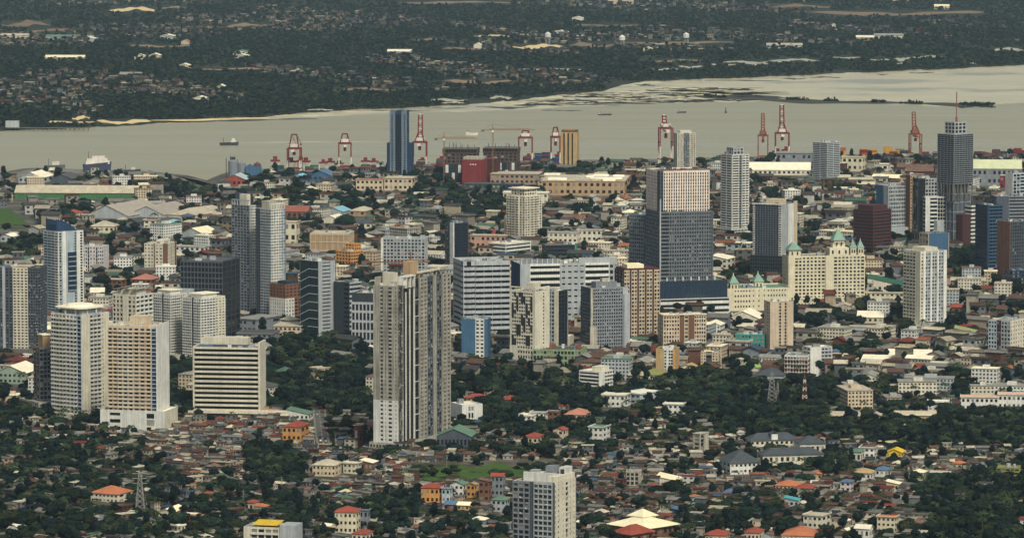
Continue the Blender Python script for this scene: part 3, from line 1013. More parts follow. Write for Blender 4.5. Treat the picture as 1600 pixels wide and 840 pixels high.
# --- twin white towers
TW = [('white twin-block condominium tower standing to the rear of its pair', 238, 267, 291, 462, 566, 40),
      ('white condominium tower in front of its twin, beside the dark glass office', 284, 314, 350, 468, 572, 42)]
for lab, x0, xc, x1, yt, yb, ph in TW:
    b = Bld('condominium_tower', lab, 'tower', x0, xc, x1, yt, yb, ph, group='twin white condominium towers')
    b.body(24, [seg(.5, 'balc', 4, WHITE, pf=.35, sf=.4, bd=1.0, cur=.35, bm=WHITE), seg(.12, 'grid', 1, DGREY, pf=.2, sf=.2, d=-.3, cur=0), seg(.38, 'balc', 3, WHITE, pf=.35, sf=.4, bd=1.0, cur=.35, bm=WHITE)],
           [seg(.6, 'balc', 5, WHITE, pf=.35, sf=.4, bd=1.0, cur=.35, bm=WHITE), seg(.4, 'grid', 3, CREAM, pf=.5, sf=.5)], par=1.4, roof=ROOFW)
    b.box('penthouse', WHITE, -b.W * .3, b.W * .3, -b.D * .3, b.D * .3, b.H + .13, b.H + 4)
    b.box('penthouse_roof', ROOFW, -b.W * .36, b.W * .36, -b.D * .36, b.D * .36, b.H + 4.01, b.H + 4.7)
    b.roofstuff(5, mats=(WHITE, CREAM), hmax=3)
    b.done()

# --- cream tower behind the beige one
b = Bld('condominium_tower', 'cream tower with slanted roof canopies rising behind the beige balconied tower', 'tower', 175, 213, 237, 463, 600, 30)
Z, W, D = b.H, b.W, b.D
b.body(20, [g_(.45, 3, CREAM, pf=.4, sf=.35, cur=.2), seg(.2, 'blank', 1, CREAM, d=.5), g_(.35, 2, CREAM, pf=.4, sf=.35, g=GLB)], [seg(1, 'balc', 4, WHITE, pf=.3, sf=.4, bd=.8)], par=1.2)
for j in range(3):
    mb = MB()
    x = -W * .5 + W * .34 * j
    mb.add([(x, -D * .45, Z + 5), (x + W * .3, -D * .45, Z + 6.6), (x + W * .3, D * .4, Z + 7.4), (x, D * .4, Z + 5.8), (x, -D * .45, Z + 5.4), (x + W * .3, -D * .45, Z + 7), (x + W * .3, D * .4, Z + 7.8), (x, D * .4, Z + 6.2)],
           [(3, 2, 1, 0), (4, 5, 6, 7), (0, 1, 5, 4), (1, 2, 6, 5), (2, 3, 7, 6), (3, 0, 4, 7)], ROOFT)
    mb.build('roof_canopy', b.root)
    b.box('canopy_post', CREAM, x + 1, x + 2, -D * .3, -D * .2, Z + .13, Z + 5.2)
b.box('penthouse', CREAM, -W * .4, W * .35, -D * .25, D * .3, Z + .13, Z + 4.2)
b.done()

# --- dark tower with cream strip at the frame edge
b = Bld('apartment_tower', 'dark grey tower with one broad cream windowed strip, cut by the frame edge', 'tower', -22, 64, 72, 420, 560, 10, wr=22)
b.body(31, [g_(.30, 6, DGREY, pf=.4, sf=.4, cur=.1), seg(.05, 'blank', 1, LGREY, d=.4), g_(.14, 2, DGREY, pf=.4, sf=.4, cur=.1), seg(.28, 'balc', 4, CREAM, pf=.45, sf=.42, bd=.5, cur=0), g_(.23, 5, DGREY, pf=.35, sf=.4, cur=.08)], [g_(1, 4, DGREY, cur=.1)], par=1.5, roof=ROOFG)
b.box('roof_slab', ROOFT, b.W * .02, b.W * .32, -b.D * .5 - .4, b.D * .4, b.H + 1.52, b.H + 2.3)
b.box('podium', DCONC, -b.W * .5 - .2, b.W * .5 + 18, -b.D * .5 - 5, b.D * .5, -4, 9)
b.roofstuff(6)
b.done()

# --- pale blue tower with sail crown
b = Bld('apartment_tower', 'tall pale blue tower crowned by a dark blue curved sail', 'tower', 66, 92, 129, 364, 505, 52)
Z, W, D = b.H, b.W, b.D
b.body(33, [seg(.75, 'balc', 3, LBLUE, pf=.2, sf=.4, g=GLB, bd=.9, cur=.1), seg(.25, 'balc', 1, WHITE, pf=.2, sf=.4, bd=.9)],
       [g_(.15, 1, LBLUE, pf=.45, sf=.3, g=GLB), seg(.14, 'blank', 1, WHITE, d=.5), seg(.09, 'blank', 1, LBLUE, d=-.2), seg(.26, 'blank', 1, LBLUE, d=-.3), g_(.09, 1, LBLUE, pf=.3, sf=.3, g=GLB, cur=0), seg(.12, 'blank', 1, WHITE, d=.5), g_(.15, 1, WHITE, pf=.4, sf=.3, g=GLB, cur=0)], par=1.4, roof=ROOFG)
fr = b.frames(-W / 2, W / 2, -D / 2, D / 2)['R']
za, zb = b.hz_(455), b.hz_(395)
b.fb('glass_bay', GLB, fr, D * .36, D * .68, za, zb, -.1, 1.0)
for i in range(8):
    z = za + (zb - za) * i / 8
    b.fb('bay_band', LBLUE, fr, D * .36, D * .68, z, z + .7, 1.01, 1.25)
mb = MB()
prof = [(-.46, 13.6), (-.36, 13.2), (-.2, 11.8), (-.04, 9.6), (.12, 6.8), (.26, 3.4), (.34, 0.3)]
for xa, xb2 in ((-W * .40, -W * .34), (W * .28, W * .34)):
    vs = [(xa, D * p[0], Z + .13) for p in prof] + [(xa, D * p[0], Z + .13 + p[1]) for p in prof]
    vs += [(xb2, v[1], v[2]) for v in vs]
    q = len(prof)
    fs = []
    for i in range(q - 1):
        fs += [(i, i + 1, q + i + 1, q + i), (2 * q + i + 1, 2 * q + i, 3 * q + i, 3 * q + i + 1), (q + i, q + i + 1, 3 * q + i + 1, 3 * q + i)]
    fs += [(0, q, 3 * q, 2 * q)]
    mb.add(vs, fs, DBLUE)
mb.build('sail_wall', b.root)
for i, p in enumerate(prof[:-1]):
    b.box('sail_rib', WHITE, -W * .36, W * .36, D * p[0] + .05, D * p[0] + .75, Z + p[1] - .8, Z + p[1] + .35)
b.box('sail_back', DBLUE, -W * .34 + .02, W * .28 - .02, -D * .46, -D * .43, Z + .13, Z + 8)
b.box('crown_base', SLATE, -W * .32, W * .26, -D * .4, D * .3, Z + .13, Z + 3)
b.done()

# --- others along the left
def simple(name, label, cat, x0, xc, x1, yt, yb, ph, fl, F, R=None, n=4, group=None, **kw):
    wl, wr = kw.pop('wl', None), kw.pop('wr', None)
    b = Bld(name, label, cat, x0, xc, x1, yt, yb, ph, group=group, wl=wl, wr=wr)
    b.body(fl, F, R, **kw)
    b.roofstuff(n)
    return b

simple('office_block', 'lilac-white block with tall dark window strips beside the pale blue tower', 'building', 129, 162, 168, 386, 432, 12, 8,
       [g_(.22, 2, LILAC, pf=.4, sf=.4), g_(.1, 1, LILAC, pf=.3, sf=.1, cur=0), g_(.3, 2, LILAC, pf=.6, sf=.45), g_(.1, 1, LILAC, pf=.3, sf=.1, cur=0), g_(.28, 3, LILAC, pf=.4, sf=.5)], roof=ROOFT).done()
b = simple('apartment_block', 'cream block with brown vertical strips among the low roofs', 'building', 225, 262, 273, 382, 430, 14, 9,
       [g_(.4, 3, CREAM, pf=.55, sf=.5), seg(.06, 'blank', 1, BROWN, d=-.2), g_(.34, 2, CREAM, pf=.55, sf=.5), seg(.2, 'blank', 1, BROWN)], roof=ROOFT)
b.box('roof_house', CREAM, -b.W * .1, b.W * .3, -b.D * .2, b.D * .3, b.H + .13, b.H + 4)
b.done()
b = simple('office_tower', 'dark glass office block with pale mullions behind the white twin towers', 'building', 281, 348, 367, 410, 540, 18, 15,
       [seg(1, 'grid', 12, DGREY, pf=.22, sf=.22, g=GLT, cur=0)], [seg(1, 'grid', 4, SLATE, pf=.15, sf=.2, cur=0)], roof=ROOFD, wr=46)
b.box('side_annex', LGREY, -b.W * .5 - 4, -b.W * .5 + 14, -b.D * .5 - 8, -b.D * .5 - .1, -3, b.hz_(452))
b.done()

# --- tall grey pair
b = Bld('condominium_tower', 'tall blue-grey condominium slab joined to a paler twin, both with open rooftop frames', 'tower', 361, 390, 401, 322, 500, 42)
b.body(40, [g_(1, 6, MGREY, pf=.3, sf=.4, g=GL, cur=.12)], [g_(.4, 2, LGREY, pf=.5, sf=.5), seg(.6, 'balc', 2, WHITE, pf=.3, sf=.4, bd=.7)], par=0.5)
for j in range(7):
    b.box('roof_post', LGREY, -b.W * .5 + b.W * .15 * j, -b.W * .5 + b.W * .15 * j + .8, -b.D * .5 + .2, -b.D * .5 + 1, b.H + .6, b.H + 5)
b.box('roof_beam', LGREY, -b.W * .5, b.W * .5, -b.D * .5 + .1, -b.D * .5 + 1.1, b.H + 5.01, b.H + 6)
b.box('plant_tower', CREAM, -b.W * .2, b.W * .2, -b.D * .1, b.D * .4, b.H + .13, b.H + 11)
b.box('plant_tower', DGREY, -b.W * .48, -b.W * .25, b.D * .0, b.D * .4, b.H + .13, b.H + 12)
b.done()
b = Bld('condominium_tower', 'tall pale balconied condominium slab, the lighter of the joined grey pair', 'tower', 399, 424, 446, 328, 506, 45)
b.body(40, [seg(.3, 'grid', 2, DGREY, pf=.3, sf=.3, cur=0), seg(.7, 'balc', 4, LGREY, pf=.3, sf=.42, bd=.8, cur=.15)], [seg(.7, 'balc', 4, WHITE, pf=.35, sf=.42, bd=.8, cur=.15), g_(.3, 2, LBLUE, pf=.4, sf=.4)], par=0.5)
for j in range(6):
    b.box('roof_post', WHITE, b.W * .5 - 1.2, b.W * .5 - .3, -b.D * .5 + .5 + b.D * .18 * j, -b.D * .5 + 1.3 + b.D * .18 * j, b.H + .6, b.H + 5)
b.box('roof_beam', WHITE, b.W * .5 - 1.4, b.W * .5 - .2, -b.D * .5 + .2, b.D * .5 - .2, b.H + 5.01, b.H + 6)
b.box('plant_tower', CONC, -b.W * .3, b.W * .2, -b.D * .3, b.D * .2, b.H + .13, b.H + 8)
b.box('plant_tower', CREAM, -b.W * .3, b.W * .1, b.D * .21, b.D * .4, b.H + .13, b.H + 5)
b.done()

simple('apartment_block', 'small cream block with a dark central bay before the tall grey pair', 'building', 365, 380, 388, 434, 478, 25, 9, [g_(.5, 2, CREAM, pf=.5, sf=.4), g_(.5, 2, BROWN, pf=.2, sf=.3, cur=0)]).done()
simple('apartment_block', 'small yellow-cream block with arched-looking dark windows beside its cream neighbour', 'building', 381, 400, 407, 432, 478, 20, 9, [g_(1, 4, YCREAM, pf=.45, sf=.4, cur=.05)], roof=ROOFT).done()
b = simple('hotel', 'white hotel with slanting dark brown upper storeys over a brown podium', 'hotel', 420, 446, 476, 468, 512, 45, 8, [g_(1, 7, WHITE, pf=.6, sf=.3)], [g_(.45, 3, WHITE, pf=.6, sf=.3), seg(.55, 'grid', 3, BROWN, pf=.3, sf=.5, cur=0)], n=0)
b.block(-b.W / 2 + .3, b.W / 2 - .3, -b.D / 2 + .3, b.D / 2 - .3, b.H + 1.02, b.hz_(446), 4, [seg(1, 'grid', 5, BROWN, pf=.5, sf=.6, cur=0)], roof=ROOFG, skirt=False)
b.box('sign_box', SLATE, -b.W * .2, b.W * .3, -b.D * .3, b.D * .3, b.hz_(446) + .13, b.hz_(440))
b.done()
b = Bld('office_tower', 'teal glass office with pale chevron lines and a grey slotted side', 'building', 467, 497, 524, 410, 530, 45)
b.body(21, [seg(1, 'grid', 6, SLATE, pf=.06, sf=.1, g=GLT, cur=0)], [seg(.2, 'blank', 1, LGREY), g_(.55, 1, LGREY, pf=.15, sf=.66, cur=0), seg(.25, 'blank', 1, LGREY)], core=GLT, roof=ROOFG)
fr = b.frames(-b.W / 2, b.W / 2, -b.D / 2, b.D / 2)['F']
for i in range(9):      # chevron bands
    z = b.H * (.04 + .107 * i)
    for h in (0, 1):
        u0, u1 = (0, b.W * .5) if h == 0 else (b.W * .5, b.W)
        s0, s1 = (z - 5, z + .6) if h == 0 else (z + .6, z + .6)
        mb = b.m('chevron_band', LBLUE)
        o, u, nn, _, _ = fr
        P = lambda a, d, zz: (o[0] + u[0] * a + nn[0] * d, o[1] + u[1] * a + nn[1] * d, zz)
        mb.add([P(u0, .06, s0), P(u1, .06, s1), P(u1, -.1, s1), P(u0, -.1, s0), P(u0, .06, s0 + .7), P(u1, .06, s1 + .7), P(u1, -.1, s1 + .7), P(u0, -.1, s0 + .7)],
               [(3, 2, 1, 0), (4, 5, 6, 7), (0, 1, 5, 4), (1, 2, 6, 5), (2, 3, 7, 6), (3, 0, 4, 7)], LBLUE)
b.roofstuff(5)
b.done()
b = simple('office_block', 'dark office block with white banded end and leaning dark side wall', 'building', 521, 546, 565, 443, 530, 40, 12, [seg(.6, 'blank', 1, SLATE), seg(.4, 'band', 1, SLATE, sf=.5)], [seg(1, 'band', 1, LGREY, sf=.5, cur=0)], roof=ROOFD)
b.done()
b = simple('office_block', 'white framed block with big square windows and dark attic behind the concrete tower', 'building', 549, 590, 604, 474, 550, 14, 5, [g_(1, 7, LGREY, pf=.32, sf=.25, cur=0, g=GLT)], n=0, roof=ROOFG)
b.block(-b.W / 2 + .5, b.W / 2 - .5, -b.D / 2 + .5, b.D / 2 - .5, b.H + 1.02, b.hz_(460), 1, [seg(1, 'blank', 1, SLATE)], roof=ROOFG, skirt=False)
b.roofstuff(4, z=b.hz_(460))
b.done()
simple('warehouse_block', 'beige windowless block with a gridded facade behind the teal glass office', 'building', 484, 546, 551, 366, 406, 6, 3, [g_(1, 7, BEIGE, pf=.12, sf=.14, g=TAN, cur=0)], core=TAN, roof=ROOFT, wr=40).done()
b = simple('apartment_block', 'stepped orange block with banded windows', 'building', 524, 548, 567, 394, 424, 42, 6, [seg(1, 'grid', 5, ORANGE, pf=.3, sf=.5, cur=0)], roof=RCREAM)
b.block(-b.W * .2, b.W * .4, -b.D * .1, b.D * .45, b.H + .2, b.hz_(383), 2, [g_(1, 3, ORANGE, sf=.5)], roof=YELLOW, skirt=False)
b.done()
simple('office_block', 'white block with a dense grid of dark windows beyond the orange block', 'building', 595, 664, 670, 374, 432, 6, 11, [seg(.05, 'blank', 1, WHITE), g_(.95, 12, LGREY, pf=.35, sf=.35, cur=.1)], roof=ROOFG, wr=26).done()
b = simple('office_tower', 'slim black glass tower edged by a white fin', 'building', 695, 709, 732, 350, 430, 55, 18, [seg(.6, 'grid', 3, DGREY, pf=.2, sf=.3), seg(.4, 'blank', 1, WHITE, d=.6)], [seg(1, 'grid', 5, DBLUE, pf=.05, sf=.08, g=GL, cur=0)], n=3)
b.done()
b = simple('apartment_tower', 'cream stepped tower with balconied bays and a flat pavilion roof', 'tower', 791, 820, 847, 308, 385, 42, 20, [seg(.3, 'balc', 2, CREAM, pf=.35, sf=.4, bd=.7), seg(.4, 'balc', 2, CREAM, pf=.3, sf=.4, d=1), seg(.3, 'grid', 2, CREAM, pf=.4, sf=.4)], n=0, roof=ROOFW)
b.block(-b.W * .36, b.W * .36, -b.D * .36, b.D * .36, b.H + .14, b.H + 8, 2, [g_(1, 5, CREAM, sf=.4)], roof=ROOFW, skirt=False)
b.box('pavilion_roof', ROOFW, -b.W * .44, b.W * .44, -b.D * .44, b.D * .44, b.H + 9.02, b.H + 10)
b.box('brown_infill', RRUST, -b.W * .52, b.W * .1, -b.D * .52, -b.D * .5 - .2, 0, b.H * .42)
b.box('low_wing', CREAM, -b.W * .5 - 9, -b.W * .5 - .2, -b.D * .3, b.D * .5, -3, b.H * .55)
b.done()

# --- hospital complex
b = Bld('medical_centre', 'broad grey-white medical centre with close horizontal bands and a rounded corner', 'building', 706, 724, 797, 414, 532, 76, wl=42)
Z, W, D = b.H, b.W, b.D
b.body(14, [seg(1, 'band', 1, LGREY, sf=.55, cur=0)], [seg(.25, 'band', 2, LGREY, sf=.58, pf=.05), seg(.75, 'band', 4, LGREY, sf=.52, d=1.1, pf=.02)], par=3.5, roof=ROOFG)
mb = MB()
for i in range(14):
    mb.cyl(W / 2 - 5.5, -D / 2 + 5.5, Z * i / 14, Z * (i + .58) / 14, 6.6, n=20, m=LGREY)
mb.build('corner_band', b.root)['kind'] = 'stuff'
mb = MB()
mb.cyl(W / 2 - 5.5, -D / 2 + 5.5, -2, Z + 3.4, 6.0, n=20, m=GL)
mb.build('corner_drum', b.root)
b.box('podium', LGREY, -W * .5, W * .5 + 7, -D * .5 - 12, D * .5, -4, 8.5)
b.roofstuff(12, mats=(LGREY, WHITE, ROOFG))
b.done()
b = Bld('medical_centre', 'long grey-white medical block of banded wings around a slotted middle', 'building', 800, 812, 967, 415, 520, 78, wl=40)
Z, W, D = b.H, b.W, b.D
b.body(11, [seg(1, 'blank', 1, DBLUE)], [seg(.10, 'blank', 1, LGREY, d=.8), seg(.31, 'band', 1, WHITE, sf=.45, cur=0), seg(.25, 'grid', 4, LGREY, pf=.45, sf=.72, cur=0, d=.8), seg(.25, 'band', 1, WHITE, sf=.45, cur=0), seg(.09, 'grid', 2, LGREY, pf=.3, sf=.4)], par=1.5, roof=ROOFG)
b.box('roof_screen', MGREY, W * .5 - 3, W * .5 - 1.5, -D * .48, -D * .1, Z + .2, Z + 6)
b.box('roof_screen', LGREY, W * .5 - 3.2, W * .5 - 1.6, D * .1, D * .49, Z + .2, Z + 6.5)
for j in range(8):
    b.box('screen_frame', WHITE, W * .5 - 1.48, W * .5 - 1.1, -D * .48 + j * D * .052, -D * .48 + j * D * .052 + .6, Z + .2, Z + 6.2)
b.roofstuff(14, mats=(LGREY, WHITE, ROOFG))
b.box('white_annex', LGREY, W * .5 + 2, W * .5 + 20, D * .12, D * .40, -3, b.hz_(470))
b.done()
simple('hospital_wing', 'tiered white terraced block behind the medical centre', 'building', 762, 790, 830, 382, 405, 40, 4, [seg(1, 'band', 1, WHITE, sf=.5)], roof=ROOFW).done()
simple('office_block', 'low dark glass block with green edge behind the medical block', 'building', 846, 852, 902, 384, 408, 80, 4, [seg(1, 'band', 1, SLATE, sf=.4, cur=0)], [seg(.94, 'band', 1, SLATE, sf=.4, cur=0), seg(.06, 'blank', 1, TEAL)], roof=ROOFG, wl=22).done()
b = simple('office_block', 'blue block with a white windowed strip before the medical centre', 'building', 721, 762, 767, 500, 566, 8, 11, [seg(.53, 'blank', 1, BLUE), g_(.34, 2, WHITE, pf=.4, sf=.5, d=.3), seg(.13, 'blank', 1, BLUE)], [seg(1, 'blank', 1, BLUE)], wr=20, roof=ROOFT, ind='F')
b.done()

# --- mosaic hotel
b = Bld('hotel', 'cream hotel with a black mosaic of panels across its front', 'hotel', 797, 836, 859, 458, 572, 36)
Z, W, D = b.H, b.W, b.D
b.block(-W / 2, W / 2, -D / 2, D / 2, Z * .27, Z, 15, [seg(.06, 'blank', 1, CREAM, d=.1), seg(.84, 'mosaic', 9, CREAM, pf=.14, sf=.5, mm=wm('mosaic_black', (48, 46, 50)), cur=.3), seg(.1, 'blank', 1, CREAM, d=.1)],
        [seg(.52, 'blank', 1, CREAM), g_(.16, 1, CREAM, pf=.45, sf=.45, cur=0), seg(.32, 'blank', 1, CREAM)], par=1.5, skirt=False, ind='R')
b.block(-W / 2 - .2, W / 2 + .2, -D / 2 - .2, D / 2 + .2, 0, Z * .27 - .01, 4, [seg(.3, 'blank', 1, CREAM), g_(.6, 6, CREAM, pf=.3, sf=.5, cur=.1), seg(.1, 'blank', 1, CREAM)], [seg(1, 'blank', 1, CREAM)], par=.0, ind='F')
for j in range(6):
    b.box('roof_frame_post', CREAM, -W * .5 + .3 + j * W * .19, -W * .5 + 1.1 + j * W * .19, -D * .5 + .3, -D * .5 + 1.2, Z + 1.52, Z + 4)
b.box('roof_frame_beam', CREAM, -W * .5, W * .5, -D * .5 + .1, -D * .5 + 1.3, Z + 4.01, Z + 5)
b.box('roof_frame_beam', CREAM, W * .5 - 1.3, W * .5, -D * .5 + 1.32, D * .5, Z + 4.01, Z + 5)
b.box('lift_tower', CREAM, -W * .1, W * .25, -D * .1, D * .3, Z + .13, Z + 8)
b.roofstuff(4)
b.done()
b = simple('hotel_wing', 'dark-sided rear wing behind the cream mosaic hotel', 'hotel', 852, 872, 888, 456, 560, 30, 17, [g_(.7, 3, LGREY, pf=.3, sf=.4), seg(.3, 'blank', 1, CREAM, d=.4)], [seg(1, 'grid', 3, SLATE, pf=.08, sf=.1, cur=0)], roof=ROOFW)
b.box('roof_frame', CREAM, -b.W * .5, b.W * .5, -b.D * .5 + .1, -b.D * .5 + 1, b.H + 2.5, b.H + 3.4)
b.done()
simple('annex_block', 'small cream block with three dark window slots beside the mosaic hotel', 'building', 857, 889, 897, 527, 556, 14, 3, [g_(1, 3, CREAM, pf=.7, sf=.15, cur=0)], [seg(1, 'blank', 1, CREAM)], roof=ROOFW, n=1).done()
b = simple('construction_block', 'green netted low building under construction with orange hoists', 'building', 833, 908, 918, 548, 574, 10, 3, [g_(1, 14, wm('net_green', (140, 160, 124)), pf=.3, sf=.35, cur=.3)], core=GLV, roof=ROOFD, n=5)
b.box('hoist', CORANGE, -b.W * .18, -b.W * .08, -b.D * .3, -b.D * .1, b.H + .2, b.H + 5)
b.box('hoist', CORANGE, b.W * .38, b.W * .46, -b.D * .3, -b.D * .1, b.H + .2, b.H + 5)
for i in range(16):
    x = -b.W * .48 + i * b.W * .062
    b.box('scaffold_pole', DSTEEL, x, x + .3, -b.D * .42, -b.D * .41, b.H + .2, b.H + R_.uniform(2, 5))
b.done()
b = Bld('office_tower', 'unpainted grey tower with a fine window grid and stepped concrete shoulders', 'tower', 908, 922, 982, 452, 558, 70)
Z, W, D = b.H, b.W, b.D
b.body(20, [seg(1, 'band', 1, DGREY, sf=.5)], [seg(.06, 'blank', 1, CONC, d=.5), g_(.80, 13, MGREY, pf=.38, sf=.4, cur=.05), seg(.14, 'blank', 1, LGREY, d=.9)], par=1.2, roof=ROOFG)
b.box('attic', MGREY, -W * .2, W * .3, -D * .3, D * .25, Z + .13, Z + 6)
b.box('attic', CONC, 0, W * .2, -D * .12, D * .1, Z + 6.01, Z + 9)
b.box('shoulder', CONC, W * .5 + .6, W * .5 + 3, -D * .5 - 1, -D * .36, -3, Z * .45)
b.box('shoulder', LGREY, W * .5 + 1.0, W * .5 + 2.6, D * .37, D * .52, -3, Z * .92)
b.box('podium', DCONC, -W * .5 - 2, W * .5 + 5, -D * .5 - 5, D * .5 + 5, -4, 5)
b.roofstuff(5)
b.done()
b = simple('apartment_block', 'maroon and beige gridded block with a yellow rooftop', 'building', 961, 974, 1032, 424, 530, 74, 18, [seg(1, 'grid', 3, MAROON, pf=.4, sf=.4)],
           [g_(.16, 2, BEIGE, pf=.3, sf=.4), seg(.05, 'blank', 1, MAROON, d=-.3), g_(.16, 2, BEIGE, pf=.3, sf=.4), seg(.05, 'blank', 1, MAROON, d=-.3), g_(.16, 2, BEIGE, pf=.3, sf=.4), seg(.05, 'blank', 1, MAROON, d=-.3), g_(.16, 2, BEIGE, pf=.3, sf=.4), seg(.05, 'blank', 1, MAROON, d=-.3), g_(.16, 2, BEIGE, pf=.3, sf=.4)], roof=RCREAM, n=0)
b.box('yellow_attic', RCREAM, -b.W * .3, b.W * .3, -b.D * .35, b.D * .1, b.H + .13, b.H + 6)
b.box('maroon_attic', MAROON, -b.W * .5 + 1, b.W * .5 - 1, -b.D * .5 + 1, b.D * .5 - 1, b.H + .13, b.H + 2.4)
b.done()

# --- large two-tone tower
TGREY = wm('tower_grey', (106, 112, 120))
FINP = wm('fin_pink', (238, 224, 212))
b = Bld('office_tower', 'massive two-tone tower, grey gridded below and beige finned above', 'tower', 1010, 1031, 1115, 333, 492, 74)
Z, W, D = b.H, b.W, b.D
b.body(27, [g_(1, 10, TGREY, pf=.35, sf=.4, cur=.05)], [seg(.17, 'band', 1, TGREY, sf=.42, pf=0, cur=0), g_(.80, 17, TGREY, pf=.40, sf=.38, cur=.06), seg(.03, 'band', 1, DGREY, sf=.3)], par=1.2, roof=ROOFD)
zt = b.hz_(270)
b.block(-W * .5 + .5, W * .5 - 2, -D * .5 + .5, D * .5 - 3.5, Z + .2, zt, 12, [seg(.8, 'fin', 8, FINP, pf=.45, sf=.3), seg(.2, 'band', 1, DGREY, sf=.3)], [seg(.06, 'band', 1, DGREY, sf=.3), seg(.94, 'fin', 19, FINP, pf=.45, sf=.2)], par=1.5, roof=ROOFD, skirt=False)
for i in range(26):
    t = i / 25
    b.box('roof_mast', wm('mast_pink', (176, 140, 128)), W * .5 - 3.0, W * .5 - 2.6, -D * .48 + D * .92 * t, -D * .48 + D * .92 * t + .4, zt + .2, zt + 3.6)
b.roofstuff(8, z=zt, mats=(DGREY, BROWN, MGREY))
b.roofstuff(6, z=Z, x0=W * .5 - 1.8, x1=W * .5 - .6, hmax=2.5, mats=(RGREEN, DGREY))
b.box('white_edge', LGREY, W * .5 + .01, W * .5 + .7, -D * .5 - .6, -D * .5 + .8, -3, Z + 14)
# podium: dark glass over white bands
zp, zq = b.hz_(466), b.hz_(440)
b.block(-W * .5 - 10, W * .5 + 7, -D * .5 - 2, D * .5 + 13, zp + .02, zq, 4, [seg(1, 'grid', 22, SLATE, pf=.2, sf=.08, g=GLB, cur=0)], par=1, roof=RGREEN, skirt=False, core=GLB)
b.block(-W * .5 - 11, W * .5 + 9, -D * .5 - 3, D * .5 + 15, -6, zp, 4, [seg(1, 'band', 1, WHITE, sf=.5, cur=0)], par=.0, roof=ROOFG)
for i in range(7):
    b.box('terrace_light', WHITE, W * .5 + 3, W * .5 + 4.2, -D * .4 + i * D * .15, -D * .4 + i * D * .15 + 1.2, zq + .2, zq + 4.5)
b.done()
b = simple('office_tower', 'lower grey gridded wing beside the massive two-tone tower', 'tower', 983, 1006, 1029, 337, 478, 42, 24, [g_(1, 8, MGREY, pf=.36, sf=.4, cur=.06)], [g_(.7, 5, DGREY, pf=.36, sf=.4, cur=.06), seg(.3, 'band', 1, DGREY, sf=.4)], roof=RGREEN)
b.done()
b = simple('apartment_block', 'beige and brown H-shaped block with a pale flat roof below the two-tone tower', 'building', 1029, 1036, 1104, 494, 549, 80, 9, [g_(1, 3, BEIGE)], [g_(.38, 6, PINK, pf=.35, sf=.4), seg(.11, 'blank', 1, BROWN, d=-.4), g_(.10, 1, BEIGE, pf=.3, sf=.4), seg(.14, 'blank', 1, BROWN, d=.2), g_(.27, 5, PINK, pf=.35, sf=.4)], roof=ROOFW, wl=24, ind='R')
b.box('roof_edge', ROOFW, b.W * .5 - 2, b.W * .5 + .8, -b.D * .51, b.D * .51, b.H + 1.02, b.H + 2)
b.done()

# --- white balconied tower with podium
b = simple('apartment_tower', 'white tower with stacked wraparound balconies beyond the dark slab', 'tower', 1127, 1143, 1171, 243, 376, 58, 34, [seg(1, 'band', 2, WHITE, sf=.45, pf=.1)], [seg(.4, 'band', 1, WHITE, sf=.45, d=.8), seg(.2, 'grid', 1, LGREY, pf=.3, sf=.2, cur=0), seg(.4, 'balc', 2, WHITE, pf=.2, sf=.4, bd=1.2)], roof=ROOFG)
Z, W, D = b.H, b.W, b.D
b.block(-W * .3, W * .32, -D * .3, D * .3, Z + .2, Z + 8, 2, [seg(1, 'grid', 3, LGREY, pf=.3, sf=.3)], roof=ROOFG, skirt=False)
b.block(-W * .5 - 14, W * .5 + 8, -D * .5 - 6, D * .5 + 6, -3, b.hz_(358), 4, [seg(1, 'band', 8, WHITE, sf=.5, pf=.1)], roof=ROOFG)
b.done()
# --- dark slab with white edges
b = Bld('hotel', 'dark grey hotel slab with white balconied edges and a tall white side fin', 'hotel', 1177, 1221, 1247, 322, 440, 26)
Z, W, D = b.H, b.W, b.D
z0 = b.hz_(400)
b.block(-W / 2, W / 2, -D / 2, D / 2, z0 + .02, Z, 22, [seg(.07, 'balc', 1, WHITE, pf=.2, sf=.35, bd=.8), seg(.82, 'fin', 9, DGREY, pf=.4, sf=.4), seg(.11, 'balc', 1, WHITE, pf=.2, sf=.35, bd=.8)], [seg(.4, 'blank', 1, LGREY), seg(.6, 'blank', 1, MGREY, d=-.2)], par=1.2, skirt=False, roof=ROOFG)
b.block(-W / 2 - 2, W / 2 + 1, -D / 2 - 2, D / 2 + 2, 0, z0, 7, [seg(1, 'grid', 14, SLATE, pf=.3, sf=.3, g=GLT, cur=0)], par=.5, roof=ROOFD)
b.box('roof_lip', WHITE, -W * .5 - .8, W * .5 + .5, -D * .5 - .8, -D * .5 - .05, Z + 1.22, Z + 2.4)
b.box('white_fin', WHITE, W * .5 + .02, W * .5 + 2.2, -D * .08, D * .2, -3, Z + 1)
b.box('tan_fin', BEIGE, W * .5 + .02, W * .5 + 1.2, D * .3, D * .5, -3, Z + 3)
b.box('roof_pavilion', BEIGE, -W * .2, W * .3, -D * .2, D * .2, Z + .2, Z + 6)
b.roofstuff(5)
b.done()

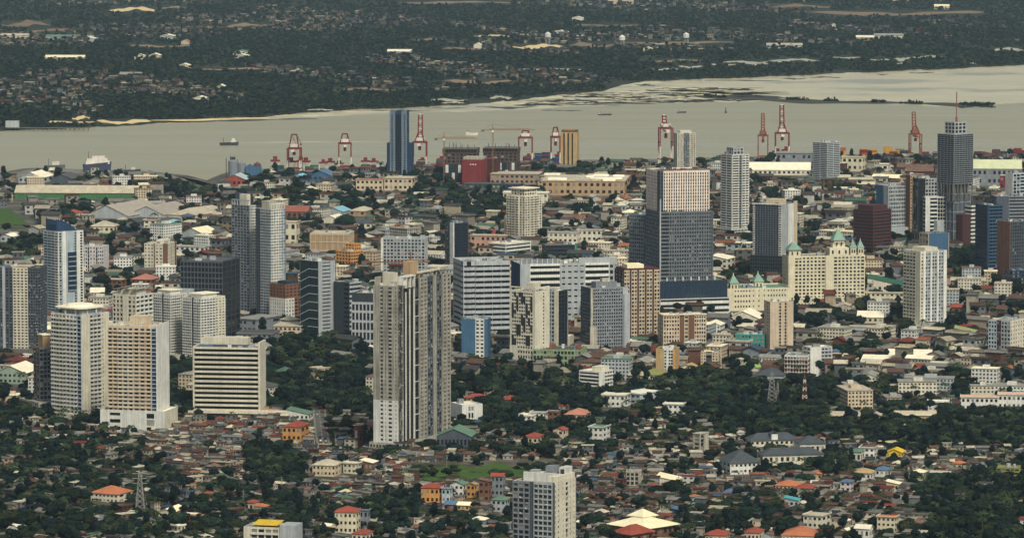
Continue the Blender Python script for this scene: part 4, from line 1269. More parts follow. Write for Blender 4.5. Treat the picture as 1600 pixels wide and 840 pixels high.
# --- hotel with turquoise turrets
def turret(b, x, y, w, z0, z1, roofh, dome=False):
    mb = MB()
    mb.box(x - w / 2, x + w / 2, y - w / 2, y + w / 2, z0, z1, YCREAM)
    mb.box(x - w * .56, x + w * .56, y - w * .56, y + w * .56, z1 + .01, z1 + .8, YCREAM)
    o = mb.build('turret', b.root)
    for sx, sy in ((0, -1), (1, 0)):
        for t in (-.22, .22):
            m2 = MB()
            m2.box(x + (t * w if sx == 0 else w * .5) - .6, x + (t * w if sx == 0 else w * .5) + .6, y + (t * w if sy == 0 else -w * .5) - .6, y + (t * w if sy == 0 else -w * .5) + .6, z1 - 4.4, z1 - 1.2, GL)
            m2.build('turret_window', o)
    m3 = MB()
    q = w * .62
    sq = [(x - q, y - q), (x + q, y - q), (x + q, y + q), (x - q, y + q)]
    m3.prism(sq, z1 + .81, z1 + .81 + roofh * .35, TURQ, .62)
    q *= .62
    m3.prism([(x - q, y - q), (x + q, y - q), (x + q, y + q), (x - q, y + q)], z1 + .82 + roofh * .35, z1 + .8 + roofh * .8, TURQ, .28)
    m3.cyl(x, y, z1 + .8 + roofh * .8, z1 + .8 + roofh * 1.15, q * .22, q * .05, 8, YCREAM)
    m3.build('turret_roof', b.root)

b = Bld('hotel', 'long cream hotel with turquoise turret roofs and rows of square windows', 'hotel', 1226, 1231, 1353, 402, 474, 79, wl=24)
Z, W, D = b.H, b.W, b.D
WR = lambda n_: g_(n_, n_, YCREAM, pf=.42, sf=.42, cur=.05)
b.body(13, [g_(1, 4, YCREAM, pf=.5)], [seg(1.6, 'blank', 1, YCREAM, d=.9), g_(1.0, 1, YCREAM, pf=.3, sf=.4, d=.3), WR(6), g_(1.1, 1, YCREAM, pf=.3, sf=.4, d=.3), seg(2.1, 'blank', 1, YCREAM, d=1.4), g_(1.1, 1, YCREAM, pf=.3, sf=.4, d=.3), WR(6), g_(1.1, 1, YCREAM, pf=.3, sf=.4, d=.3)], par=1.4, roof=ROOFD, ind='R')
x = W * .5 - 6
turret(b, W * .5 - 5.5, -D * .5 + 7, 12.5, Z - 1, Z + 7, 9)
b.box('central_tower', YCREAM, W * .5 - 13, W * .5 - .2, D * .04, D * .29, Z + 1.5, Z + 9)
for t in (.08, .165, .25):
    b.box('tower_window', GL, W * .5 - .4, W * .5 + .15, D * t - .9, D * t + .9, Z + 3, Z + 6.5)
b.box('central_stage', YCREAM, W * .5 - 11, W * .5 - 2, D * .085, D * .245, Z + 9.01, Z + 14)
turret(b, W * .5 - 6.5, D * .165, 11, Z + 14.01, Z + 16, 13)
turret(b, W * .5 - 5, D * .5 - 12, 6, Z + 1, Z + 8, 8.5)
turret(b, W * .5 - 5, D * .5 - 4, 6, Z + 1, Z + 8, 8.5)
b.roofstuff(7, x1=W * .5 - 8)
b.block(-W * .5 - 4, W * .5 + 9, -D * .5 + 3, D * .5 + 4, -4, 6, 2, [seg(1, 'grid', 22, YCREAM, pf=.7, sf=.6, cur=0)], par=.8, roof=ROOFT)
b.done()
b = Bld('hotel_wing', 'low cream hotel wing with a flat green roof and two small turquoise-capped turrets', 'hotel', 1127, 1134, 1238, 453, 486, 77, wl=46)
Z, W, D = b.H, b.W, b.D
b.body(4, [g_(1, 8, YCREAM, pf=.6, sf=.6)], [seg(.12, 'blank', 1, YCREAM, d=.7), g_(.26, 6, YCREAM, pf=.5, sf=.6, cur=0), g_(.25, 3, YCREAM, pf=.8, sf=.66, cur=0), g_(.3, 7, YCREAM, pf=.55, sf=.6, cur=0), seg(.07, 'blank', 1, YCREAM)], par=1.5, roof=RGREEN)
turret(b, W * .5 - 4.5, -D * .5 + 9, 8, -2, Z + 6, 9)
turret(b, -W * .2, D * .12, 9, Z + .2, Z + 4.5, 9)
b.roofstuff(6)
b.done()

# --- right-hand middle
b = simple('apartment_tower', 'tall blank cream slab with a central slot of dark windows', 'tower', 1195, 1203, 1240, 473, 558, 74, 17, [seg(.4, 'blank', 1, PINK), g_(.6, 2, PINK, pf=.5, sf=.5)], [seg(.36, 'blank', 1, PINK), g_(.14, 1, PINK, pf=.4, sf=.25, cur=0), seg(.1, 'blank', 1, BEIGE, d=-.2), g_(.14, 1, PINK, pf=.4, sf=.25, cur=0), seg(.26, 'blank', 1, PINK, d=.4)], n=2, roof=ROOFT, ind='R')
b.box('roof_hood', CREAM, b.W * .5 - 4, b.W * .5 + .3, -b.D * .12, b.D * .3, b.H + 1.02, b.H + 3)
b.done()
b = simple('apartment_block', 'teal five-storey block with cream window frames at the foot of the blank cream slab', 'building', 1149, 1194, 1199, 524, 557, 10, 5, [g_(1, 9, TEAL, pf=.42, sf=.42, cur=.5)], [seg(1, 'blank', 1, TEAL)], roof=ROOFG, wr=20, ind='F')
b.done()
b = simple('apartment_tower', 'pale many-ribbed apartment tower standing alone on the right', 'tower', 1414, 1438, 1481, 396, 514, 58, 22, [seg(.7, 'balc', 4, CREAM, pf=.35, sf=.4, bd=.7), seg(.3, 'blank', 1, CREAM, d=.6)], [g_(.09, 1, CREAM, pf=.3, sf=.4), seg(.08, 'blank', 1, WHITE, d=.5), g_(.2, 2, LGREY, pf=.3, sf=.4), seg(.06, 'blank', 1, WHITE, d=.5), g_(.2, 2, LGREY, pf=.3, sf=.4), seg(.06, 'blank', 1, WHITE, d=.5), g_(.2, 2, LGREY, pf=.3, sf=.4), seg(.11, 'blank', 1, WHITE, d=.5)], n=5, roof=ROOFW, par=2)
b.box('attic', CREAM, -b.W * .35, b.W * .35, -b.D * .25, b.D * .25, b.H + .2, b.H + 5)
b.box('podium', CREAM, -b.W * .5 - 6, b.W * .5 + 8, -b.D * .5 - 10, b.D * .5 + 2, -4, 4)
b.done()
# --- unfinished frame tower
b = Bld('construction_tower', 'dark unfinished tower of open concrete floors topped by a mast', 'tower', 1466, 1489, 1522, 211, 392, 52)
Z, W, D = b.H, b.W, b.D
n = 46
za, zb = b.hz_(303), b.hz_(288)
fr = [seg(1, 'band', 5, MGREY, pf=.04, sf=.36, g=GLV, cur=0)]
b.block(-W * .44, W * .44, -D * .44, D * .44, 0, za, 6, [seg(1, 'grid', 4, MGREY, pf=.12, sf=.12, g=GLV, cur=0)], core=DGREY, par=0, roof=DCONC)
b.block(-W * .5, W * .5, -D * .5, D * .5, zb, Z, 24, fr, [seg(1, 'band', 7, MGREY, pf=.04, sf=.36, g=GLV, cur=0)], core=GLV, par=0.3, roof=CONC, skirt=False)
for j in range(6):      # slanted transfer columns
    for (xx, yy, dx, dy) in ((W * .49, -D * .45 + j * D * .18, -1.0, 1.6 if j % 2 else -1.6), (-W * .45 + j * W * .18, -D * .49, 1.6 if j % 2 else -1.6, 1.0)):
        mb = MB()
        mb.bar((xx + dx, yy + dy, za - 9), (xx, yy, zb), .7, DCONC)
        mb.build('transfer_column', b.root)
b.box('transfer_core', DCONC, -W * .36, W * .36, -D * .36, D * .36, za, zb)
zc = b.hz_(193)
b.block(-W * .3, W * .3, -D * .3, D * .3, Z + .4, zc, 3, [seg(1, 'grid', 3, LGREY, pf=.3, sf=.3, g=GLV, cur=0)], core=GLV, par=1, roof=CONC, skirt=False)
mb = MB()
mb.bar((W * .05, 0, zc), (W * .05, 0, b.hz_(145)), .55, CORANGE)
mb.bar((W * .05, 0, zc), (W * .05, 0, zc + 6), 1.3, CORANGE)
mb.build('mast', b.root)
b.box('netting', TEAL, -W * .31, -W * .3 - .05, -D * .28, D * .1, Z + 2, zc)
b.box('side_block', LGREY, -W * .5, -W * .1, -D * .5 - 10, -D * .46, -3, b.hz_(345))
b.box('side_block', MAROON, W * .46, W * .5 + 9, -D * .3, D * .1, -3, b.hz_(335))
for i in range(12):
    b.box('white_band', WHITE, W * .46, W * .5 + 10, D * .12, D * .6, i * 4.6, i * 4.6 + 2)
b.box('dark_block', SLATE, W * .45, W * .5 + 9.5, D * .14, D * .58, -3, 53)
b.done()

# --- far towers
b = simple('apartment_tower', 'grey-white zigzag-balconied tower over a brown base near the port', 'tower', 1271, 1292, 1314, 224, 292, 45, 24, [seg(1, 'band', 2, LGREY, sf=.5, pf=.06)], n=5, roof=ROOFG)
b.box('brown_base', BROWN, -b.W * .5 - 2, b.W * .5 + 2, -b.D * .5 - 2, b.D * .5 + 2, -3, 9)
b.done()
b = simple('apartment_tower', 'cream and grey-green tower rising behind the two-tone tower', 'tower', 1053, 1058, 1087, 209, 278, 76, 22, [g_(1, 2, CREAM)], [seg(.1, 'grid', 1, CREAM, pf=.4, sf=.4), g_(.25, 3, CREAM, pf=.3, sf=.4), g_(.3, 3, MGREY, pf=.3, sf=.3), g_(.25, 3, CREAM, pf=.3, sf=.4), g_(.1, 1, CREAM, pf=.4, sf=.4)], roof=ROOFW)
b.box('crown', CREAM, -b.W * .4, b.W * .4, -b.D * .3, b.D * .3, b.H + .2, b.H + 4)
b.done()
b = simple('hotel', 'ochre tower with three dark vertical window slots by the mall', 'hotel', 876, 902, 905, 208, 270, 8, 20, [seg(.14, 'blank', 1, OCHRE), g_(.12, 1, OCHRE, pf=.2, sf=.06, cur=0), seg(.13, 'blank', 1, OCHRE, d=.2), g_(.12, 1, OCHRE, pf=.2, sf=.06, cur=0), seg(.13, 'blank', 1, OCHRE, d=.2), g_(.12, 1, OCHRE, pf=.2, sf=.06, cur=0), seg(.24, 'blank', 1, OCHRE)], [seg(1, 'blank', 1, OCHRE)], n=0, wr=20, roof=ROOFD)
b.box('crown', BROWN, -b.W * .46, b.W * .46, -b.D * .45, b.D * .45, b.H + 1.02, b.H + 4)
b.box('crown_cap', OCHRE, -b.W * .3, b.W * .3, -b.D * .3, b.D * .3, b.H + 4.01, b.H + 5.4)
b.done()
EDGEB = wm('edge_blue_grey', (112, 128, 146))
b = Bld('office_tower', 'slim dark blue tower with grey windowed edges on a beige podium', 'tower', 609, 636, 640, 179, 280, 6, wr=26)
Z, W, D = b.H, b.W, b.D
b.body(27, [seg(.06, 'blank', 1, EDGEB), g_(.14, 1, EDGEB, pf=.35, sf=.4, g=GLB, cur=0), seg(.10, 'blank', 1, EDGEB, d=.2), seg(.34, 'grid', 3, DBLUE, pf=.06, sf=.06, g=GLB, cur=0), seg(.10, 'blank', 1, EDGEB, d=.2), g_(.14, 1, EDGEB, pf=.35, sf=.4, g=GLB, cur=0), seg(.06, 'blank', 1, EDGEB)], [seg(1, 'grid', 5, DBLUE, pf=.1, sf=.2, g=GLB)], par=5, roof=ROOFG)
zs = b.hz_(224)
b.box('side_wing', DBLUE, -W * .5 - 4.5, -W * .5 - .05, -D * .4, D * .4, -3, zs)
b.box('side_wing', DBLUE, W * .5 + .05, W * .5 + 6.5, -D * .4, D * .4, -3, zs)
b.box('podium', CREAM, -W * .5 - 8, W * .5 + 8, -D * .5 - 16, D * .5, -3, b.hz_(274) - 6 + 6)
b.done()
CBROWN = wm('raw_brown', (92, 76, 72))
CB = [('unfinished dark block with white panels, to the left of the red mall box', 692, 744, 749, 233, 286), ('unfinished dark block topped with formwork poles, behind the maroon box', 755, 808, 813, 232, 280)]
for lab, x0, xc, x1, yt, yb in CB:
    b = Bld('construction_block', lab, 'building', x0, xc, x1, yt, yb, 7, wr=34)
    Z, W, D = b.H, b.W, b.D
    b.block(-W / 2, W / 2, -D / 2, D / 2, 0, Z * .55, 5, [g_(.7, 7, SLATE, pf=.4, sf=.4, cur=0), g_(.3, 3, CBROWN, pf=.5, sf=.3, cur=0)], par=.3, core=GLT)
    b.block(-W / 2, W / 2, -D / 2, D / 2, Z * .55 + .4, Z * .86, 3, [g_(1, 8, CBROWN, pf=.4, sf=.4, g=GLV, cur=.15)], core=GLV, par=.3, skirt=False)
    b.block(-W / 2 - .6, W / 2 + .6, -D / 2 - .6, D / 2 + .6, Z * .86 + .4, Z, 1, [g_(1, 11, CBROWN, pf=.15, sf=.2, g=GLV, cur=0)], core=GLV, par=.3, skirt=False, roof=DCONC)
    for i in range(5):
        b.box('white_panel', WHITE, -W * .42 + i * W * .19, -W * .42 + i * W * .19 + 4, -D * .5 - .2, -D * .5 + .02, Z * (.08 if i % 2 else .3), Z * (.3 if i % 2 else .53))
    for i in range(12):
        x, y = R_.uniform(-.46, .46) * W, R_.uniform(-.46, .46) * D
        b.box('formwork_pole', DSTEEL, x, x + .5, y, y + .5, Z + .2, Z + R_.uniform(3, 9))
    b.done()
b = simple('mall_block', 'plain red windowless mall box with three small white signs', 'building', 722, 754, 760, 251, 290, 9, 1, [seg(1, 'blank', 1, RED)], roof=RRED, wr=40, n=3)
for i in range(3):
    b.box('sign', WHITE, -b.W * .12 + i * 3.4, -b.W * .12 + i * 3.4 + 2.2, -b.D * .5 - .25, -b.D * .5 - .02, b.H * .82, b.H * .82 + 1.6)
b.box('roof_hoarding', CONC, -b.W * .5 + .4, b.W * .5 - .4, -b.D * .4, b.D * .4, b.H + 1.02, b.H + 4)
b.done()
b = simple('mall_block', 'ribbed maroon mall box against the unfinished block', 'building', 757, 777, 780, 249, 284, 8, 1, [seg(1, 'fin', 12, MAROON, pf=.5, sf=.9)], core=MAROON, roof=RRED, wr=30, n=1)
b.done()
b = simple('apartment_block', 'dark maroon octagonal office with banded windows', 'building', 1335, 1364, 1395, 330, 398, 45, 13, [seg(1, 'band', 1, MAROON, sf=.55, cur=0)], n=0, roof=RRED)
b.box('attic', MAROON, -b.W * .38, b.W * .38, -b.D * .38, b.D * .38, b.H + .2, b.H + 6)
b.done()
b = simple('office_block', 'grey-white gridded office with a solid blue-grey end wall', 'building', 1371, 1388, 1421, 292, 372, 62, 13, [seg(.6, 'blank', 1, BLUE), seg(.4, 'blank', 1, LGREY, d=.3)], [g_(1, 12, LGREY, pf=.3, sf=.4, cur=.2)], roof=ROOFG)
b.box('podium', LGREY, -b.W * .5 - 3, b.W * .5 + 9, -b.D * .5 - 4, b.D * .5 + 8, -3, 13)
b.done()
simple('apartment_tower', 'narrow beige tower wedged between the gridded office and the teal block', 'tower', 1416, 1421, 1434, 275, 372, 70, 20, [seg(1, 'blank', 1, BROWN)], [g_(1, 3, TAN, pf=.5, sf=.5)], n=2).done()
b = simple('office_tower', 'dark teal glass block beside the unfinished tower', 'building', 1427, 1433, 1474, 280, 390, 76, 20, [seg(1, 'grid', 3, SLATE, pf=.1, sf=.1, g=GLT)], [seg(.3, 'grid', 4, SLATE, pf=.08, sf=.1, g=GLT, cur=0), seg(.7, 'grid', 6, LGREY, pf=.3, sf=.3, g=GLT, cur=.1)], roof=ROOFD)
b.block(b.W * .5 + .5, b.W * .5 + 10, -b.D * .3, b.D * .5, -3, b.hz_(308), 14, [seg(1, 'band', 1, WHITE, sf=.4)], [seg(.2, 'blank', 1, WHITE), seg(.4, 'band', 1, WHITE, sf=.4), seg(.4, 'grid', 3, WHITE, pf=.1, sf=.1, g=GLT, cur=0)], skirt=False)
b.done()
simple('office_block', 'blue-grey windowless box with a small beige windowed side', 'building', 1438, 1450, 1484, 366, 424, 65, 6, [g_(1, 3, BEIGE, sf=.5)], [seg(1, 'blank', 1, BLUE)], roof=ROOFG, n=2).done()
b = simple('office_tower', 'dark office with a pale glass front at the right cluster', 'building', 1526, 1542, 1567, 322, 430, 62, 20, [seg(1, 'band', 1, DBLUE, sf=.35, cur=0)], [seg(.12, 'blank', 1, DBLUE), seg(.88, 'grid', 4, BLUE, pf=.04, sf=.3, g=GLG, cur=.05)], n=3, roof=ROOFD)
b.done()
simple('office_block', 'grey banded office behind the pale glass front', 'building', 1550, 1556, 1606, 308, 392, 78, 16, [seg(1, 'grid', 3, DGREY)], [seg(.4, 'blank', 1, DGREY), seg(.6, 'band', 1, MGREY, sf=.5)], n=4, wl=24).done()
simple('office_tower', 'pale blue and white tower at the frame edge behind the right cluster', 'tower', 1572, 1582, 1606, 272, 345, 60, 14, [seg(1, 'blank', 1, WHITE)], [seg(.5, 'grid', 2, LBLUE, pf=.2, sf=.2, g=GLG), seg(.5, 'band', 1, LBLUE, sf=.4)], n=2).done()
simple('apartment_tower', 'brown-edged dark tower dotted with square windows, cut by the right frame edge', 'tower', 1560, 1577, 1612, 348, 445, 60, 19, [seg(1, 'fin', 4, BROWN, pf=.5, sf=.9)], [g_(1, 9, DGREY, pf=.35, sf=.35, cur=.05)], n=5).done()
simple('office_block', 'dark tower portion low at the right cluster foot', 'building', 1571, 1582, 1615, 424, 452, 60, 5, [g_(1, 3, DGREY)], [g_(1, 9, DBLUE, pf=.3, sf=.4)], n=2).done()
b = simple('apartment_block', 'white and maroon apartment block cut by the right frame edge', 'building', 1546, 1578, 1606, 503, 566, 34, 10, [g_(.38, 3, LBLUE, pf=.3, sf=.4), seg(.2, 'grid', 2, MAROON, pf=.3, sf=.4, d=-.3), g_(.42, 3, LGREY, pf=.3, sf=.4)], [g_(1, 6, CREAM, pf=.6, sf=.5)], roof=ROOFG, ind='FR')
b.done()

# --- mid-distance smaller blocks
b = simple('office_block', 'orange and cream office with blue glass bay', 'building', 1025, 1055, 1063, 547, 586, 12, 8, [seg(.42, 'blank', 1, OCHRE, d=.2), g_(.12, 1, WHITE, pf=.2, sf=.3, g=GLB), seg(.1, 'blank', 1, WHITE, d=.3), g_(.24, 2, WHITE, pf=.15, sf=.3, g=GLB), seg(.12, 'blank', 1, ORANGE, d=.2)], [seg(1, 'blank', 1, OCHRE)], roof=ROOFD, n=3, ind='F')
b.done()
b = simple('apartment_block', 'sandy block shaped like a gateway round a dark centre', 'building', 1095, 1122, 1129, 551, 583, 14, 7, [g_(.3, 2, BEIGE, pf=.5, sf=.5), g_(.34, 1, DGREY, pf=.1, sf=.2, d=-.4), g_(.36, 2, BEIGE, pf=.5, sf=.5)], roof=RCREAM, n=1)
b.done()
simple('apartment_block', 'white block with red-brown balcony rails by the lattice masts', 'building', 1226, 1262, 1271, 557, 590, 12, 5, [seg(1, 'balc', 8, WHITE, pf=.2, sf=.35, bm=BROWN, bd=.8)], roof=ROOFG, n=2, ind='F').done()
simple('apartment_block', 'taller white rear block behind the brown-railed white block', 'building', 1256, 1266, 1301, 544, 588, 68, 8, [seg(1, 'balc', 2, WHITE, pf=.3, sf=.4)], [seg(.5, 'blank', 1, WHITE), seg(.5, 'balc', 3, LGREY, pf=.3, sf=.4)], roof=ROOFW, n=3).done()
b = simple('apartment_block', 'white terraced block with stepped balconies above the woods', 'building', 905, 936, 958, 582, 616, 36, 6, [seg(1, 'band', 1, WHITE, sf=.42, cur=0)], [seg(.4, 'blank', 1, WHITE), seg(.6, 'balc', 3, WHITE, pf=.2, sf=.4)], n=0, roof=ROOFW)
b.box('stair_tower', CREAM, -b.W * .05, b.W * .4, -b.D * .2, b.D * .4, b.H + .2, b.H + 4.5)
b.done()
b = simple('house', 'large plain white house with a flat roof beside the concrete tower', 'house', 704, 722, 754, 634, 668, 64, 3, [seg(1, 'blank', 1, WHITE)], [seg(.28, 'blank', 1, WHITE), g_(.3, 2, WHITE, pf=.3, sf=.3), seg(.42, 'blank', 1, WHITE)], roof=ROOFW, n=1, ind='R')
b.done()
b = simple('stair_tower', 'slim bare concrete stair tower between the houses', 'tower', 1083, 1094, 1108, 680, 716, 40, 6, [seg(1, 'grid', 1, CONC, pf=.4, sf=.4, g=GLV)], [seg(.4, 'grid', 1, DCONC, pf=.1, sf=.3, g=GLV), seg(.6, 'blank', 1, CONC)], n=0, roof=CONC)
b.box('roof_slab', CONC, -b.W * .55, b.W * .55, -b.D * .55, b.D * .55, b.H + 1.02, b.H + 1.5)
b.done()
b = simple('apartment_block', 'cream apartment block with a bright yellow shed roof at the lower frame edge', 'building', 380, 436, 448, 826, 862, 14, 4, [seg(.2, 'blank', 1, CREAM), seg(.8, 'balc', 4, CREAM, pf=.2, sf=.35, bd=1.0)], [seg(1, 'blank', 1, LGREY)], roof=ROOFG, n=1, ind='F')
Z, W, D = b.H, b.W, b.D
mb = MB()
mb.add([(-W * .26, -D * .5, Z + 2.2), (W * .46, -D * .5, Z + 2.2), (W * .46, D * .2, Z + 3.6), (-W * .26, D * .2, Z + 3.6), (-W * .26, -D * .5, Z + 2.5), (W * .46, -D * .5, Z + 2.5), (W * .46, D * .2, Z + 3.9), (-W * .26, D * .2, Z + 3.9)],
       [(3, 2, 1, 0), (4, 5, 6, 7), (0, 1, 5, 4), (1, 2, 6, 5), (2, 3, 7, 6), (3, 0, 4, 7)], YELLOW)
mb.build('shed_roof', b.root)
b.box('grey_tower', LGREY, W * .5 + .3, W * .5 + 11, -D * .5 + 1, D * .3, -3, Z + 2.5)
b.done()
simple('apartment_block', 'five-storey pale green block with open balconies on the right slope', 'building', 1558, 1592, 1598, 732, 754, 12, 4, [seg(1, 'balc', 5, OLIVE, pf=.2, sf=.35)], n=2, ind='F').done()
b = simple('unfinished_house', 'unfinished concrete house frame with column stubs above the roofs', 'house', 978, 998, 1004, 738, 766, 12, 4, [g_(1, 3, CONC, pf=.35, sf=.3, g=GLV, cur=0)], core=GLV, n=0, roof=CONC, ind='F')
for i in range(4):
    b.box('column_stub', CONC, -b.W * .48 + i * b.W * .3, -b.W * .48 + i * b.W * .3 + .5, -b.D * .45, -b.D * .42, b.H + .3, b.H + 3)
b.done()
# ================================================================== low buildings with pitched roofs
def roof_geo(w, d, z, kind, rh, ov, th=.18):
    """(verts, faces) of a pitched roof with thickness, ridge along x"""
    x, y = w / 2 + ov, d / 2 + ov
    if kind == 'gable':
        top = [(-x, -y, z), (x, -y, z), (x, 0, z + rh), (-x, 0, z + rh), (x, y, z), (-x, y, z)]
        f = [(0, 1, 2, 3), (3, 2, 4, 5)]
    elif kind == 'hip':
        r = max(0.2, x - y)
        top = [(-x, -y, z), (x, -y, z), (r, 0, z + rh), (-r, 0, z + rh), (x, y, z), (-x, y, z)]
        f = [(0, 1, 2, 3), (3, 2, 4, 5), (1, 4, 2), (5, 0, 3)]
    elif kind == 'shed':
        top = [(-x, -y, z), (x, -y, z), (x, y, z + rh), (-x, y, z + rh)]
        f = [(0, 1, 2, 3)]
    else:
        top = [(-x, -y, z), (x, -y, z), (x, y, z), (-x, y, z)]
        f = [(0, 1, 2, 3)]
    n = len(top)
    vs = [(a, b, c + th) for a, b, c in top] + top
    fs = list(f) + [tuple(n + i for i in reversed(q)) for q in f]
    ring = {4: [0, 1, 2, 3], 6: [0, 1, 2, 4, 5, 3] if kind == 'gable' else [0, 1, 4, 5]}[n]
    for i in range(len(ring)):
        a, b = ring[i], ring[(i + 1) % len(ring)]
        fs.append((b, a, n + a, n + b))
    return vs, fs

def wall_geo(w, d, z0, Z, kind, rh):
    """walls as one closed body, up to the gable or the slope of the roof"""
    x, y = w / 2, d / 2
    b = [(-x, -y, z0), (x, -y, z0), (x, y, z0), (-x, y, z0)]
    if kind == 'gable':
        t = [(-x, -y, Z), (x, -y, Z), (x, y, Z), (-x, y, Z), (-x, 0, Z + rh * .95), (x, 0, Z + rh * .95)]
        return b + t, [(3, 2, 1, 0), (0, 1, 5, 4), (2, 3, 7, 6), (1, 2, 6, 9, 5), (3, 0, 4, 8, 7), (4, 5, 9, 8), (7, 8, 9, 6)]
    q = rh * .97 if kind == 'shed' else 0
    t = [(-x, -y, Z), (x, -y, Z), (x, y, Z + q), (-x, y, Z + q)]
    return b + t, [(3, 2, 1, 0), (4, 5, 6, 7), (0, 1, 5, 4), (1, 2, 6, 5), (2, 3, 7, 6), (3, 0, 4, 7)]

def low(name, label, cat, x0, xc, x1, ye, yb, ph, wall, roof, kind='gable', rh=None, fl=1, nb=(4, 3), wl=None, wr=None, group=None, along=None, win=True, ov=.6, gl=GL, clear=6.0):
    """low building: eaves at photo row ye, foot at yb"""
    b = Bld(name, label, cat, x0, xc, x1, ye, yb, ph, wl=wl, wr=wr, group=group, clear=clear)
    W, D, Z = b.W, b.D, b.H
    mb = MB()
    swap = (D > W) if along is None else (along == 'y')
    w, d = (D, W) if swap else (W, D)
    rh = rh if rh is not None else d * .22
    vs, fs = wall_geo(w, d, -3.5, Z, kind, rh)
    if swap:
        vs = [(-v[1], v[0], v[2]) for v in vs]
    mb.add(vs, fs, wall)
    mb.build('wall', b.root)
    vs, fs = roof_geo(w, d, Z + .02, kind, rh, ov)
    if swap:
        vs = [(-v[1], v[0], v[2]) for v in vs]
    m2 = MB()
    m2.add(vs, fs, roof)
    b.roof = m2.build('roof', b.root)
    if kind == 'flat':
        m3 = MB()
        m3.box(-W / 2 - ov, W / 2 + ov, -D / 2 - ov, -D / 2 - ov + .3, Z + .21, Z + 1, wall)
        m3.box(W / 2 + ov - .3, W / 2 + ov, -D / 2 - ov + .31, D / 2 + ov, Z + .21, Z + 1, wall)
        m3.box(-W / 2 - ov, -W / 2 - ov + .3, -D / 2 - ov + .31, D / 2 + ov, Z + .21, Z + 1, wall)
        m3.build('parapet', b.root)
    if win:
        fh = Z / fl
        for i in range(fl):
            for face, n_, L in (('F', nb[0], W), ('R', nb[1], D)):
                for j in range(n_):
                    u = -L / 2 + L * (j + .5) / n_
                    ww, hh = L / n_ * .5, fh * .42
                    loc = (u, -D / 2 - .02, fh * (i + .35)) if face == 'F' else (W / 2 + .02, u, fh * (i + .35))
                    put('window', pane_mesh(round(ww, 1), round(hh, 1), .04, GLL if R_.random() < .15 else gl), b.root, loc, 0 if face == 'F' else math.pi / 2)
    return b

HB = 'house'
# school with slate roofs
b = low('school', 'long white school wing with a slate hip roof and dormer, the upper of three', 'school', 1168, 1172, 1249, 688, 706, 80, CREAM, RSLATE, 'hip', 5, 2, (2, 10), wl=15, group='slate-roofed school wings', along='y', ov=1)
m = MB(); m.box(b.W * .1, b.W * .5 + .6, -2.5, 2.5, b.H, b.H + 4.6, WHITE); m.build('dormer', b.root)
vs, fs = roof_geo(6, 9, b.H + 4.6, 'gable', 2.2, .4); m = MB(); m.add([(v[0] * 1.0 + b.W * .3, v[1] * .7, v[2]) for v in vs], fs, RSLATE); m.build('dormer_roof', b.root)
low('school', 'white school wing with a wide slate hip roof, standing lowest of the three', 'school', 1131, 1141, 1189, 723, 741, 74, WHITE, RSLATE, 'hip', 8, 2, (3, 7), wl=26, group='slate-roofed school wings', ov=1.2)
low('school', 'white school wing with a long slate roof stretching to the trees', 'school', 1188, 1192, 1288, 711, 726, 80, CREAM, RSLATE, 'hip', 4.5, 1, (2, 11), wl=17, group='slate-roofed school wings', along='y', ov=1)
low('school', 'small slate-roofed wing linking the school blocks', 'school', 1246, 1250, 1290, 693, 712, 80, CREAM, RSLATE, 'hip', 5, 1, (2, 5), wl=22, ov=1)
# church with cream roofs
b = low('church', 'church hall with a broad cream pyramid roof at the lower frame edge', 'church', 952, 1006, 1060, 826, 842, 45, BROWN, RCREAM, 'hip', 6, 1, (7, 7), ov=2.0)
vs, fs = roof_geo(b.W * .42, b.D * .42, b.H + 5.2, 'hip', 4.5, .8); m = MB(); m.add([(v[0] - b.W * .1, v[1] + b.D * .1, v[2]) for v in vs], fs, RCREAM); m.build('upper_roof', b.root)
m = MB(); m.box(-b.W * .29, b.W * .09, -b.D * .09, b.D * .29, b.H + 1, b.H + 5.19, CREAM); m.build('clerestory', b.root)
low('house', 'wide red pyramid roof in front of the cream-roofed church', 'house', 958, 985, 1022, 835, 852, 45, BROWN, RRED, 'hip', 5, 1, (4, 4), ov=1.5)
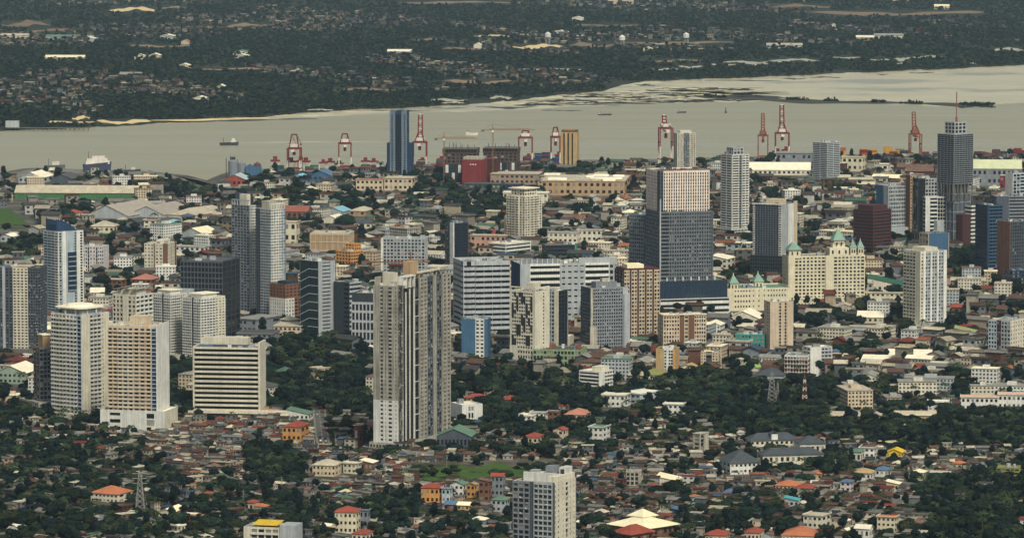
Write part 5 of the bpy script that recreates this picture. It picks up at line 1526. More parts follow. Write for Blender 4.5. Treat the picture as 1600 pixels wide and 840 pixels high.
# named houses of the near slope
NH = [
 ('orange house with a rust-red roof at the edge of the grassy field', 658, 686, 691, 762, 787, 10, ORANGE, RRED, 'hip', 2),
 ('blue-grey house beside the orange house', 690, 703, 707, 763, 786, 14, LBLUE, ROOFD, 'flat', 2),
 ('white house with a green gable roof facing the field', 703, 724, 731, 757, 776, 18, WHITE, RGREEN, 'gable', 2),
 ('peach house with a hipped gable beside the green-gabled house', 729, 742, 747, 757, 777, 20, ORANGE, TAN, 'gable', 2),
 ('dark brown weathered house between peach house and grey tower', 748, 764, 769, 752, 784, 14, BROWN, RRUST, 'shed', 3),
 ('tall narrow house with a maroon roof by the grassy field', 767, 786, 790, 744, 775, 12, MGREY, RRED, 'gable', 3),
 ('house with a mint green roof tucked behind the grey tower', 768, 790, 796, 781, 800, 14, LGREY, RGREEN, 'hip', 2),
 ('low shed with a cream-yellow roof below the green-gabled house', 714, 733, 737, 789, 797, 12, TAN, RCREAM, 'gable', 1),
 ('house with a white sheet roof above the bottom trees', 735, 756, 763, 812, 826, 20, MGREY, ROOFW, 'hip', 1),
 ('house with a dark blue roof beside the cream-yellow shed', 693, 710, 714, 788, 797, 14, BROWN, RBLUE, 'shed', 1),
 ('four-storey yellow house with a maroon hip roof', 523, 557, 562, 800, 834, 8, YCREAM, RRED, 'hip', 3),
 ('grey lean-to block beside the four-storey yellow house', 561, 575, 578, 797, 826, 14, MGREY, RGREEN, 'flat', 2),
 ('small cream house with a red hip roof at the lower edge', 550, 572, 582, 834, 848, 18, CREAM, RRED, 'hip', 1),
 ('pink house with a red roof near the pylon slope', 382, 396, 404, 785, 800, 22, PINK, RRED, 'hip', 1),
 ('orange-roofed house behind the pink house', 396, 414, 420, 791, 803, 20, PINK, RORANGE, 'hip', 1),
 ('long white house with a salmon tile roof among the trees', 140, 184, 204, 772, 786, 26, CREAM, RORANGE, 'hip', 2),
 ('yellow ochre building with square windows below the striped hotel', 441, 470, 481, 667, 690, 14, ORANGE, RRED, 'hip', 2),
 ('white hall with a mint green roof beside the striped hotel', 448, 482, 488, 647, 657, 10, WHITE, RGREEN, 'shed', 1),
 ('dark shed with a yellow roof left of the concrete tower', 553, 567, 571, 664, 700, 12, MAROON, RCREAM, 'flat', 1),
 ('rust-roofed house beside the yellow-roofed shed', 568, 584, 590, 664, 676, 12, TAN, RRUST, 'hip', 1),
 ('white long building with a pale flat roof below the road', 536, 556, 564, 724, 740, 24, CREAM, ROOFW, 'flat', 2),
 ('grey-cream three-storey house at the road end', 488, 524, 532, 727, 744, 12, BEIGE, ROOFT, 'hip', 2),
 ('white shed with a rusty flank at the road end', 563, 582, 590, 723, 736, 18, BROWN, ROOFW, 'shed', 1),
 ('white villa with arched front in the trees', 808, 830, 842, 650, 664, 20, WHITE, ROOFW, 'flat', 2),
 ('white villa with roof terrace beside the arched villa', 828, 850, 856, 645, 662, 16, WHITE, ROOFG, 'flat', 2),
 ('brown-fronted house with open terrace beside the white villas', 856, 872, 876, 643, 660, 14, BROWN, ROOFT, 'flat', 2),
 ('house with a wide salmon hip roof in the wood', 882, 914, 924, 648, 655, 12, PINK, wm('roof_salmon', (190, 132, 110)), 'hip', 1),
 ('white house with green roof terrace among the trees', 920, 942, 954, 668, 692, 20, WHITE, RGREEN, 'flat', 3),
 ('salmon gabled house standing in the trees', 864, 880, 888, 672, 690, 22, PINK, RRED, 'gable', 2),
 ('house with a maroon hip roof behind the grassy field', 817, 840, 850, 683, 694, 18, BEIGE, RRED, 'hip', 1),
 ('dark grey tin hall with a green roof behind the grassy field', 682, 736, 744, 682, 702, 8, DGREY, RGREEN, 'gable', 1),
 ('cream-roofed hall with wide eaves', 1026, 1062, 1070, 752, 760, 10, CREAM, RCREAM, 'shed', 1),
 ('bright yellow house in the dark trees', 1385, 1409, 1416, 707, 722, 14, YELLOW, YELLOW, 'gable', 2),
 ('white house with terracotta roof and veranda left of the yellow house', 1343, 1366, 1374, 700, 722, 14, WHITE, RRUST, 'flat', 3),
 ('pale green house with a green hip roof beside the veranda house', 1325, 1345, 1352, 706, 724, 18, CREAM, RGREEN, 'hip', 1),
 ('house with a tan yellow hip roof downhill of the yellow house', 1335, 1360, 1370, 739, 750, 20, WHITE, OCHRE, 'hip', 1),
 ('white house with a blue roof beside the tan-roofed house', 1368, 1388, 1395, 734, 744, 18, WHITE, RBLUE, 'hip', 1),
 ('cream house with a pale yellow hip roof', 1424, 1443, 1450, 738, 747, 20, CREAM, RCREAM, 'hip', 1),
 ('house with an orange pyramid roof on the right slope', 1488, 1503, 1510, 724, 736, 24, CREAM, RORANGE, 'hip', 1),
 ('lilac house with a blue roof below the tan-roofed house', 1313, 1329, 1335, 753, 768, 18, LILAC, RBLUE, 'hip', 2),
 ('house with a light yellow roof strip', 1385, 1404, 1410, 756, 768, 16, BEIGE, RCREAM, 'shed', 1),
 ('tan block with orange and white roof low on the right', 1371, 1398, 1406, 808, 832, 20, YCREAM, RORANGE, 'flat', 3),
 ('house with an orange cap roof near the school trees', 1264, 1284, 1290, 740, 749, 14, BEIGE, RORANGE, 'hip', 1),
 ('long cream house with salmon orange roof', 1212, 1248, 1256, 759, 774, 14, CREAM, RORANGE, 'hip', 2),
 ('red-roofed extension of the salmon-roofed house', 1243, 1268, 1276, 763, 776, 14, TAN, RRED, 'hip', 1),
 ('house with a turquoise roof', 1226, 1248, 1253, 782, 792, 12, LGREY, wm('roof_turquoise', (80, 160, 168), streak=0), 'shed', 1),
 ('grey house with a slate blue roof', 1131, 1148, 1154, 769, 778, 14, LBLUE, RBLUE, 'hip', 1),
 ('house with a bright blue long roof above the church', 1046, 1068, 1073, 798, 805, 10, DBLUE, RBLUE, 'shed', 1),
 ('sky blue house with an orange roof', 1076, 1090, 1095, 776, 788, 20, RSKY, RORANGE, 'hip', 1),
 ('long orange-roofed row at the lower edge', 1222, 1272, 1284, 837, 850, 12, WHITE, RORANGE, 'hip', 1),
 ('red-roofed house at the lower edge right of the church', 1102, 1134, 1142, 836, 850, 14, PINK, RRED, 'hip', 1),
 ('maroon-roofed house at the lower edge beside a blue roof', 1162, 1186, 1196, 832, 850, 16, PINK, RRED, 'hip', 1),
 ('cream round-fronted building low on the right', 1256, 1284, 1300, 806, 826, 26, CREAM, ROOFT, 'flat', 2),
 ('white gabled house low on the right', 1336, 1358, 1366, 826, 842, 20, WHITE, ROOFW, 'gable', 1),
 ('cream shed with a bright cream roof by the pylon slope', 247, 270, 286, 800, 809, 18, CREAM, RCREAM, 'gable', 1),
 ('low pale block beside the cream shed', 284, 305, 312, 805, 817, 14, RRED, ROOFW, 'flat', 1),
]
for lab, x0, xc, x1, ye, yb, ph, wmat, rmat, kind, fl in NH:
    wpx = xc - x0
    low('house', lab, 'house', x0, xc, x1, ye, yb, ph, wmat, rmat, kind, None, fl, (max(2, int(wpx / 6)), 2), ov=.7)

# halls, sheds and warehouses of the plain
WH = [
 ('warehouse', 'very long shed with a bright green side and striped pale roof', 22, 214, 236, 302, 311, 3, GREENW, ROOFT, 'gable', 40),
 ('tin_hall', 'big grey sawtooth hall roof beyond the sail-crowned tower', 130, 200, 218, 338, 342, 20, LGREY, wm('roof_hall', (160, 152, 142), streak=0), 'gable', 110),
 ('tin_hall', 'second grey hall roof with a long skylight', 200, 256, 272, 336, 340, 20, LGREY, wm('roof_hall', (160, 152, 142)), 'gable', 90),
 ('tin_hall', 'pale curved hall roof beside the grey halls', 262, 300, 318, 337, 341, 30, CREAM, ROOFT, 'hip', 90),
 ('sports_hall', 'hall with a sky blue vaulted roof', 253, 272, 278, 349, 354, 14, BLUE, RSKY, 'hip', 30),
 ('warehouse', 'twin-gabled shipyard shed with a cream roof', 28, 66, 82, 278, 286, 12, LGREY, ROOFW, 'gable', 50),
 ('warehouse', 'dark shipyard shed beside the cream-roofed one', 78, 112, 124, 280, 287, 10, DGREY, ROOFD, 'gable', 50),
 ('church', 'yellow-cream hall with arched windows beyond the lilac block', 140, 178, 186, 354, 364, 10, YCREAM, ROOFT, 'hip', 26),
 ('shop_building', 'bright green scaffold-clad block', 155, 168, 172, 366, 380, 12, GREENW, ROOFG, 'flat', 14),
 ('shop_building', 'maroon-topped white block beside the blue vaulted hall', 224, 244, 250, 344, 358, 12, CREAM, RRED, 'flat', 16),
 ('warehouse', 'large pale canopy roof at the left of the tall grey pair', 280, 318, 330, 366, 372, 24, LGREY, RCREAM, 'gable', 40),
 ('warehouse', 'low sheds under the sail-crowned tower with a white roof', 0, 18, 28, 370, 378, 20, LGREY, ROOFW, 'gable', 20),
 ('warehouse', 'white factory shed at the left edge below the dark tower', -10, 40, 50, 583, 600, 14, wm('wall_mint', (150, 164, 150)), ROOFW, 'gable', 40),
 ('apartment_block', 'white three-storey rows by the dark glass office', 272, 320, 346, 386, 402, 20, WHITE, ROOFG, 'flat', 20),
 ('shop_building', 'brick red roofed row before the lilac block', 204, 236, 250, 437, 452, 16, BROWN, wm('roof_dusty_pink', (176, 120, 106)), 'hip', 26),
 ('shop_building', 'tan brick block beside the dusty pink roof', 160, 190, 200, 438, 452, 20, BROWN, ROOFT, 'flat', 20),
 ('apartment_block', 'yellow-cream block right of the tall grey pair', 443, 463, 468, 347, 380, 10, YCREAM, ROOFT, 'flat', 20),
 ('warehouse', 'sky blue roofed hall in the middle distance', 507, 535, 546, 331, 335, 16, LGREY, RSKY, 'gable', 36),
 ('warehouse', 'white roofed hall below the blue roof', 500, 530, 540, 344, 349, 20, CREAM, ROOFW, 'gable', 30),
 ('warehouse', 'brown dome-roofed hall beside the sky blue roof', 546, 570, 580, 330, 338, 20, TAN, ROOFT, 'hip', 34),
 ('warehouse', 'long rust red roof before the woods', 440, 480, 496, 331, 343, 10, BROWN, wm('roof_dusty_red', (150, 92, 80)), 'gable', 30),
 ('shop_building', 'yellow house-like block with slate roof', 553, 580, 586, 349, 357, 10, YCREAM, RSLATE, 'hip', 24),
 ('shop_building', 'cream block with a green-grey vaulted roof', 598, 620, 626, 348, 355, 12, CREAM, ROOFG, 'hip', 24),
 ('shop_building', 'beige four-storey block with reddish attic near the blue tower', 556, 598, 604, 281, 298, 8, BEIGE, wm('roof_dusty_red', (150, 92, 80)), 'flat', 26),
 ('mall', 'beige box podium at the foot of the slim dark blue tower', 600, 644, 650, 279, 298, 8, BEIGE, ROOFT, 'flat', 44),
 ('warehouse', 'blue port shed roof near the cranes', 482, 518, 530, 275, 283, 10, BLUE, RBLUE, 'gable', 40),
 ('warehouse', 'pale sky blue shed beside the blue port shed', 455, 474, 480, 277, 281, 12, LGREY, RSKY, 'gable', 30),
 ('silo_building', 'rust red port shed below the grey silos', 348, 384, 392, 281, 292, 8, RRED, LBLUE, 'gable', 40),
 ('office_block', 'dark blue banded office in front of the maroon box', 784, 812, 818, 289, 297, 10, DBLUE, ROOFD, 'flat', 30),
 ('parking_deck', 'long green-grey parking deck below the red box', 726, 782, 790, 288, 296, 8, wm('deck_green', (78, 96, 92)), ROOFD, 'flat', 30),
 ('warehouse', 'grey-brown hall at the left of the mall', 766, 842, 850, 273, 288, 6, wm('wall_taupe', (158, 138, 122)), ROOFT, 'flat', 60),
 ('mall', 'wide tan mall with white patched roofs', 846, 976, 990, 284, 306, 5, TAN, ROOFT, 'flat', 120),
 ('warehouse', 'long cream roofed warehouse left of the zigzag tower', 1170, 1266, 1272, 266, 274, 4, CREAM, ROOFW, 'gable', 44),
 ('office_block', 'grey banded port office behind the long cream warehouse', 1213, 1268, 1274, 240, 262, 6, MGREY, ROOFG, 'flat', 40),
 ('apartment_block', 'cream apartment block with green tint near the containers', 1316, 1348, 1360, 246, 268, 16, YCREAM, ROOFT, 'flat', 24),
 ('warehouse', 'white shed among the containers', 1368, 1388, 1394, 257, 268, 10, CREAM, ROOFW, 'flat', 24),
 ('warehouse', 'pale green roofed hall right of the unfinished tower', 1520, 1596, 1606, 264, 290, 5, MGREY, wm('roof_pale_green', (196, 200, 164), streak=0), 'gable', 50),
 ('warehouse', 'dark red roofed hall among port sheds', 1402, 1458, 1466, 268, 274, 6, MAROON, RRUST, 'gable', 40),
 ('shop_building', 'red and white block right of the unfinished tower', 1562, 1576, 1580, 275, 296, 10, RED, ROOFW, 'flat', 18),
 ('hall', 'hall with a bright cream vaulted roof among palms', 1136, 1186, 1200, 498, 506, 14, CREAM, ROOFW, 'gable', 34),
 ('hall', 'olive green roofed hall on the right plain', 1492, 1530, 1538, 521, 528, 8, LGREY, wm('roof_olive', (150, 156, 108), streak=0), 'shed', 26),
 ('hall', 'cream roofed hall with a long awning right of the hotel', 1340, 1380, 1386, 496, 505, 8, CREAM, ROOFW, 'gable', 24),
 ('hall', 'green court roof beside the turreted hotel', 1356, 1410, 1418, 446, 456, 8, CREAM, wm('roof_court', (52, 98, 78), streak=0), 'shed', 40),
 ('wall_block', 'long cream boundary block below the green court', 1354, 1412, 1420, 458, 472, 7, YCREAM, ROOFT, 'flat', 12),
 ('apartment_block', 'white row of apartments above the dark tree belt', 1450, 1482, 1488, 628, 642, 6, WHITE, ROOFW, 'flat', 16),
 ('apartment_block', 'white and pink apartment row at the right edge', 1502, 1560, 1568, 621, 642, 6, WHITE, wm('roof_peach', (216, 178, 150), streak=0), 'flat', 18),
 ('apartment_block', 'second white apartment row cut by the right edge', 1560, 1602, 1608, 617, 640, 8, WHITE, wm('roof_peach', (216, 178, 150), streak=0), 'flat', 18),
 ('hall', 'white long hall before the rounded trees on the right', 1388, 1455, 1462, 556, 562, 8, WHITE, ROOFW, 'gable', 22),
 ('hall', 'blue-white shed below the long white hall', 1346, 1396, 1402, 566, 574, 12, LBLUE, ROOFW, 'shed', 20),
 ('hall', 'low white hall with grey annex in the wood by the lattice masts', 972, 1000, 1038, 616, 632, 40, LBLUE, ROOFW, 'flat', None),
 ('hall', 'white flat roofed hall at the edge of the wood', 940, 976, 984, 618, 636, 16, WHITE, ROOFW, 'flat', 20),
 ('house', 'tall white house above the coloured roofs', 1037, 1066, 1072, 632, 648, 12, WHITE, ROOFW, 'flat', 14),
 ('hall', 'tan low roof strip in front of the dark tree belt', 1286, 1344, 1350, 650, 655, 6, TAN, ROOFT, 'gable', 14),
 ('hall', 'second tan low roof strip before the dark tree belt', 1358, 1380, 1384, 651, 656, 6, TAN, ROOFT, 'gable', 14),
 ('hall', 'third tan low roof strip nearer the white apartments', 1398, 1462, 1468, 649, 655, 5, TAN, ROOFT, 'gable', 14),
 ('house', 'olive roofed low house beside the orange office', 1000, 1036, 1042, 586, 594, 14, CREAM, OLIVE, 'hip', 24),
 ('house', 'gabled sandy house right of the orange office', 1062, 1082, 1094, 574, 584, 20, YCREAM, OCHRE, 'gable', 16),
 ('hall', 'lime green roof in the wood below the blank cream slab', 1163, 1195, 1202, 577, 580, 8, CREAM, wm('roof_lime', (150, 176, 92), streak=0), 'shed', 20),
 ('house', 'small cream turret house near the lime roof', 1149, 1158, 1162, 562, 576, 16, CREAM, ROOFT, 'gable', 9),
 ('hall', 'broad grey hip roof half sunk in the wood', 1180, 1224, 1230, 587, 592, 10, LGREY, RSLATE, 'hip', 30),
 ('mall', 'tan department store with a poster wall behind the woods', 428, 470, 478, 510, 528, 8, PINK, ROOFT, 'flat', 40),
 ('mall', 'low grey mall roofs at the foot of the dark glass office', 365, 400, 440, 500, 520, 30, MGREY, ROOFG, 'flat', None),
 ('mall', 'grey-brown flat mall block before the low roofs', 370, 425, 434, 522, 536, 8, MGREY, ROOFD, 'flat', 40),
 ('house', 'cream chapel with a white pyramid roof in the wood', 541, 551, 560, 553, 558, 40, CREAM, ROOFW, 'hip', None),
 ('house', 'peach villa with rounded front standing in the wood', 484, 496, 514, 576, 594, 50, BEIGE, ROOFT, 'flat', None),
 ('house', 'red roofed villas right of the concrete tower', 780, 800, 808, 624, 630, 20, PINK, RRED, 'hip', 16),
 ('house', 'long red roof in the wood by the concrete tower', 725, 760, 764, 622, 628, 10, PINK, RRED, 'hip', 14),
 ('apartment_block', 'pinkish brick row with white windows in the middle distance', 735, 790, 800, 369, 388, 10, wm('brick_pink', (186, 148, 130)), ROOFT, 'flat', 24),
 ('apartment_block', 'cream two-storey school row below the mall', 850, 902, 912, 364, 380, 10, CREAM, ROOFG, 'flat', 22),
 ('apartment_block', 'white gabled row right of the cream school row', 902, 940, 946, 360, 378, 10, CREAM, ROOFG, 'flat', 22),
 ('hall', 'wide white canopy building beside the cream stepped tower', 786, 856, 862, 302, 320, 6, CREAM, ROOFW, 'flat', 30),
 ('hall', 'white roofed hall behind the turreted hotel wing', 1112, 1136, 1146, 405, 420, 20, CREAM, ROOFW, 'shed', 30),
 ('house', 'dark brown maroon roofs by the pale ribbed tower', 1480, 1500, 1506, 480, 490, 14, BROWN, RRED, 'hip', 22),
 ('hall', 'pale low overpass-like roof strip on the right plain', 1282, 1384, 1392, 511, 516, 5, LGREY, ROOFT, 'flat', 16),
 ('house', 'blue sheet-clad house on the right of the slum roofs', 1262, 1300, 1310, 406, 420, 10, LBLUE, ROOFG, 'flat', 24),
]
for nm, lab, x0, xc, x1, ye, yb, ph, wmat, rmat, kind, dep in WH:
    c = gp(xc, yb)
    wpx = xc - x0
    big = wpx > 50
    low(nm, lab, nm.replace('_', ' '), x0, xc, x1, ye, yb, ph, wmat, rmat, kind, None, 2 if (yb - ye) > 12 else 1,
        (max(2, min(14, int(wpx / 7))), 2), wr=dep, ov=.8, win=(yb - ye) > 7 and wpx < 150, clear=11.0 if yb < 400 else 6.0)
# mall roof clutter: skylights and white roof fields
p = gp(915, 300)
r = random.Random(9)
mallroof = [o for o in bpy.data.objects if o.get('label') == 'wide tan mall with white patched roofs'][0]
for i in range(26):
    m = MB()
    w, d, h = r.uniform(8, 26), r.uniform(6, 16), r.uniform(.8, 6)
    x, y = r.uniform(-52, 48), r.uniform(-50, 50)
    z = 18.5
    if i % 3 == 0:
        vs, fs = roof_geo(w, d, z + h * .5, 'gable', 2.5, .3)
        m.add([(v[0] + x, v[1] + y, v[2]) for v in vs], fs, ROOFW)
    m.box(x - w / 2, x + w / 2, y - d / 2, y + d / 2, z - 3, z + h * .5, r.choice([CREAM, LGREY, ROOFT]))
    m.build('roof_unit', mallroof)
# ================================================================== port: cranes, ships, containers
def quay_crane(px, ytop, ybase, label, up=True, m1=CRED, m2=CWHITE, wpx=20, yport=None):
    """ship-to-shore gantry crane seen along the boom"""
    c = gp(px, ybase, 0)
    k = mpp(c)
    Wd = wpx * k
    H = zat(c.x, c.y, ytop)
    hp = zat(c.x, c.y, yport) if yport else H * .55
    dp = 16.0
    t = tag(empty('quay_crane', (c.x, c.y, 0), R_.uniform(-.12, .12)), label, 'crane', 'quay cranes along the port')
    FOOT.append((c.x, c.y, Wd / 2 + 2, 14, 1, 0))
    for sx in (-1, 1):
        for sy in (-1, 1):
            m = MB()
            x, y = sx * Wd / 2, sy * dp / 2
            m.box(x - .8, x + .8, y - .8, y + .8, 0, hp * .5, m2)
            m.box(x - .8, x + .8, y - .8, y + .8, hp * .5, hp, m1)
            m.build('leg', t)
    for sy in (-1, 1):
        for z, mt in ((hp * .12, m1), (hp * .98, m1)):
            m = MB()
            m.box(-Wd / 2 - 1, Wd / 2 + 1, sy * dp / 2 - .95, sy * dp / 2 + .95, z, z + 1.8, mt)
            m.build('portal_beam', t)
    for sx in (-1, 1):
        m = MB()
        m.box(sx * Wd / 2 - .95, sx * Wd / 2 + .95, -dp / 2 + 1, dp / 2 - 1, hp * .6, hp * .6 + 1.6, m1)
        m.bar((sx * Wd / 2, -dp / 2, hp * .1), (sx * Wd / 2, dp / 2, hp * .6), .5, m1)
        m.build('side_beam', t)
    m = MB()
    m.box(-Wd * .36, Wd * .36, -dp * .2, dp * .65, hp + 1.9, hp + 6.0, m2)
    m.build('machinery_house', t)
    m = MB()
    m.box(-Wd * .12, Wd * .12, -dp * 1.4, dp * .8, hp * .9, hp * .96, m2)
    m.build('rear_girder', t)
    m = MB()
    m.box(-2.0, 2.0, -4, 1, hp * .72, hp * .85, m1)
    m.build('trolley_cab', t)
    if up:      # raised boom and A-frame
        m = MB()
        w0, w1 = Wd * .16, Wd * .13
        for s in (-1, 1):
            m.bar((s * w0, dp * .6, hp + 3), (s * w1, dp * 1.0, H), .75, m1)
        nseg = 7
        for i in range(1, nseg + 1):
            f = i / nseg
            z = hp + 3 + (H - hp - 3) * f
            m.bar((-w0 * (1 - f) - w1 * f, dp * (.6 + .4 * f), z), (w0 * (1 - f) + w1 * f, dp * (.6 + .4 * f), z), .45, m2 if i % 2 else m1)
        m.build('boom', t)
        m = MB()
        za = hp + (H - hp) * .42
        for s in (-1, 1):
            m.bar((s * Wd * .34, -dp * .3, hp + 2), (s * Wd * .08, 0, za), .55, m1)
            m.bar((s * Wd * .34, dp * .5, hp + 2), (s * Wd * .08, 0, za), .55, m1)
        m.build('gantry_frame', t)
    else:
        m = MB()
        for s in (-1, 1):
            m.bar((s * Wd * .36, -dp * .2, hp + 2), (s * Wd * .2, 0, H), .7, m1)
            m.bar((s * Wd * .2, 0, H), (s * Wd * .2, dp * 3.2, hp + 3), .25, m1)
        m.bar((-Wd * .22, 0, H), (Wd * .22, 0, H), .7, m1)
        m.build('gantry_frame', t)
        m = MB()
        for s in (-1, 1):
            m.bar((s * 2.6, dp * .6, hp + 2), (s * 2.6, dp * 4.0, hp + 2), .8, m1)
        for i in range(6):
            m.bar((-2.6, dp * (.8 + i * .6), hp + 2), (2.6, dp * (.8 + i * .6), hp + 2), .4, m1)
        m.build('boom', t)

quay_crane(460, 210, 268, 'red and white quay crane with a wide square portal, leftmost of the tall cranes', False, wpx=20, yport=232)
quay_crane(539, 209, 266, 'quay crane with a lattice top standing left of the slim dark blue tower', False, wpx=19, yport=224)
quay_crane(656, 180, 266, 'tall quay crane with a raised red and white boom right of the slim blue tower', True, wpx=21, yport=222)
quay_crane(821, 204, 262, 'red and white quay crane right of the unfinished blocks', False, wpx=21, yport=215)
quay_crane(868, 199, 262, 'quay crane partly hidden by the ochre tower', False, wpx=14, yport=214)
quay_crane(1040, 181, 256, 'quay crane with a raised boom left of the cream and grey-green tower', True, m2=CWHITE, wpx=20, yport=200)
quay_crane(1192, 178, 250, 'orange-red quay crane with a tall open boom', True, CORANGE, CORANGE, wpx=15, yport=212)
quay_crane(1222, 165, 248, 'tallest quay crane with a raised red and white boom', True, wpx=21, yport=208)
quay_crane(1430, 176, 248, 'orange-red quay crane by the yellow containers', True, CORANGE, CORANGE, wpx=17, yport=210)

def yard_gantry(px, ytop, ybase, label, w=13):
    c = gp(px, ybase, 0)
    k = mpp(c)
    Wd, H = w * k, zat(c.x, c.y, ytop)
    t = tag(empty('yard_gantry', (c.x, c.y, 0), R_.uniform(-.3, .3)), label, 'crane', 'small yard gantries')
    FOOT.append((c.x, c.y, Wd / 2 + 1, 8, 1, 0))
    for s in (-1, 1):
        for y in (-5, 5):
            m = MB(); m.bar((s * Wd / 2, y, 0), (s * Wd / 2 * .86, y * .8, H * .62), .45, CWHITE); m.build('leg', t)
    m = MB(); m.box(-Wd * .52, Wd * .52, -5, -3.4, H * .62, H * .74, CRED); m.build('beam', t)
    m = MB(); m.box(-Wd * .52, Wd * .52, 3.4, 5, H * .62, H * .74, CRED); m.build('beam', t)
    m = MB(); m.box(-2.5, 2.5, -3, 3, H * .745, H, CRED); m.build('trolley', t)
YG = [(455, 246), (470, 245), (478, 246), (505, 249), (516, 247), (530, 251), (571, 246), (584, 247), (660, 246), (664, 252), (690, 244), (697, 246), (430, 244), (826, 240), (874, 237), (1214, 232), (1228, 229)]
ORD = ['first', 'second', 'third', 'fourth', 'fifth', 'sixth', 'seventh', 'eighth', 'ninth', 'tenth', 'eleventh', 'twelfth', 'thirteenth', 'fourteenth', 'fifteenth', 'sixteenth', 'seventeenth', 'eighteenth', 'nineteenth', 'twentieth'] + ['twenty-first', 'twenty-second', 'twenty-third', 'twenty-fourth', 'twenty-fifth', 'twenty-sixth', 'twenty-seventh', 'twenty-eighth', 'twenty-ninth', 'thirtieth'] + [f'{i}th' for i in range(31, 90)]
for i, (px, yt) in enumerate(sorted(YG)):
    yard_gantry(px, yt, coast_y(px) + 3, f'small red-topped yard gantry crane, {ORD[i]} from the left')

def tower_crane(px, yb, yt, pxl, pxr, label, mat, base=None, parent_z=0):
    c = base or gp(px, yb)
    k = mpp(c)
    t = tag(empty('tower_crane', (c.x, c.y, c.z)), label, 'crane')
    zj = zat(c.x, c.y, yt) - c.z
    m = MB()
    z = parent_z
    r = 0.9
    while z < zj:       # latticed mast
        z2 = min(z + 4, zj)
        for a, b2 in (((-r, -r), (r, -r)), ((r, -r), (r, r)), ((r, r), (-r, r)), ((-r, r), (-r, -r))):
            m.bar((*a, z), (*a, z2), .16, mat)
            m.bar((*a, z), (*b2, z2), .10, mat)
        z = z2
    m.build('mast', t)
    m = MB()
    xl, xr = (pxl - px) * k, (pxr - px) * k
    m.bar((xl, 0, zj), (xr, 0, zj), .35, mat)
    m.bar((xl * .3, 0, zj + 1.6), (xr * .9, 0, zj + 1.6), .2, mat)
    n = 16
    for i in range(n):
        a = xl * .3 + (xr * .9 - xl * .3) * i / n
        m.bar((a, 0, zj), (a + (xr * .9 - xl * .3) / n, 0, zj + 1.6), .12, mat)
    m.build('jib', t)
    m = MB()
    m.bar((0, 0, zj), (0, 0, zj + 8), .6, mat, .2)
    m.bar((0, 0, zj + 8), (xr * .7, 0, zj + 1.5), .1, mat)
    m.bar((0, 0, zj + 8), (xl * .8, 0, zj + .4), .1, mat)
    m.build('apex', t)
    m = MB(); m.box(xl, xl + 4, -1, 1, zj - 2.6, zj - .36, DCONC); m.build('counterweight', t)
    m = MB(); m.box(-1.4, 1.4, -2.6, -.8, zj - 3, zj - .4, CWHITE); m.build('cab', t)
tower_crane(694, 292, 216, 679, 746, 'tower crane with a long jib over the left unfinished block', CYELLOW)
tower_crane(770, 284, 203, 752, 836, 'tower crane with a long jib over the right unfinished block', CYELLOW)
_c = gp(622, 700)
tower_crane(642, 690, 409, 566, 672, 'orange tower crane behind the top of the bare concrete tower', CORANGE)

# containers
def container_mesh(mat, L=12.2):
    m = MB()
    m.box(-L / 2, L / 2, -1.2, 1.2, .1, 2.6, mat)
    for i in range(9):
        x = -L / 2 + .6 + i * (L - 1.2) / 8
        m.box(x - .18, x + .18, -1.26, 1.26, .25, 2.5, mat)
    for sx in (-1, 1):
        for sy in (-1, 1):
            m.box(sx * (L / 2 - .1) - .1, sx * (L / 2 - .1) + .1, sy * 1.2 - .1, sy * 1.2 + .1, 0, 2.66, mat)
    return m.mesh('container')
CCOL = {'maroon': wm('box_maroon', (112, 44, 44)), 'rust orange': wm('box_orange', (170, 90, 50)), 'ochre yellow': wm('box_yellow', (196, 150, 66)), 'dark blue': wm('box_blue', (44, 62, 96)), 'green': wm('box_green', (58, 100, 86)), 'grey': wm('box_grey', (130, 132, 130)), 'dark red': wm('box_red', (128, 50, 48))}
CM = {k_: container_mesh(v) for k_, v in CCOL.items()}
YARD = [((425, 610), 5, ['green', 'maroon', 'dark blue', 'grey', 'green'], 62, 'under the left cranes', 4),
        ((640, 700), 4, ['green', 'dark blue', 'maroon'], 22, 'by the blue tower', 4),
        ((812, 875), 3, ['dark red', 'dark blue', 'grey'], 22, 'by the ochre tower', 6),
        ((1300, 1405), 4, ['ochre yellow', 'ochre yellow', 'rust orange', 'maroon'], 60, 'before the orange-red crane', 5),
        ((1405, 1470), 4, ['dark blue', 'maroon', 'grey'], 26, 'past the orange-red crane', 4),
        ((1520, 1605), 4, ['maroon', 'maroon', 'dark red', 'dark blue'], 40, 'at the right edge', 4),
        ((955, 1000), 3, ['dark blue', 'maroon'], 12, 'behind the mall', 2)]
r = random.Random(5)
for (xa, xb), rws, cs, n, where_, hi in YARD:
    cnt = 0
    stacks = []
    while cnt < n:
        px = r.uniform(xa, xb)
        c = gp(px, coast_y(px) + r.uniform(3, 3 + rws * 2.5), 0)
        if taken(c.x, c.y, 7):
            cnt += .2
            continue
        hgt = r.randint(max(1, hi - 2), hi)
        FOOT.append((c.x, c.y, 6.2, 1.3, 1, 0))
        stacks.append((px, c, hgt))
        cnt += hgt
    stacks.sort(key=lambda q: q[0])
    for si, (px, c, hgt) in enumerate(stacks):
        rz = r.uniform(-.02, .02)
        for h in range(hgt):
            k_ = r.choice(cs)
            o = put('container', CM[k_], None, (c.x, c.y, h * 2.7), rz)
            lv = 'top' if h == hgt - 1 else ('bottom' if h == 0 else ORD[h])
            tag(o, f'{k_} container, {lv} in the {ORD[si]} stack from left, {where_}', 'container', f'containers {where_}')
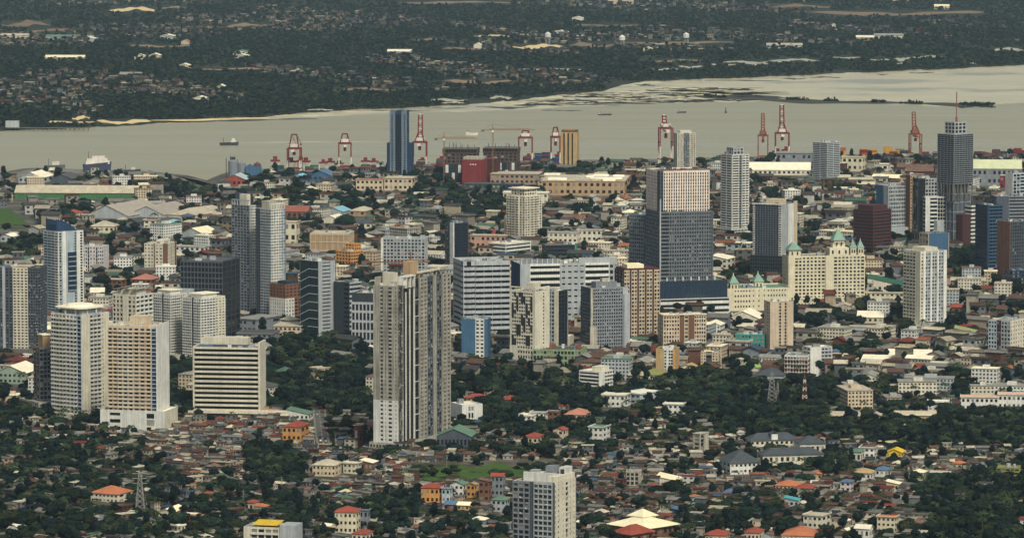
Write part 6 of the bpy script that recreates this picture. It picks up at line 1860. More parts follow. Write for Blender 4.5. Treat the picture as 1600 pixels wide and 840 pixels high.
# letters on the dark container front
p = gp(852, coast_y(852) + 8, 0)
t = tag(empty('sign_board', (p.x, p.y, 0)), 'dark blue board with white slanted letters JTC beyond the mall', 'sign')
k = mpp(p)
m = MB(); m.box(-22 * k, 22 * k, 0, 3, 0, 11, CCOL['dark blue']); m.build('board', t)
def letter(strokes, x, s):
    m = MB()
    for (a, b2, c, d) in strokes:
        m.bar((x + (a + b2 * .25) * s, -.25, 3.6 + b2 * s), (x + (c + d * .25) * s, -.25, 3.6 + d * s), .42, CWHITE)
    m.build('letter', t)
letter([(.6, 1, .6, .1), (.6, .1, .1, .1), (.1, .1, .1, .3)], -11 * k, 5)
letter([(0, 1, .9, 1), (.45, 1, .45, 0)], -4 * k, 5)
letter([(.8, 1, .1, 1), (.1, 1, .1, 0), (.1, 0, .8, 0)], 4 * k, 5)

# silos and plant at the quay
t = tag(empty('silo_plant', tuple(gp(380, 276, 0))), 'grey silo plant with masts on the quay', 'silo')
for x, h, rr, mt in ((-14, 22, 7, MGREY), (-2, 19, 6, MGREY), (10, 15, 6, DGREY), (20, 18, 5, wm('silo_rust', (110, 70, 66)))):
    m = MB(); m.cyl(x, 0, 0, h, rr, n=14, m=mt); m.cyl(x, 0, h, h + 3, rr, .6, 14, mt); m.build('silo', t)
for x, h in ((-24, 26), (-18, 29), (-8, 24)):
    m = MB(); m.bar((x, 3, 0), (x, 3, h), .35, DSTEEL); m.build('mast', t)
m = MB(); m.box(4, 26, -8, 2, 0, 15, BLUE); m.build('plant_shed', t)
m = MB(); m.box(-17, -11, -3, 3, 24.9, 28, DSTEEL); m.build('head_house', t)

# ships
def ship(px, py, Lpx, label, hull, sup, hgt=6, z=-2.5, rot=0.0, name='ship'):
    c = gp(px, py, z)
    k = mpp(c)
    L = Lpx * k
    B = L * .17
    t = tag(empty(name, (c.x, c.y, z), rot), label, 'ship')
    prof = [(-.5, .75), (-.42, 1), (.2, 1), (.38, .8), (.47, .4), (.5, .05)]
    m = MB()
    n = len(prof)
    up = [(L * a, -B / 2 * w, hgt * (1 + .35 * max(0, a) * 2)) for a, w in prof] + [(L * a, B / 2 * w, hgt * (1 + .35 * max(0, a) * 2)) for a, w in reversed(prof)]
    dn = [(v[0] * .94, v[1] * .8, -.5) for v in up]
    q = len(up)
    m.add(dn + up, [(i, (i + 1) % q, q + (i + 1) % q, q + i) for i in range(q)] + [tuple(range(q, 2 * q))], hull)
    m.build('hull', t)
    if sup:
        for i, (a0, a1, h0, h1) in enumerate(sup):
            m = MB(); m.box(L * a0, L * a1, -B * .4 + i * .3, B * .4 - i * .3, hgt * h0 + .01, hgt * h1, CWHITE); m.build('deckhouse', t)
    m = MB(); m.bar((L * -.3, 0, hgt), (L * -.3, 0, hgt * 3), .25, DSTEEL); m.build('mast', t)
    return t
DH = wm('hull_dark', (58, 66, 72))
ship(358, 227, 30, 'small dark coaster under way in the channel', DH, [(.1, .36, 1, 2.0), (.16, .3, 2.0, 2.7)], 4)
ship(945, 180, 22, 'low barge in the channel left of a second barge', DH, [(-.4, -.3, 1, 1.6)], 2)
ship(1065, 176.5, 15, 'low barge in the channel nearer the right cranes', DH, [(-.4, -.3, 1, 1.6)], 2)
ship(737, 211, 20, 'long pale barge beyond the left tower crane jib', CWHITE, [(-.4, -.2, 1, 1.7)], 3)
t = ship(152, 266, 46, 'large ship with white superstructure raised in the dry dock', wm('hull_navy', (62, 72, 92)), [(-.42, .42, 1, 1.5), (-.38, .34, 1.5, 1.9), (-.2, .26, 1.9, 2.3)], 9, z=2.0, rot=.35)
for i in range(6):
    m = MB(); m.box(-16 + i * 6, -14 + i * 6, -6, 6, -2.4, 0, CONC); m.build('keel_block', t)
ship(86, 264, 34, 'grey ship with lattice gear lying at the shipyard', wm('hull_grey', (104, 104, 106)), [(-.1, .2, 1, 2.2)], 5, z=-2.4, rot=-.2)
ship(205, 270, 30, 'small dark workboat at the shipyard quay', DH, [(.0, .2, 1, 2)], 4, z=-2.4, rot=.1)
c = gp(1134, 176.5, -2.5)
t = tag(empty('channel_marker', tuple(c)), 'dark channel marker post standing in the water', 'marker')
m = MB(); m.cyl(0, 0, -.5, 2, 2.2, n=8, m=DSTEEL); m.build('base', t)
m = MB(); m.cyl(0, 0, 2, 10, .9, .5, 8, DSTEEL); m.build('post', t)
# pier on the far left shore
c = gp(70, 204, -2.5)
t = tag(empty('jetty', tuple(c)), 'long low jetty on piles at the quarry shore', 'jetty')
m = MB(); m.box(-60, 75, -3, 3, 4, 5.2, DCONC); m.build('deck', t)
for i in range(18):
    m = MB(); m.cyl(-56 + i * 7.5, 0, -1, 4, .6, n=6, m=DCONC); m.build('pile', t)
m = MB(); m.box(-64, -42, -5, 5, 5.21, 16, LGREY); m.build('loading_house', t)

# lattice masts and poles
def pylon(px, yb, yt, label, m1, m2=None, wb=4.5, arms=0, name='lattice_mast'):
    c = gp(px, yb)
    t = tag(empty(name, tuple(c)), label, 'mast')
    H = zat(c.x, c.y, yt) - c.z
    n = 9
    for i in range(n):
        m = MB()
        w0, w1 = wb * (1 - .8 * i / n) / 2, wb * (1 - .8 * (i + 1) / n) / 2
        z0, z1 = H * i / n, H * (i + 1) / n
        mt = m1 if (m2 is None or i % 2 == 0) else m2
        cs = [(-1, -1), (1, -1), (1, 1), (-1, 1)]
        for j in range(4):
            a, b2 = cs[j], cs[(j + 1) % 4]
            m.bar((a[0] * w0, a[1] * w0, z0), (a[0] * w1, a[1] * w1, z1), .18, mt)
            m.bar((a[0] * w0, a[1] * w0, z0), (b2[0] * w1, b2[1] * w1, z1), .12, mt)
            m.bar((b2[0] * w0, b2[1] * w0, z0), (a[0] * w1, a[1] * w1, z1), .12, mt)
        m.build('mast_section', t)
    for i in range(arms):
        m = MB(); z = H * (.97 - .1 * i); m.bar((-5, 0, z), (5, 0, z), .2, m1); m.build('cross_arm', t)
    m = MB(); m.cyl(0, 0, H, H + 2.5, .2, .1, 6, m1); m.build('finial', t)
pylon(219, 812, 737, 'grey power pylon on the wooded lower slope', STEEL, wb=7, arms=3)
pylon(1206, 640, 582, 'grey lattice mast in the wood below the cream slab', STEEL, wb=9)
pylon(1257, 640, 586, 'red and white banded lattice mast in the wood', CRED, CWHITE, wb=5)
pylon(1215, 640, 598, 'thin grey lattice mast just right of the taller one', STEEL, wb=4)
# water towers of the island
for i, (px, py) in enumerate(((856, 69), (972, 74), (1072, 70))):
    c = gp(px, py, 0.5)
    t = tag(empty('water_tower', tuple(c)), f'white round water tower on the island, {ORD[i]} from the left', 'water tower', 'island water towers')
    m = MB(); m.cyl(0, 0, 16, 24, 7, n=14, m=WHITE); m.cyl(0, 0, 24, 28, 7, 1, 14, WHITE); m.build('tank', t)
    for a in range(6):
        m = MB(); m.bar((5 * math.cos(a * 1.047), 5 * math.sin(a * 1.047), 0), (4.5 * math.cos(a * 1.047), 4.5 * math.sin(a * 1.047), 16), .5, LGREY); m.build('leg', t)
# bigger island sheds
r = random.Random(21)
IS = [(0, 44, 60, 'long cream-roofed factory shed cut by the left edge', ROOFT), (71, 118, 62, 'long green-roofed shed right of the cream one', RGREEN), (128, 148, 65, 'bright white angular building right of the green shed', ROOFW), (250, 272, 61, 'white shed on the island above the quarry shore', ROOFW), (283, 295, 69, 'peach building beside the island white shed', RORANGE), (70, 132, 94, 'row of cream roofs near the left shore', RCREAM), (210, 226, 92, 'white roof among the left island trees', ROOFW), (232, 250, 91, 'second white roof among the left island trees', ROOFW), (186, 220, 121, 'grey flat-roofed school on the island', ROOFG), (300, 322, 159, 'low white roof close to the mangroves', ROOFW), (338, 352, 140, 'white house with porch near the channel', ROOFW), (262, 282, 148, 'pale roof just above the mangrove belt', ROOFG), (366, 388, 92, 'yellow-roofed hall on the left island', RCREAM), (364, 388, 86, 'green-roofed hall behind the yellow one', RGREEN), (278, 296, 107, 'cream roofed house in the left island trees', ROOFW), (894, 912, 33, 'white multi-storey block on the island', WHITE), (1198, 1254, 75, 'tan flat-roofed apartment row on the island', ROOFT), (1338, 1366, 63, 'long white shed on the right part of the island', ROOFW), (1366, 1412, 60, 'long grey shed beyond the white one', ROOFG), (1460, 1484, 14, 'cream roof near the upper right', RCREAM), (950, 990, 6, 'wide tan building near the upper edge', ROOFT), (605, 645, 85, 'white cottage in the island centre', ROOFW), (740, 752, 75, 'white cottage near the red-roofed estate', ROOFW), (865, 888, 55, 'white roof in a row on the island', ROOFW), (1005, 1020, 81, 'domed cream roof on the island', RCREAM), (1300, 1306, 44, 'small white chapel on the right island', WHITE), (1395, 1420, 1, 'white roof at the upper edge', ROOFW)]
for px0, px1, py, lab, rm in IS:
    c = gp((px0 + px1) / 2, py, 0.5)
    k = mpp(c)
    w = (px1 - px0) * k
    b = low('island_building', lab, 'building', px0, px1 - .5, px1, py - 4, py + 1, 3, r.choice([CREAM, LGREY, BEIGE]), rm, 'gable', 4, 1, (max(2, int(w / 12)), 1), wr=r.uniform(25, 45), ov=.8, win=False)
    b.root.location.z = 0.5

# utility poles on the near slope
for i, (px, py) in enumerate(((698, 735), (380, 792), (440, 770), (560, 752), (835, 732), (640, 766), (1060, 770), (1160, 760), (1305, 742), (1420, 760), (300, 760), (960, 770))):
    c = gp(px, py)
    t = tag(empty('utility_pole', tuple(c), R_.uniform(-.5, .5)), f'thin grey utility pole above the near roofs, {ORD[sorted([698, 380, 440, 560, 835, 640, 1060, 1160, 1305, 1420, 300, 960]).index(px)]} from left', 'pole', 'utility poles')
    m = MB(); m.cyl(0, 0, -1, 12.5, .24, .16, 8, STEEL); m.build('post', t)
    m = MB(); m.bar((-1.4, 0, 11.4), (1.4, 0, 11.4), .1, STEEL); m.build('cross_arm', t)
    m = MB(); m.cyl(.5, 0, 9.2, 10.4, .35, n=8, m=MGREY); m.build('transformer', t)
# ================================================================== trees
LEAF = []
for i, (c, v) in enumerate((((.0085, .0185, .0155), .5), ((.014, .028, .019), .5), ((.027, .036, .019), .45), ((.008, .0175, .0175), .5))):
    m = M('foliage_%s' % 'abcd'[i], c, rough=.9, var=.4, streak=0, spec=.1, rnd=.45, scale=.25)
    LEAF.append(m)
PALMM = M('palm_leaf', (.035, .055, .022), rough=.8, var=.4, streak=0, spec=.2, rnd=.3, scale=.5)
BARK = M('bark', (.07, .055, .04), var=.3, streak=.2)

def crown_mesh(seed, Hh, Rr, nl, flat=1.0, mat=None, ql=75):
    """irregular crown: dark inner lobes with leaf clumps standing off them"""
    r = random.Random(seed)
    vs, fs = [], []
    lobes = []
    for i in range(nl):
        a = r.uniform(0, 6.283)
        q = Rr * .62 * math.sqrt(r.random())
        z = Hh * (.52 + .34 * r.random() * (1 - .5 * q / Rr))
        lobes.append((q * math.cos(a), q * math.sin(a), z, Rr * r.uniform(.34, .56)))
    lobes.append((0, 0, Hh * .72, Rr * .55))
    for (cx, cy, cz, R0) in lobes:
        b = len(vs)
        nu, nv = 7, 5
        for j in range(nv):
            t = math.pi * (j + .5) / nv
            for i in range(nu):
                p = 2 * math.pi * (i + .5 * (j % 2)) / nu
                k = R0 * r.uniform(.62, .95)
                vs.append((cx + k * math.sin(t) * math.cos(p), cy + k * math.sin(t) * math.sin(p), cz + k * math.cos(t) * .8 * flat))
        for j in range(nv - 1):
            for i in range(nu):
                fs.append((b + j * nu + i, b + (j + 1) * nu + i, b + (j + 1) * nu + (i + 1) % nu, b + j * nu + (i + 1) % nu))
        fs.append(tuple(b + i for i in range(nu)))
        for _ in range(ql):
            u = r.uniform(-1, 1)
            if u < -.35 and r.random() < .6:
                u = -u
            p = r.uniform(0, 6.283)
            s = math.sqrt(1 - u * u)
            nrm = Vector((s * math.cos(p), s * math.sin(p), u))
            c = Vector((cx, cy, cz)) + Vector((nrm.x, nrm.y, nrm.z * .8 * flat)) * R0 * r.uniform(.82, 1.18)
            t1 = nrm.cross(Vector((r.uniform(-1, 1), r.uniform(-1, 1), r.uniform(-1, 1)))).normalized()
            t2 = nrm.cross(t1).normalized()
            t2 = (t2 + nrm * r.uniform(-.35, .35)).normalized()
            q = r.uniform(.35, .75) * (Rr / 5) ** .5
            bb = len(vs)
            vs += [tuple(c - t1 * q - t2 * q * .7), tuple(c + t1 * q * .8 - t2 * q * .6), tuple(c + t1 * q * .5 + t2 * q * .8), tuple(c - t1 * q * .7 + t2 * q * .7)]
            fs.append((bb, bb + 1, bb + 2, bb + 3))
    me = bpy.data.meshes.new('crown')
    me.from_pydata(vs, [], fs)
    me.materials.append(mat)
    return me

def trunk_mesh(seed, Hh, palm=False):
    r = random.Random(seed)
    m = MB()
    if palm:
        lean = r.uniform(-1, 1)
        pts = [(lean * t * t, 0, Hh * t) for t in (0, .35, .7, 1)]
        for a, b2 in zip(pts, pts[1:]):
            m.bar(a, b2, .22, BARK, .18)
    else:
        m.bar((0, 0, -1), (r.uniform(-.3, .3), r.uniform(-.3, .3), Hh * .5), .42, BARK, .28)
        for i in range(4):
            a = i * 1.57 + r.uniform(-.4, .4)
            m.bar((0, 0, Hh * r.uniform(.3, .48)), (Hh * .22 * math.cos(a), Hh * .22 * math.sin(a), Hh * r.uniform(.6, .75)), .2, BARK, .08)
    return m.mesh('trunk')

def palm_mesh(seed, Hh):
    r = random.Random(seed)
    vs, fs = [], []
    lean = random.Random(seed).uniform(-1, 1)
    for i in range(16):
        a = i * 2.4
        el = r.uniform(-.2, .9)
        L = r.uniform(2.8, 3.8)
        prev = None
        for j in range(5):
            t = j / 4
            d = L * t
            z = Hh + math.sin(el) * d - .17 * d * d
            x, y = lean + math.cos(a) * d * math.cos(el), math.sin(a) * d * math.cos(el)
            w = .5 * (1 - t * .75) + .05
            p = (x - math.sin(a) * w, y + math.cos(a) * w, z - .1)
            q = (x + math.sin(a) * w, y - math.cos(a) * w, z - .1)
            vs += [p, q, (x, y, z + .12)]
            n = len(vs)
            if prev is not None:
                fs += [(prev - 3, n - 3, n - 1, prev - 1), (prev - 1, n - 1, n - 2, prev - 2)]
            prev = n
    me = bpy.data.meshes.new('crown')
    me.from_pydata(vs, [], fs)
    me.materials.append(PALMM)
    return me

TREES = []
_tr = random.Random(4)
for i in range(9):
    Hh = _tr.uniform(8, 12.5)
    TREES.append((trunk_mesh(i, Hh), crown_mesh(i, Hh, _tr.uniform(4.2, 6.6), _tr.randint(6, 10), _tr.uniform(.8, 1.1), LEAF[(0, 1, 2, 3, 1, 2, 1, 3, 2)[i]]), 'broadleaf'))
for i in range(2):      # narrow, taller trees
    TREES.append((trunk_mesh(20 + i, 14), crown_mesh(20 + i, 14, 3.0, 6, 1.6, LEAF[3]), 'slender'))
for i in range(2):
    TREES.append((trunk_mesh(30 + i, 10, True), palm_mesh(30 + i, 10), 'palm'))

# ================================================================== where houses and trees stand (zones in photo columns and rows)
def inpoly(x, y, poly):
    c = False
    j = len(poly) - 1
    for i in range(len(poly)):
        xi, yi = poly[i]
        xj, yj = poly[j]
        if (yi > y) != (yj > y) and x < (xj - xi) * (y - yi) / (yj - yi) + xi:
            c = not c
        j = i
    return c

# (polygon, chance of house, chance of tree)
ZONES = [
 ([(640, 722), (890, 716), (895, 752), (650, 758)], 0, .05),                            # grass field
 ([(-30, 322), (48, 324), (62, 358), (-30, 360)], 0, 0),                                  # sports field
 ([(384, 698), (452, 700), (478, 735), (470, 768), (388, 756)], .02, .95),
 ([(405, 525), (590, 515), (590, 652), (500, 648), (416, 640)], .03, .93),
 ([(0, 590), (60, 640), (165, 648), (168, 700), (205, 735), (262, 722), (300, 770), (420, 790), (380, 840), (-40, 860), (-40, 590)], .28, .52),
 ([(500, 800), (800, 815), (800, 860), (450, 860)], .34, .48),
 ([(580, 790), (660, 770), (660, 840), (580, 850)], .10, .8),
 ([(1430, 765), (1620, 725), (1620, 870), (1480, 870), (1440, 810)], .05, .85),
 ([(1040, 800), (1290, 795), (1290, 836), (1060, 836)], .34, .48),
 ([(1280, 655), (1620, 640), (1620, 705), (1440, 705), (1330, 695), (1280, 690)], .01, .96),
 ([(1110, 640), (1300, 640), (1310, 690), (1165, 682), (1112, 680)], .01, .96),
 ([(990, 582), (1310, 590), (1310, 648), (1120, 650), (1010, 640)], .06, .86),
 ([(700, 590), (900, 580), (1000, 612), (1020, 650), (920, 700), (780, 690), (700, 640)], .10, .72),
 ([(1200, 700), (1330, 715), (1330, 750), (1190, 745)], .05, .85),
 ([(450, 700), (640, 700), (800, 755), (800, 815), (470, 800)], .88, .08),
 ([(190, 655), (500, 655), (500, 705), (450, 760), (300, 765), (240, 715)], .88, .08),
 ([(890, 690), (1620, 705), (1440, 800), (900, 860), (890, 760)], .74, .2),
 ([(1300, 310), (1350, 310), (1350, 380), (1300, 390)], .9, .06),
 ([(1355, 390), (1420, 400), (1420, 450), (1360, 445)], .55, .4),
 ([(1480, 382), (1572, 382), (1572, 440), (1480, 440)], .05, .85),
 ([(400, 285), (690, 290), (690, 330), (400, 328)], .22, .66),
 ([(690, 298), (800, 300), (800, 345), (690, 342)], .10, .78),
 ([(240, 272), (330, 296), (330, 316), (240, 312)], .1, .75),
 ([(0, 376), (66, 380), (66, 412), (0, 412)], .15, .7),
 ([(1112, 420), (1180, 420), (1180, 455), (1112, 450)], .05, .85),
 ([(1240, 462), (1430, 470), (1430, 545), (1240, 535)], .22, .58),
 ([(1440, 440), (1620, 440), (1620, 640), (1300, 640), (1300, 560), (1440, 520)], .36, .48),
 ([(660, 380), (720, 380), (720, 430), (660, 430)], .3, .5),
 ([(165, 560), (305, 540), (305, 640), (165, 640)], .05, .8),
]
_ZB = [(min(p[0] for p in z[0]), max(p[0] for p in z[0]), min(p[1] for p in z[0]), max(p[1] for p in z[0])) for z in ZONES]

def chance(px, py):
    for z, bb in zip(ZONES, _ZB):
        if bb[0] <= px <= bb[1] and bb[2] <= py <= bb[3] and inpoly(px, py, z[0]):
            return z[1], z[2]
    if py > 640:
        return .45, .42
    if py > 520:
        return .42, .38
    if py > 330:
        return .40, .38
    return (.36, .36) if py > coast_y(px) + 30 else (.2, .34)

# ------------------------------------------------------------------ house kinds
RC = [('rusty', RRUST, 30), ('grey', ROOFG, 26), ('dark', ROOFD, 14), ('white', ROOFW, 9), ('red', RRED, 4), ('orange', RORANGE, 1.5), ('green', RGREEN, 3), ('blue', RBLUE, 2), ('tan', ROOFT, 7), ('cream', RCREAM, 2)]
WC = [('grey', MGREY, 24), ('concrete', CONC, 18), ('cream', CREAM, 16), ('white', WHITE, 10), ('brown', BROWN, 10), ('pink', PINK, 8), ('beige', BEIGE, 10), ('bluish', LBLUE, 3), ('dark', DCONC, 8)]

def pick(r, tab):
    t = r.uniform(0, sum(x[2] for x in tab))
    for x in tab:
        t -= x[2]
        if t <= 0:
            return x
    return tab[-1]

VAR = []
_vr = random.Random(77)
for i in range(16):
    kind = ['gable', 'hip', 'shed', 'gable', 'flat', 'shed', 'hip', 'gable'][i % 8]
    w = _vr.uniform(5.0, 10.5)
    d = _vr.uniform(4.5, 7.5)
    fl = 1 if i % 3 else 2
    if i in (4, 12):
        fl = 3
    h = fl * 2.8 + .3
    rh = {'gable': d * .24, 'hip': d * .28, 'shed': d * .14, 'flat': 0}[kind]
    wb = MB()
    wb.add(*wall_geo(w, d, -2.5, h, kind, rh))
    if i % 5 == 2:      # lean-to
        wb.box(w / 2 - .02, w / 2 + 2.4, -d / 2 + .3, d / 2 - 1.2, -2.5, 2.3)
    rb = MB()
    rb.add(*roof_geo(w, d, h + .02, kind, rh, .55))
    if i % 5 == 2:
        rb.add([(w / 2, -d / 2, 2.75), (w / 2 + 2.9, -d / 2, 2.35), (w / 2 + 2.9, d / 2 - .9, 2.35), (w / 2, d / 2 - .9, 2.75)], [(0, 1, 2, 3)])
    if kind == 'flat':
        rb.box(-w / 2 - .5, w / 2 + .5, -d / 2 - .5, -d / 2 - .3, h + .2, h + 1.0)
        rb.box(w / 2 + .3, w / 2 + .5, -d / 2 - .29, d / 2 + .5, h + .2, h + 1.0)
    wins = []
    for f in range(fl):
        n = max(2, int(w / 2.6))
        for j in range(n):
            wins.append((-w / 2 + w * (j + .5) / n, -d / 2 - .03, f * 2.8 + 1.0, 0.0))
        for j in range(2):
            wins.append((w / 2 + .03, -d / 2 + d * (j + .5) / 2, f * 2.8 + 1.0, math.pi / 2))
    rg = None
    if kind in ('gable', 'hip'):
        g_m = MB()
        L_ = (w / 2 + .55) if kind == 'gable' else max(.2, w / 2 - d / 2)
        g_m.box(-L_, L_, -.22, .22, h + rh + .1, h + rh + .28, ROOFD)
        rg = g_m.mesh('ridge_cap')
    VAR.append(dict(ridge=rg, kind=kind, w=w, d=d, h=h, fl=fl, wall=wb, roof=rb, wins=wins, cache={}))
WPANE = {'d': pane_mesh(1.15, 1.2, .05, GLV), 'l': pane_mesh(1.15, 1.2, .05, GLG)}

def var_mesh(v, part, mat):
    k = (part, mat.name)
    if k not in v['cache']:
        b = v[part]
        b.mats = [mat]
        v['cache'][k] = b.mesh(part)
    return v['cache'][k]

# which face the settlement lanes follow
def lane(x, y):
    return .25 * math.sin(x / 130) + .35 * math.sin(y / 190 + 1) - .25

# medium blocks of the plain as things of their own
mr_ = random.Random(31)
LM2 = [((60, 400), 'by the sail-crowned tower'), ((200, 400), 'near the lilac block'), ((320, 360), 'left of the tall grey pair'), ((480, 345), 'near the sky blue roof'), ((620, 350), 'right of the sky blue roof'), ((560, 310), 'in the woods left of the blue tower'), ((680, 400), 'by the slim black glass tower'), ((740, 340), 'left of the cream stepped tower'), ((880, 345), 'right of the cream stepped tower'), ((960, 350), 'left of the two-tone tower'), ((1070, 560), 'near the orange office'), ((1150, 400), 'behind the turreted hotel wing'), ((1230, 290), 'left of the zigzag tower'), ((1280, 350), 'behind the turreted hotel'), ((1400, 300), 'right of the zigzag tower'), ((1560, 300), 'right of the unfinished tower'), ((1320, 480), 'below the turreted hotel'), ((1500, 470), 'right of the ribbed tower'), ((1380, 560), 'on the right plain'), ((1520, 590), 'near the white apartment rows'), ((700, 560), 'by the blue block'), ((850, 590), 'below the mosaic hotel'), ((990, 560), 'below the grey gridded tower'), ((430, 270), 'by the port silos'), ((1150, 270), 'near the long cream warehouse'), ((620, 310), 'under the slim blue tower'), ((1120, 520), 'left of the teal block'), ((260, 440), 'before the white twin towers')]
cand = []
for _ in range(9000):
    px, py = mr_.uniform(4, 1596), mr_.uniform(272, 640)
    if py < coast_y(px) + 10 or (py < coast_y(px) + 20 and px < 300) or chance(px, py)[0] < .12:
        continue
    q = gp(px, py)
    cand.append((q.x, q.y, q.z, px, py))
made = 0
recs = []
for p in cand:
    if made >= 290:
        break
    if taken(p[0], p[1], 13) or taken(p[0], p[1], 6, CLEAR):
        continue
    w, d = mr_.uniform(14, 26) * mr_.choice((1, 1, 1.3, 1.7)), mr_.uniform(11, 22)
    a = lane(p[0], p[1]) + mr_.choice((0, math.pi / 2))
    FOOT.append((p[0], p[1], w / 2, d / 2, math.cos(a), math.sin(a)))
    CLEAR.append((p[0], p[1] - d / 2 - 1.5 * p[1] / 480, w * .5, 1.5 * p[1] / 480, 1.0, 0.0))
    fl = mr_.choice((1, 2, 2, 3, 4, 4, 5, 6))
    kind = mr_.choice(('gable', 'hip', 'flat', 'flat', 'gable'))
    if fl > 3:
        kind = 'flat'
    rn, rm, _ = pick(mr_, [('grey', ROOFG, 30), ('white', ROOFW, 24), ('tan', ROOFT, 20), ('dark', ROOFD, 10), ('rusty', RRUST, 8), ('red', RRED, 5), ('green', RGREEN, 2), ('blue', RBLUE, 1), ('cream', RCREAM, 6)])
    wn_, wmt, _ = pick(mr_, [('cream', CREAM, 26), ('white', WHITE, 26), ('grey', LGREY, 18), ('beige', BEIGE, 14), ('pink', PINK, 6), ('concrete', CONC, 8)])
    wh = min(LM2, key=lambda l: (l[0][0] - p[3]) ** 2 + ((l[0][1] - p[4]) * 2) ** 2)[1]
    fln = ['', 'low', 'two-storey', 'three-storey', 'four-storey', 'five-storey', 'six-storey'][fl]
    recs.append((p, w, d, a, fl, kind, rm, wmt, f"{fln} {wn_} block with {rn.replace(' sheet', '')} {kind} roof {wh}"))
    made += 1
cnt = {}
for q in recs:
    cnt.setdefault(q[8], []).append(q)
for lab, qs in cnt.items():
    qs.sort(key=lambda q: q[0][3])
    for i, (p, w, d, a, fl, kind, rm, wmt, _) in enumerate(qs):
        t = empty('town_building', (p[0], p[1], p[2]), a)
        tag(t, lab if len(qs) == 1 else f'{lab}, {ORD[i]} from left', 'building', 'low town blocks of the plain')
        h = fl * 3.2 + (3 if fl == 1 else .5)
        m = MB()
        rh = d * .2
        m.add(*wall_geo(w, d, -2, h, kind, rh), wmt)
        m.build('wall', t)
        m = MB()
        m.add(*roof_geo(w, d, h + .02, kind, rh, .6), rm)
        if kind == 'flat':
            m.box(-w * .1, w * .15, -d * .2, d * .2, h + .2, h + 2.6, wmt)
        m.build('roof', t)
        if fl > 1:
            m = MB()
            for f in range(fl):
                n = int(w / 3)
                for j in range(n):
                    x = -w / 2 + w * (j + .5) / n
                    for y, s in ((-d / 2, -1), (d / 2, 1)):
                        m.box(x - .8, x + .8, min(y, y + s * .06), max(y, y + s * .06), f * 3.2 + 1.1, f * 3.2 + 2.6, GL)
                n = int(d / 3)
                for j in range(n):
                    y = -d / 2 + d * (j + .5) / n
                    for x, s in ((-w / 2, -1), (w / 2, 1)):
                        m.box(min(x, x + s * .06), max(x, x + s * .06), y - .8, y + .8, f * 3.2 + 1.1, f * 3.2 + 2.6, GL)
            o = m.build('window_pane', t)
            o['kind'] = 'stuff'

# ------------------------------------------------------------------ scatter over the slope and the plain
pts_h, pts_t = [], []
sr = random.Random(99)

def scatter(y0, y1, step, tree_s, hs=1.0):
    y = y0
    while y < y1:
        half = y * .1135 + 20
        x = -half
        while x < half:
            jx, jy = x + sr.uniform(-.42, .42) * step, y + sr.uniform(-.42, .42) * step
            z = hz(jx, jy)
            px, py = proj(jx, jy, z)
            x += step
            if not (-25 < px < 1625) or py > 885:
                continue
            if py < coast_y(px) + (15 if px < 300 else 13):
                continue
            ph, pt = chance(px, py)
            # clumping
            cl = .5 + .35 * math.sin(jx / 41 + 1.3 * math.sin(jy / 67)) * math.sin(jy / 53 + 1.1 * math.sin(jx / 37))
            if .08 < ph < .9 and pt < .9:
                ph, pt = ph * (.55 + .9 * cl), pt * (1.45 - .9 * cl)
            q = sr.random()
            if q < ph:
                if taken(jx, jy, 4.5) or taken(jx, jy, 1.0, CLEAR):
                    continue
                pts_h.append((jx, jy, z, px, py))
            elif q < ph + pt:
                if taken(jx, jy, 2.5) or taken(jx, jy, 0.0, CLEAR):
                    continue
                pts_t.append((jx, jy, z, px, py, tree_s))
        y += step

scatter(2780, 3700, 6.3, .9)
scatter(3700, 4300, 9.5, 1.15)
scatter(4300, 6900, 14.0, 1.35)

# near houses: the 300 that show largest are things of their own
LM = [((360, 685), 'below the striped hotel'), ((250, 700), 'under the beige tower podium'), ((90, 700), 'below the ring-roofed tower'), ((215, 775), 'near the power pylon'), ((120, 820), 'in the lower left woods'),
      ((420, 770), 'above the pink red-roofed house'), ((480, 750), 'beside the dark tree clump'), ((545, 765), 'above the maroon-roofed yellow house'), ((610, 745), 'below the concrete tower'), ((560, 705), 'near the road end'),
      ((650, 790), 'downhill of the orange house'), ((730, 810), 'below the green-gabled house'), ((700, 700), 'behind the grassy field'), ((780, 680), 'in trees behind the field'), ((860, 690), 'near the salmon gabled house'),
      ((940, 745), 'right of the grassy field'), ((925, 790), 'right of the grey balcony tower'), ((985, 790), 'above the cream-roofed church'), ((1020, 720), 'uphill of the cream-roofed hall'), ((1060, 680), 'left of the slim stair tower'), ((1130, 755), 'below the slate-roofed school'),
      ((1080, 820), 'right of the church'), ((1180, 800), 'in the lower middle trees'), ((1225, 770), 'around the salmon-roofed house'), ((1310, 760), 'around the lilac blue-roofed house'), ((1380, 730), 'around the bright yellow house'), ((1330, 800), 'on the low right rows'), ((1400, 790), 'above the tan orange-roofed block'), ((1460, 740), 'on the right slope rows'), ((1540, 740), 'near the pale green block'), ((1500, 800), 'in the lower right woods'), ((1250, 830), 'by the long orange roof'), ((1560, 690), 'by the right dark tree belt'), ((1300, 700), 'at the school tree edge')]

def where(px, py):
    return min(LM, key=lambda l: (l[0][0] - px) ** 2 + ((l[0][1] - py) * 1.6) ** 2)[1]

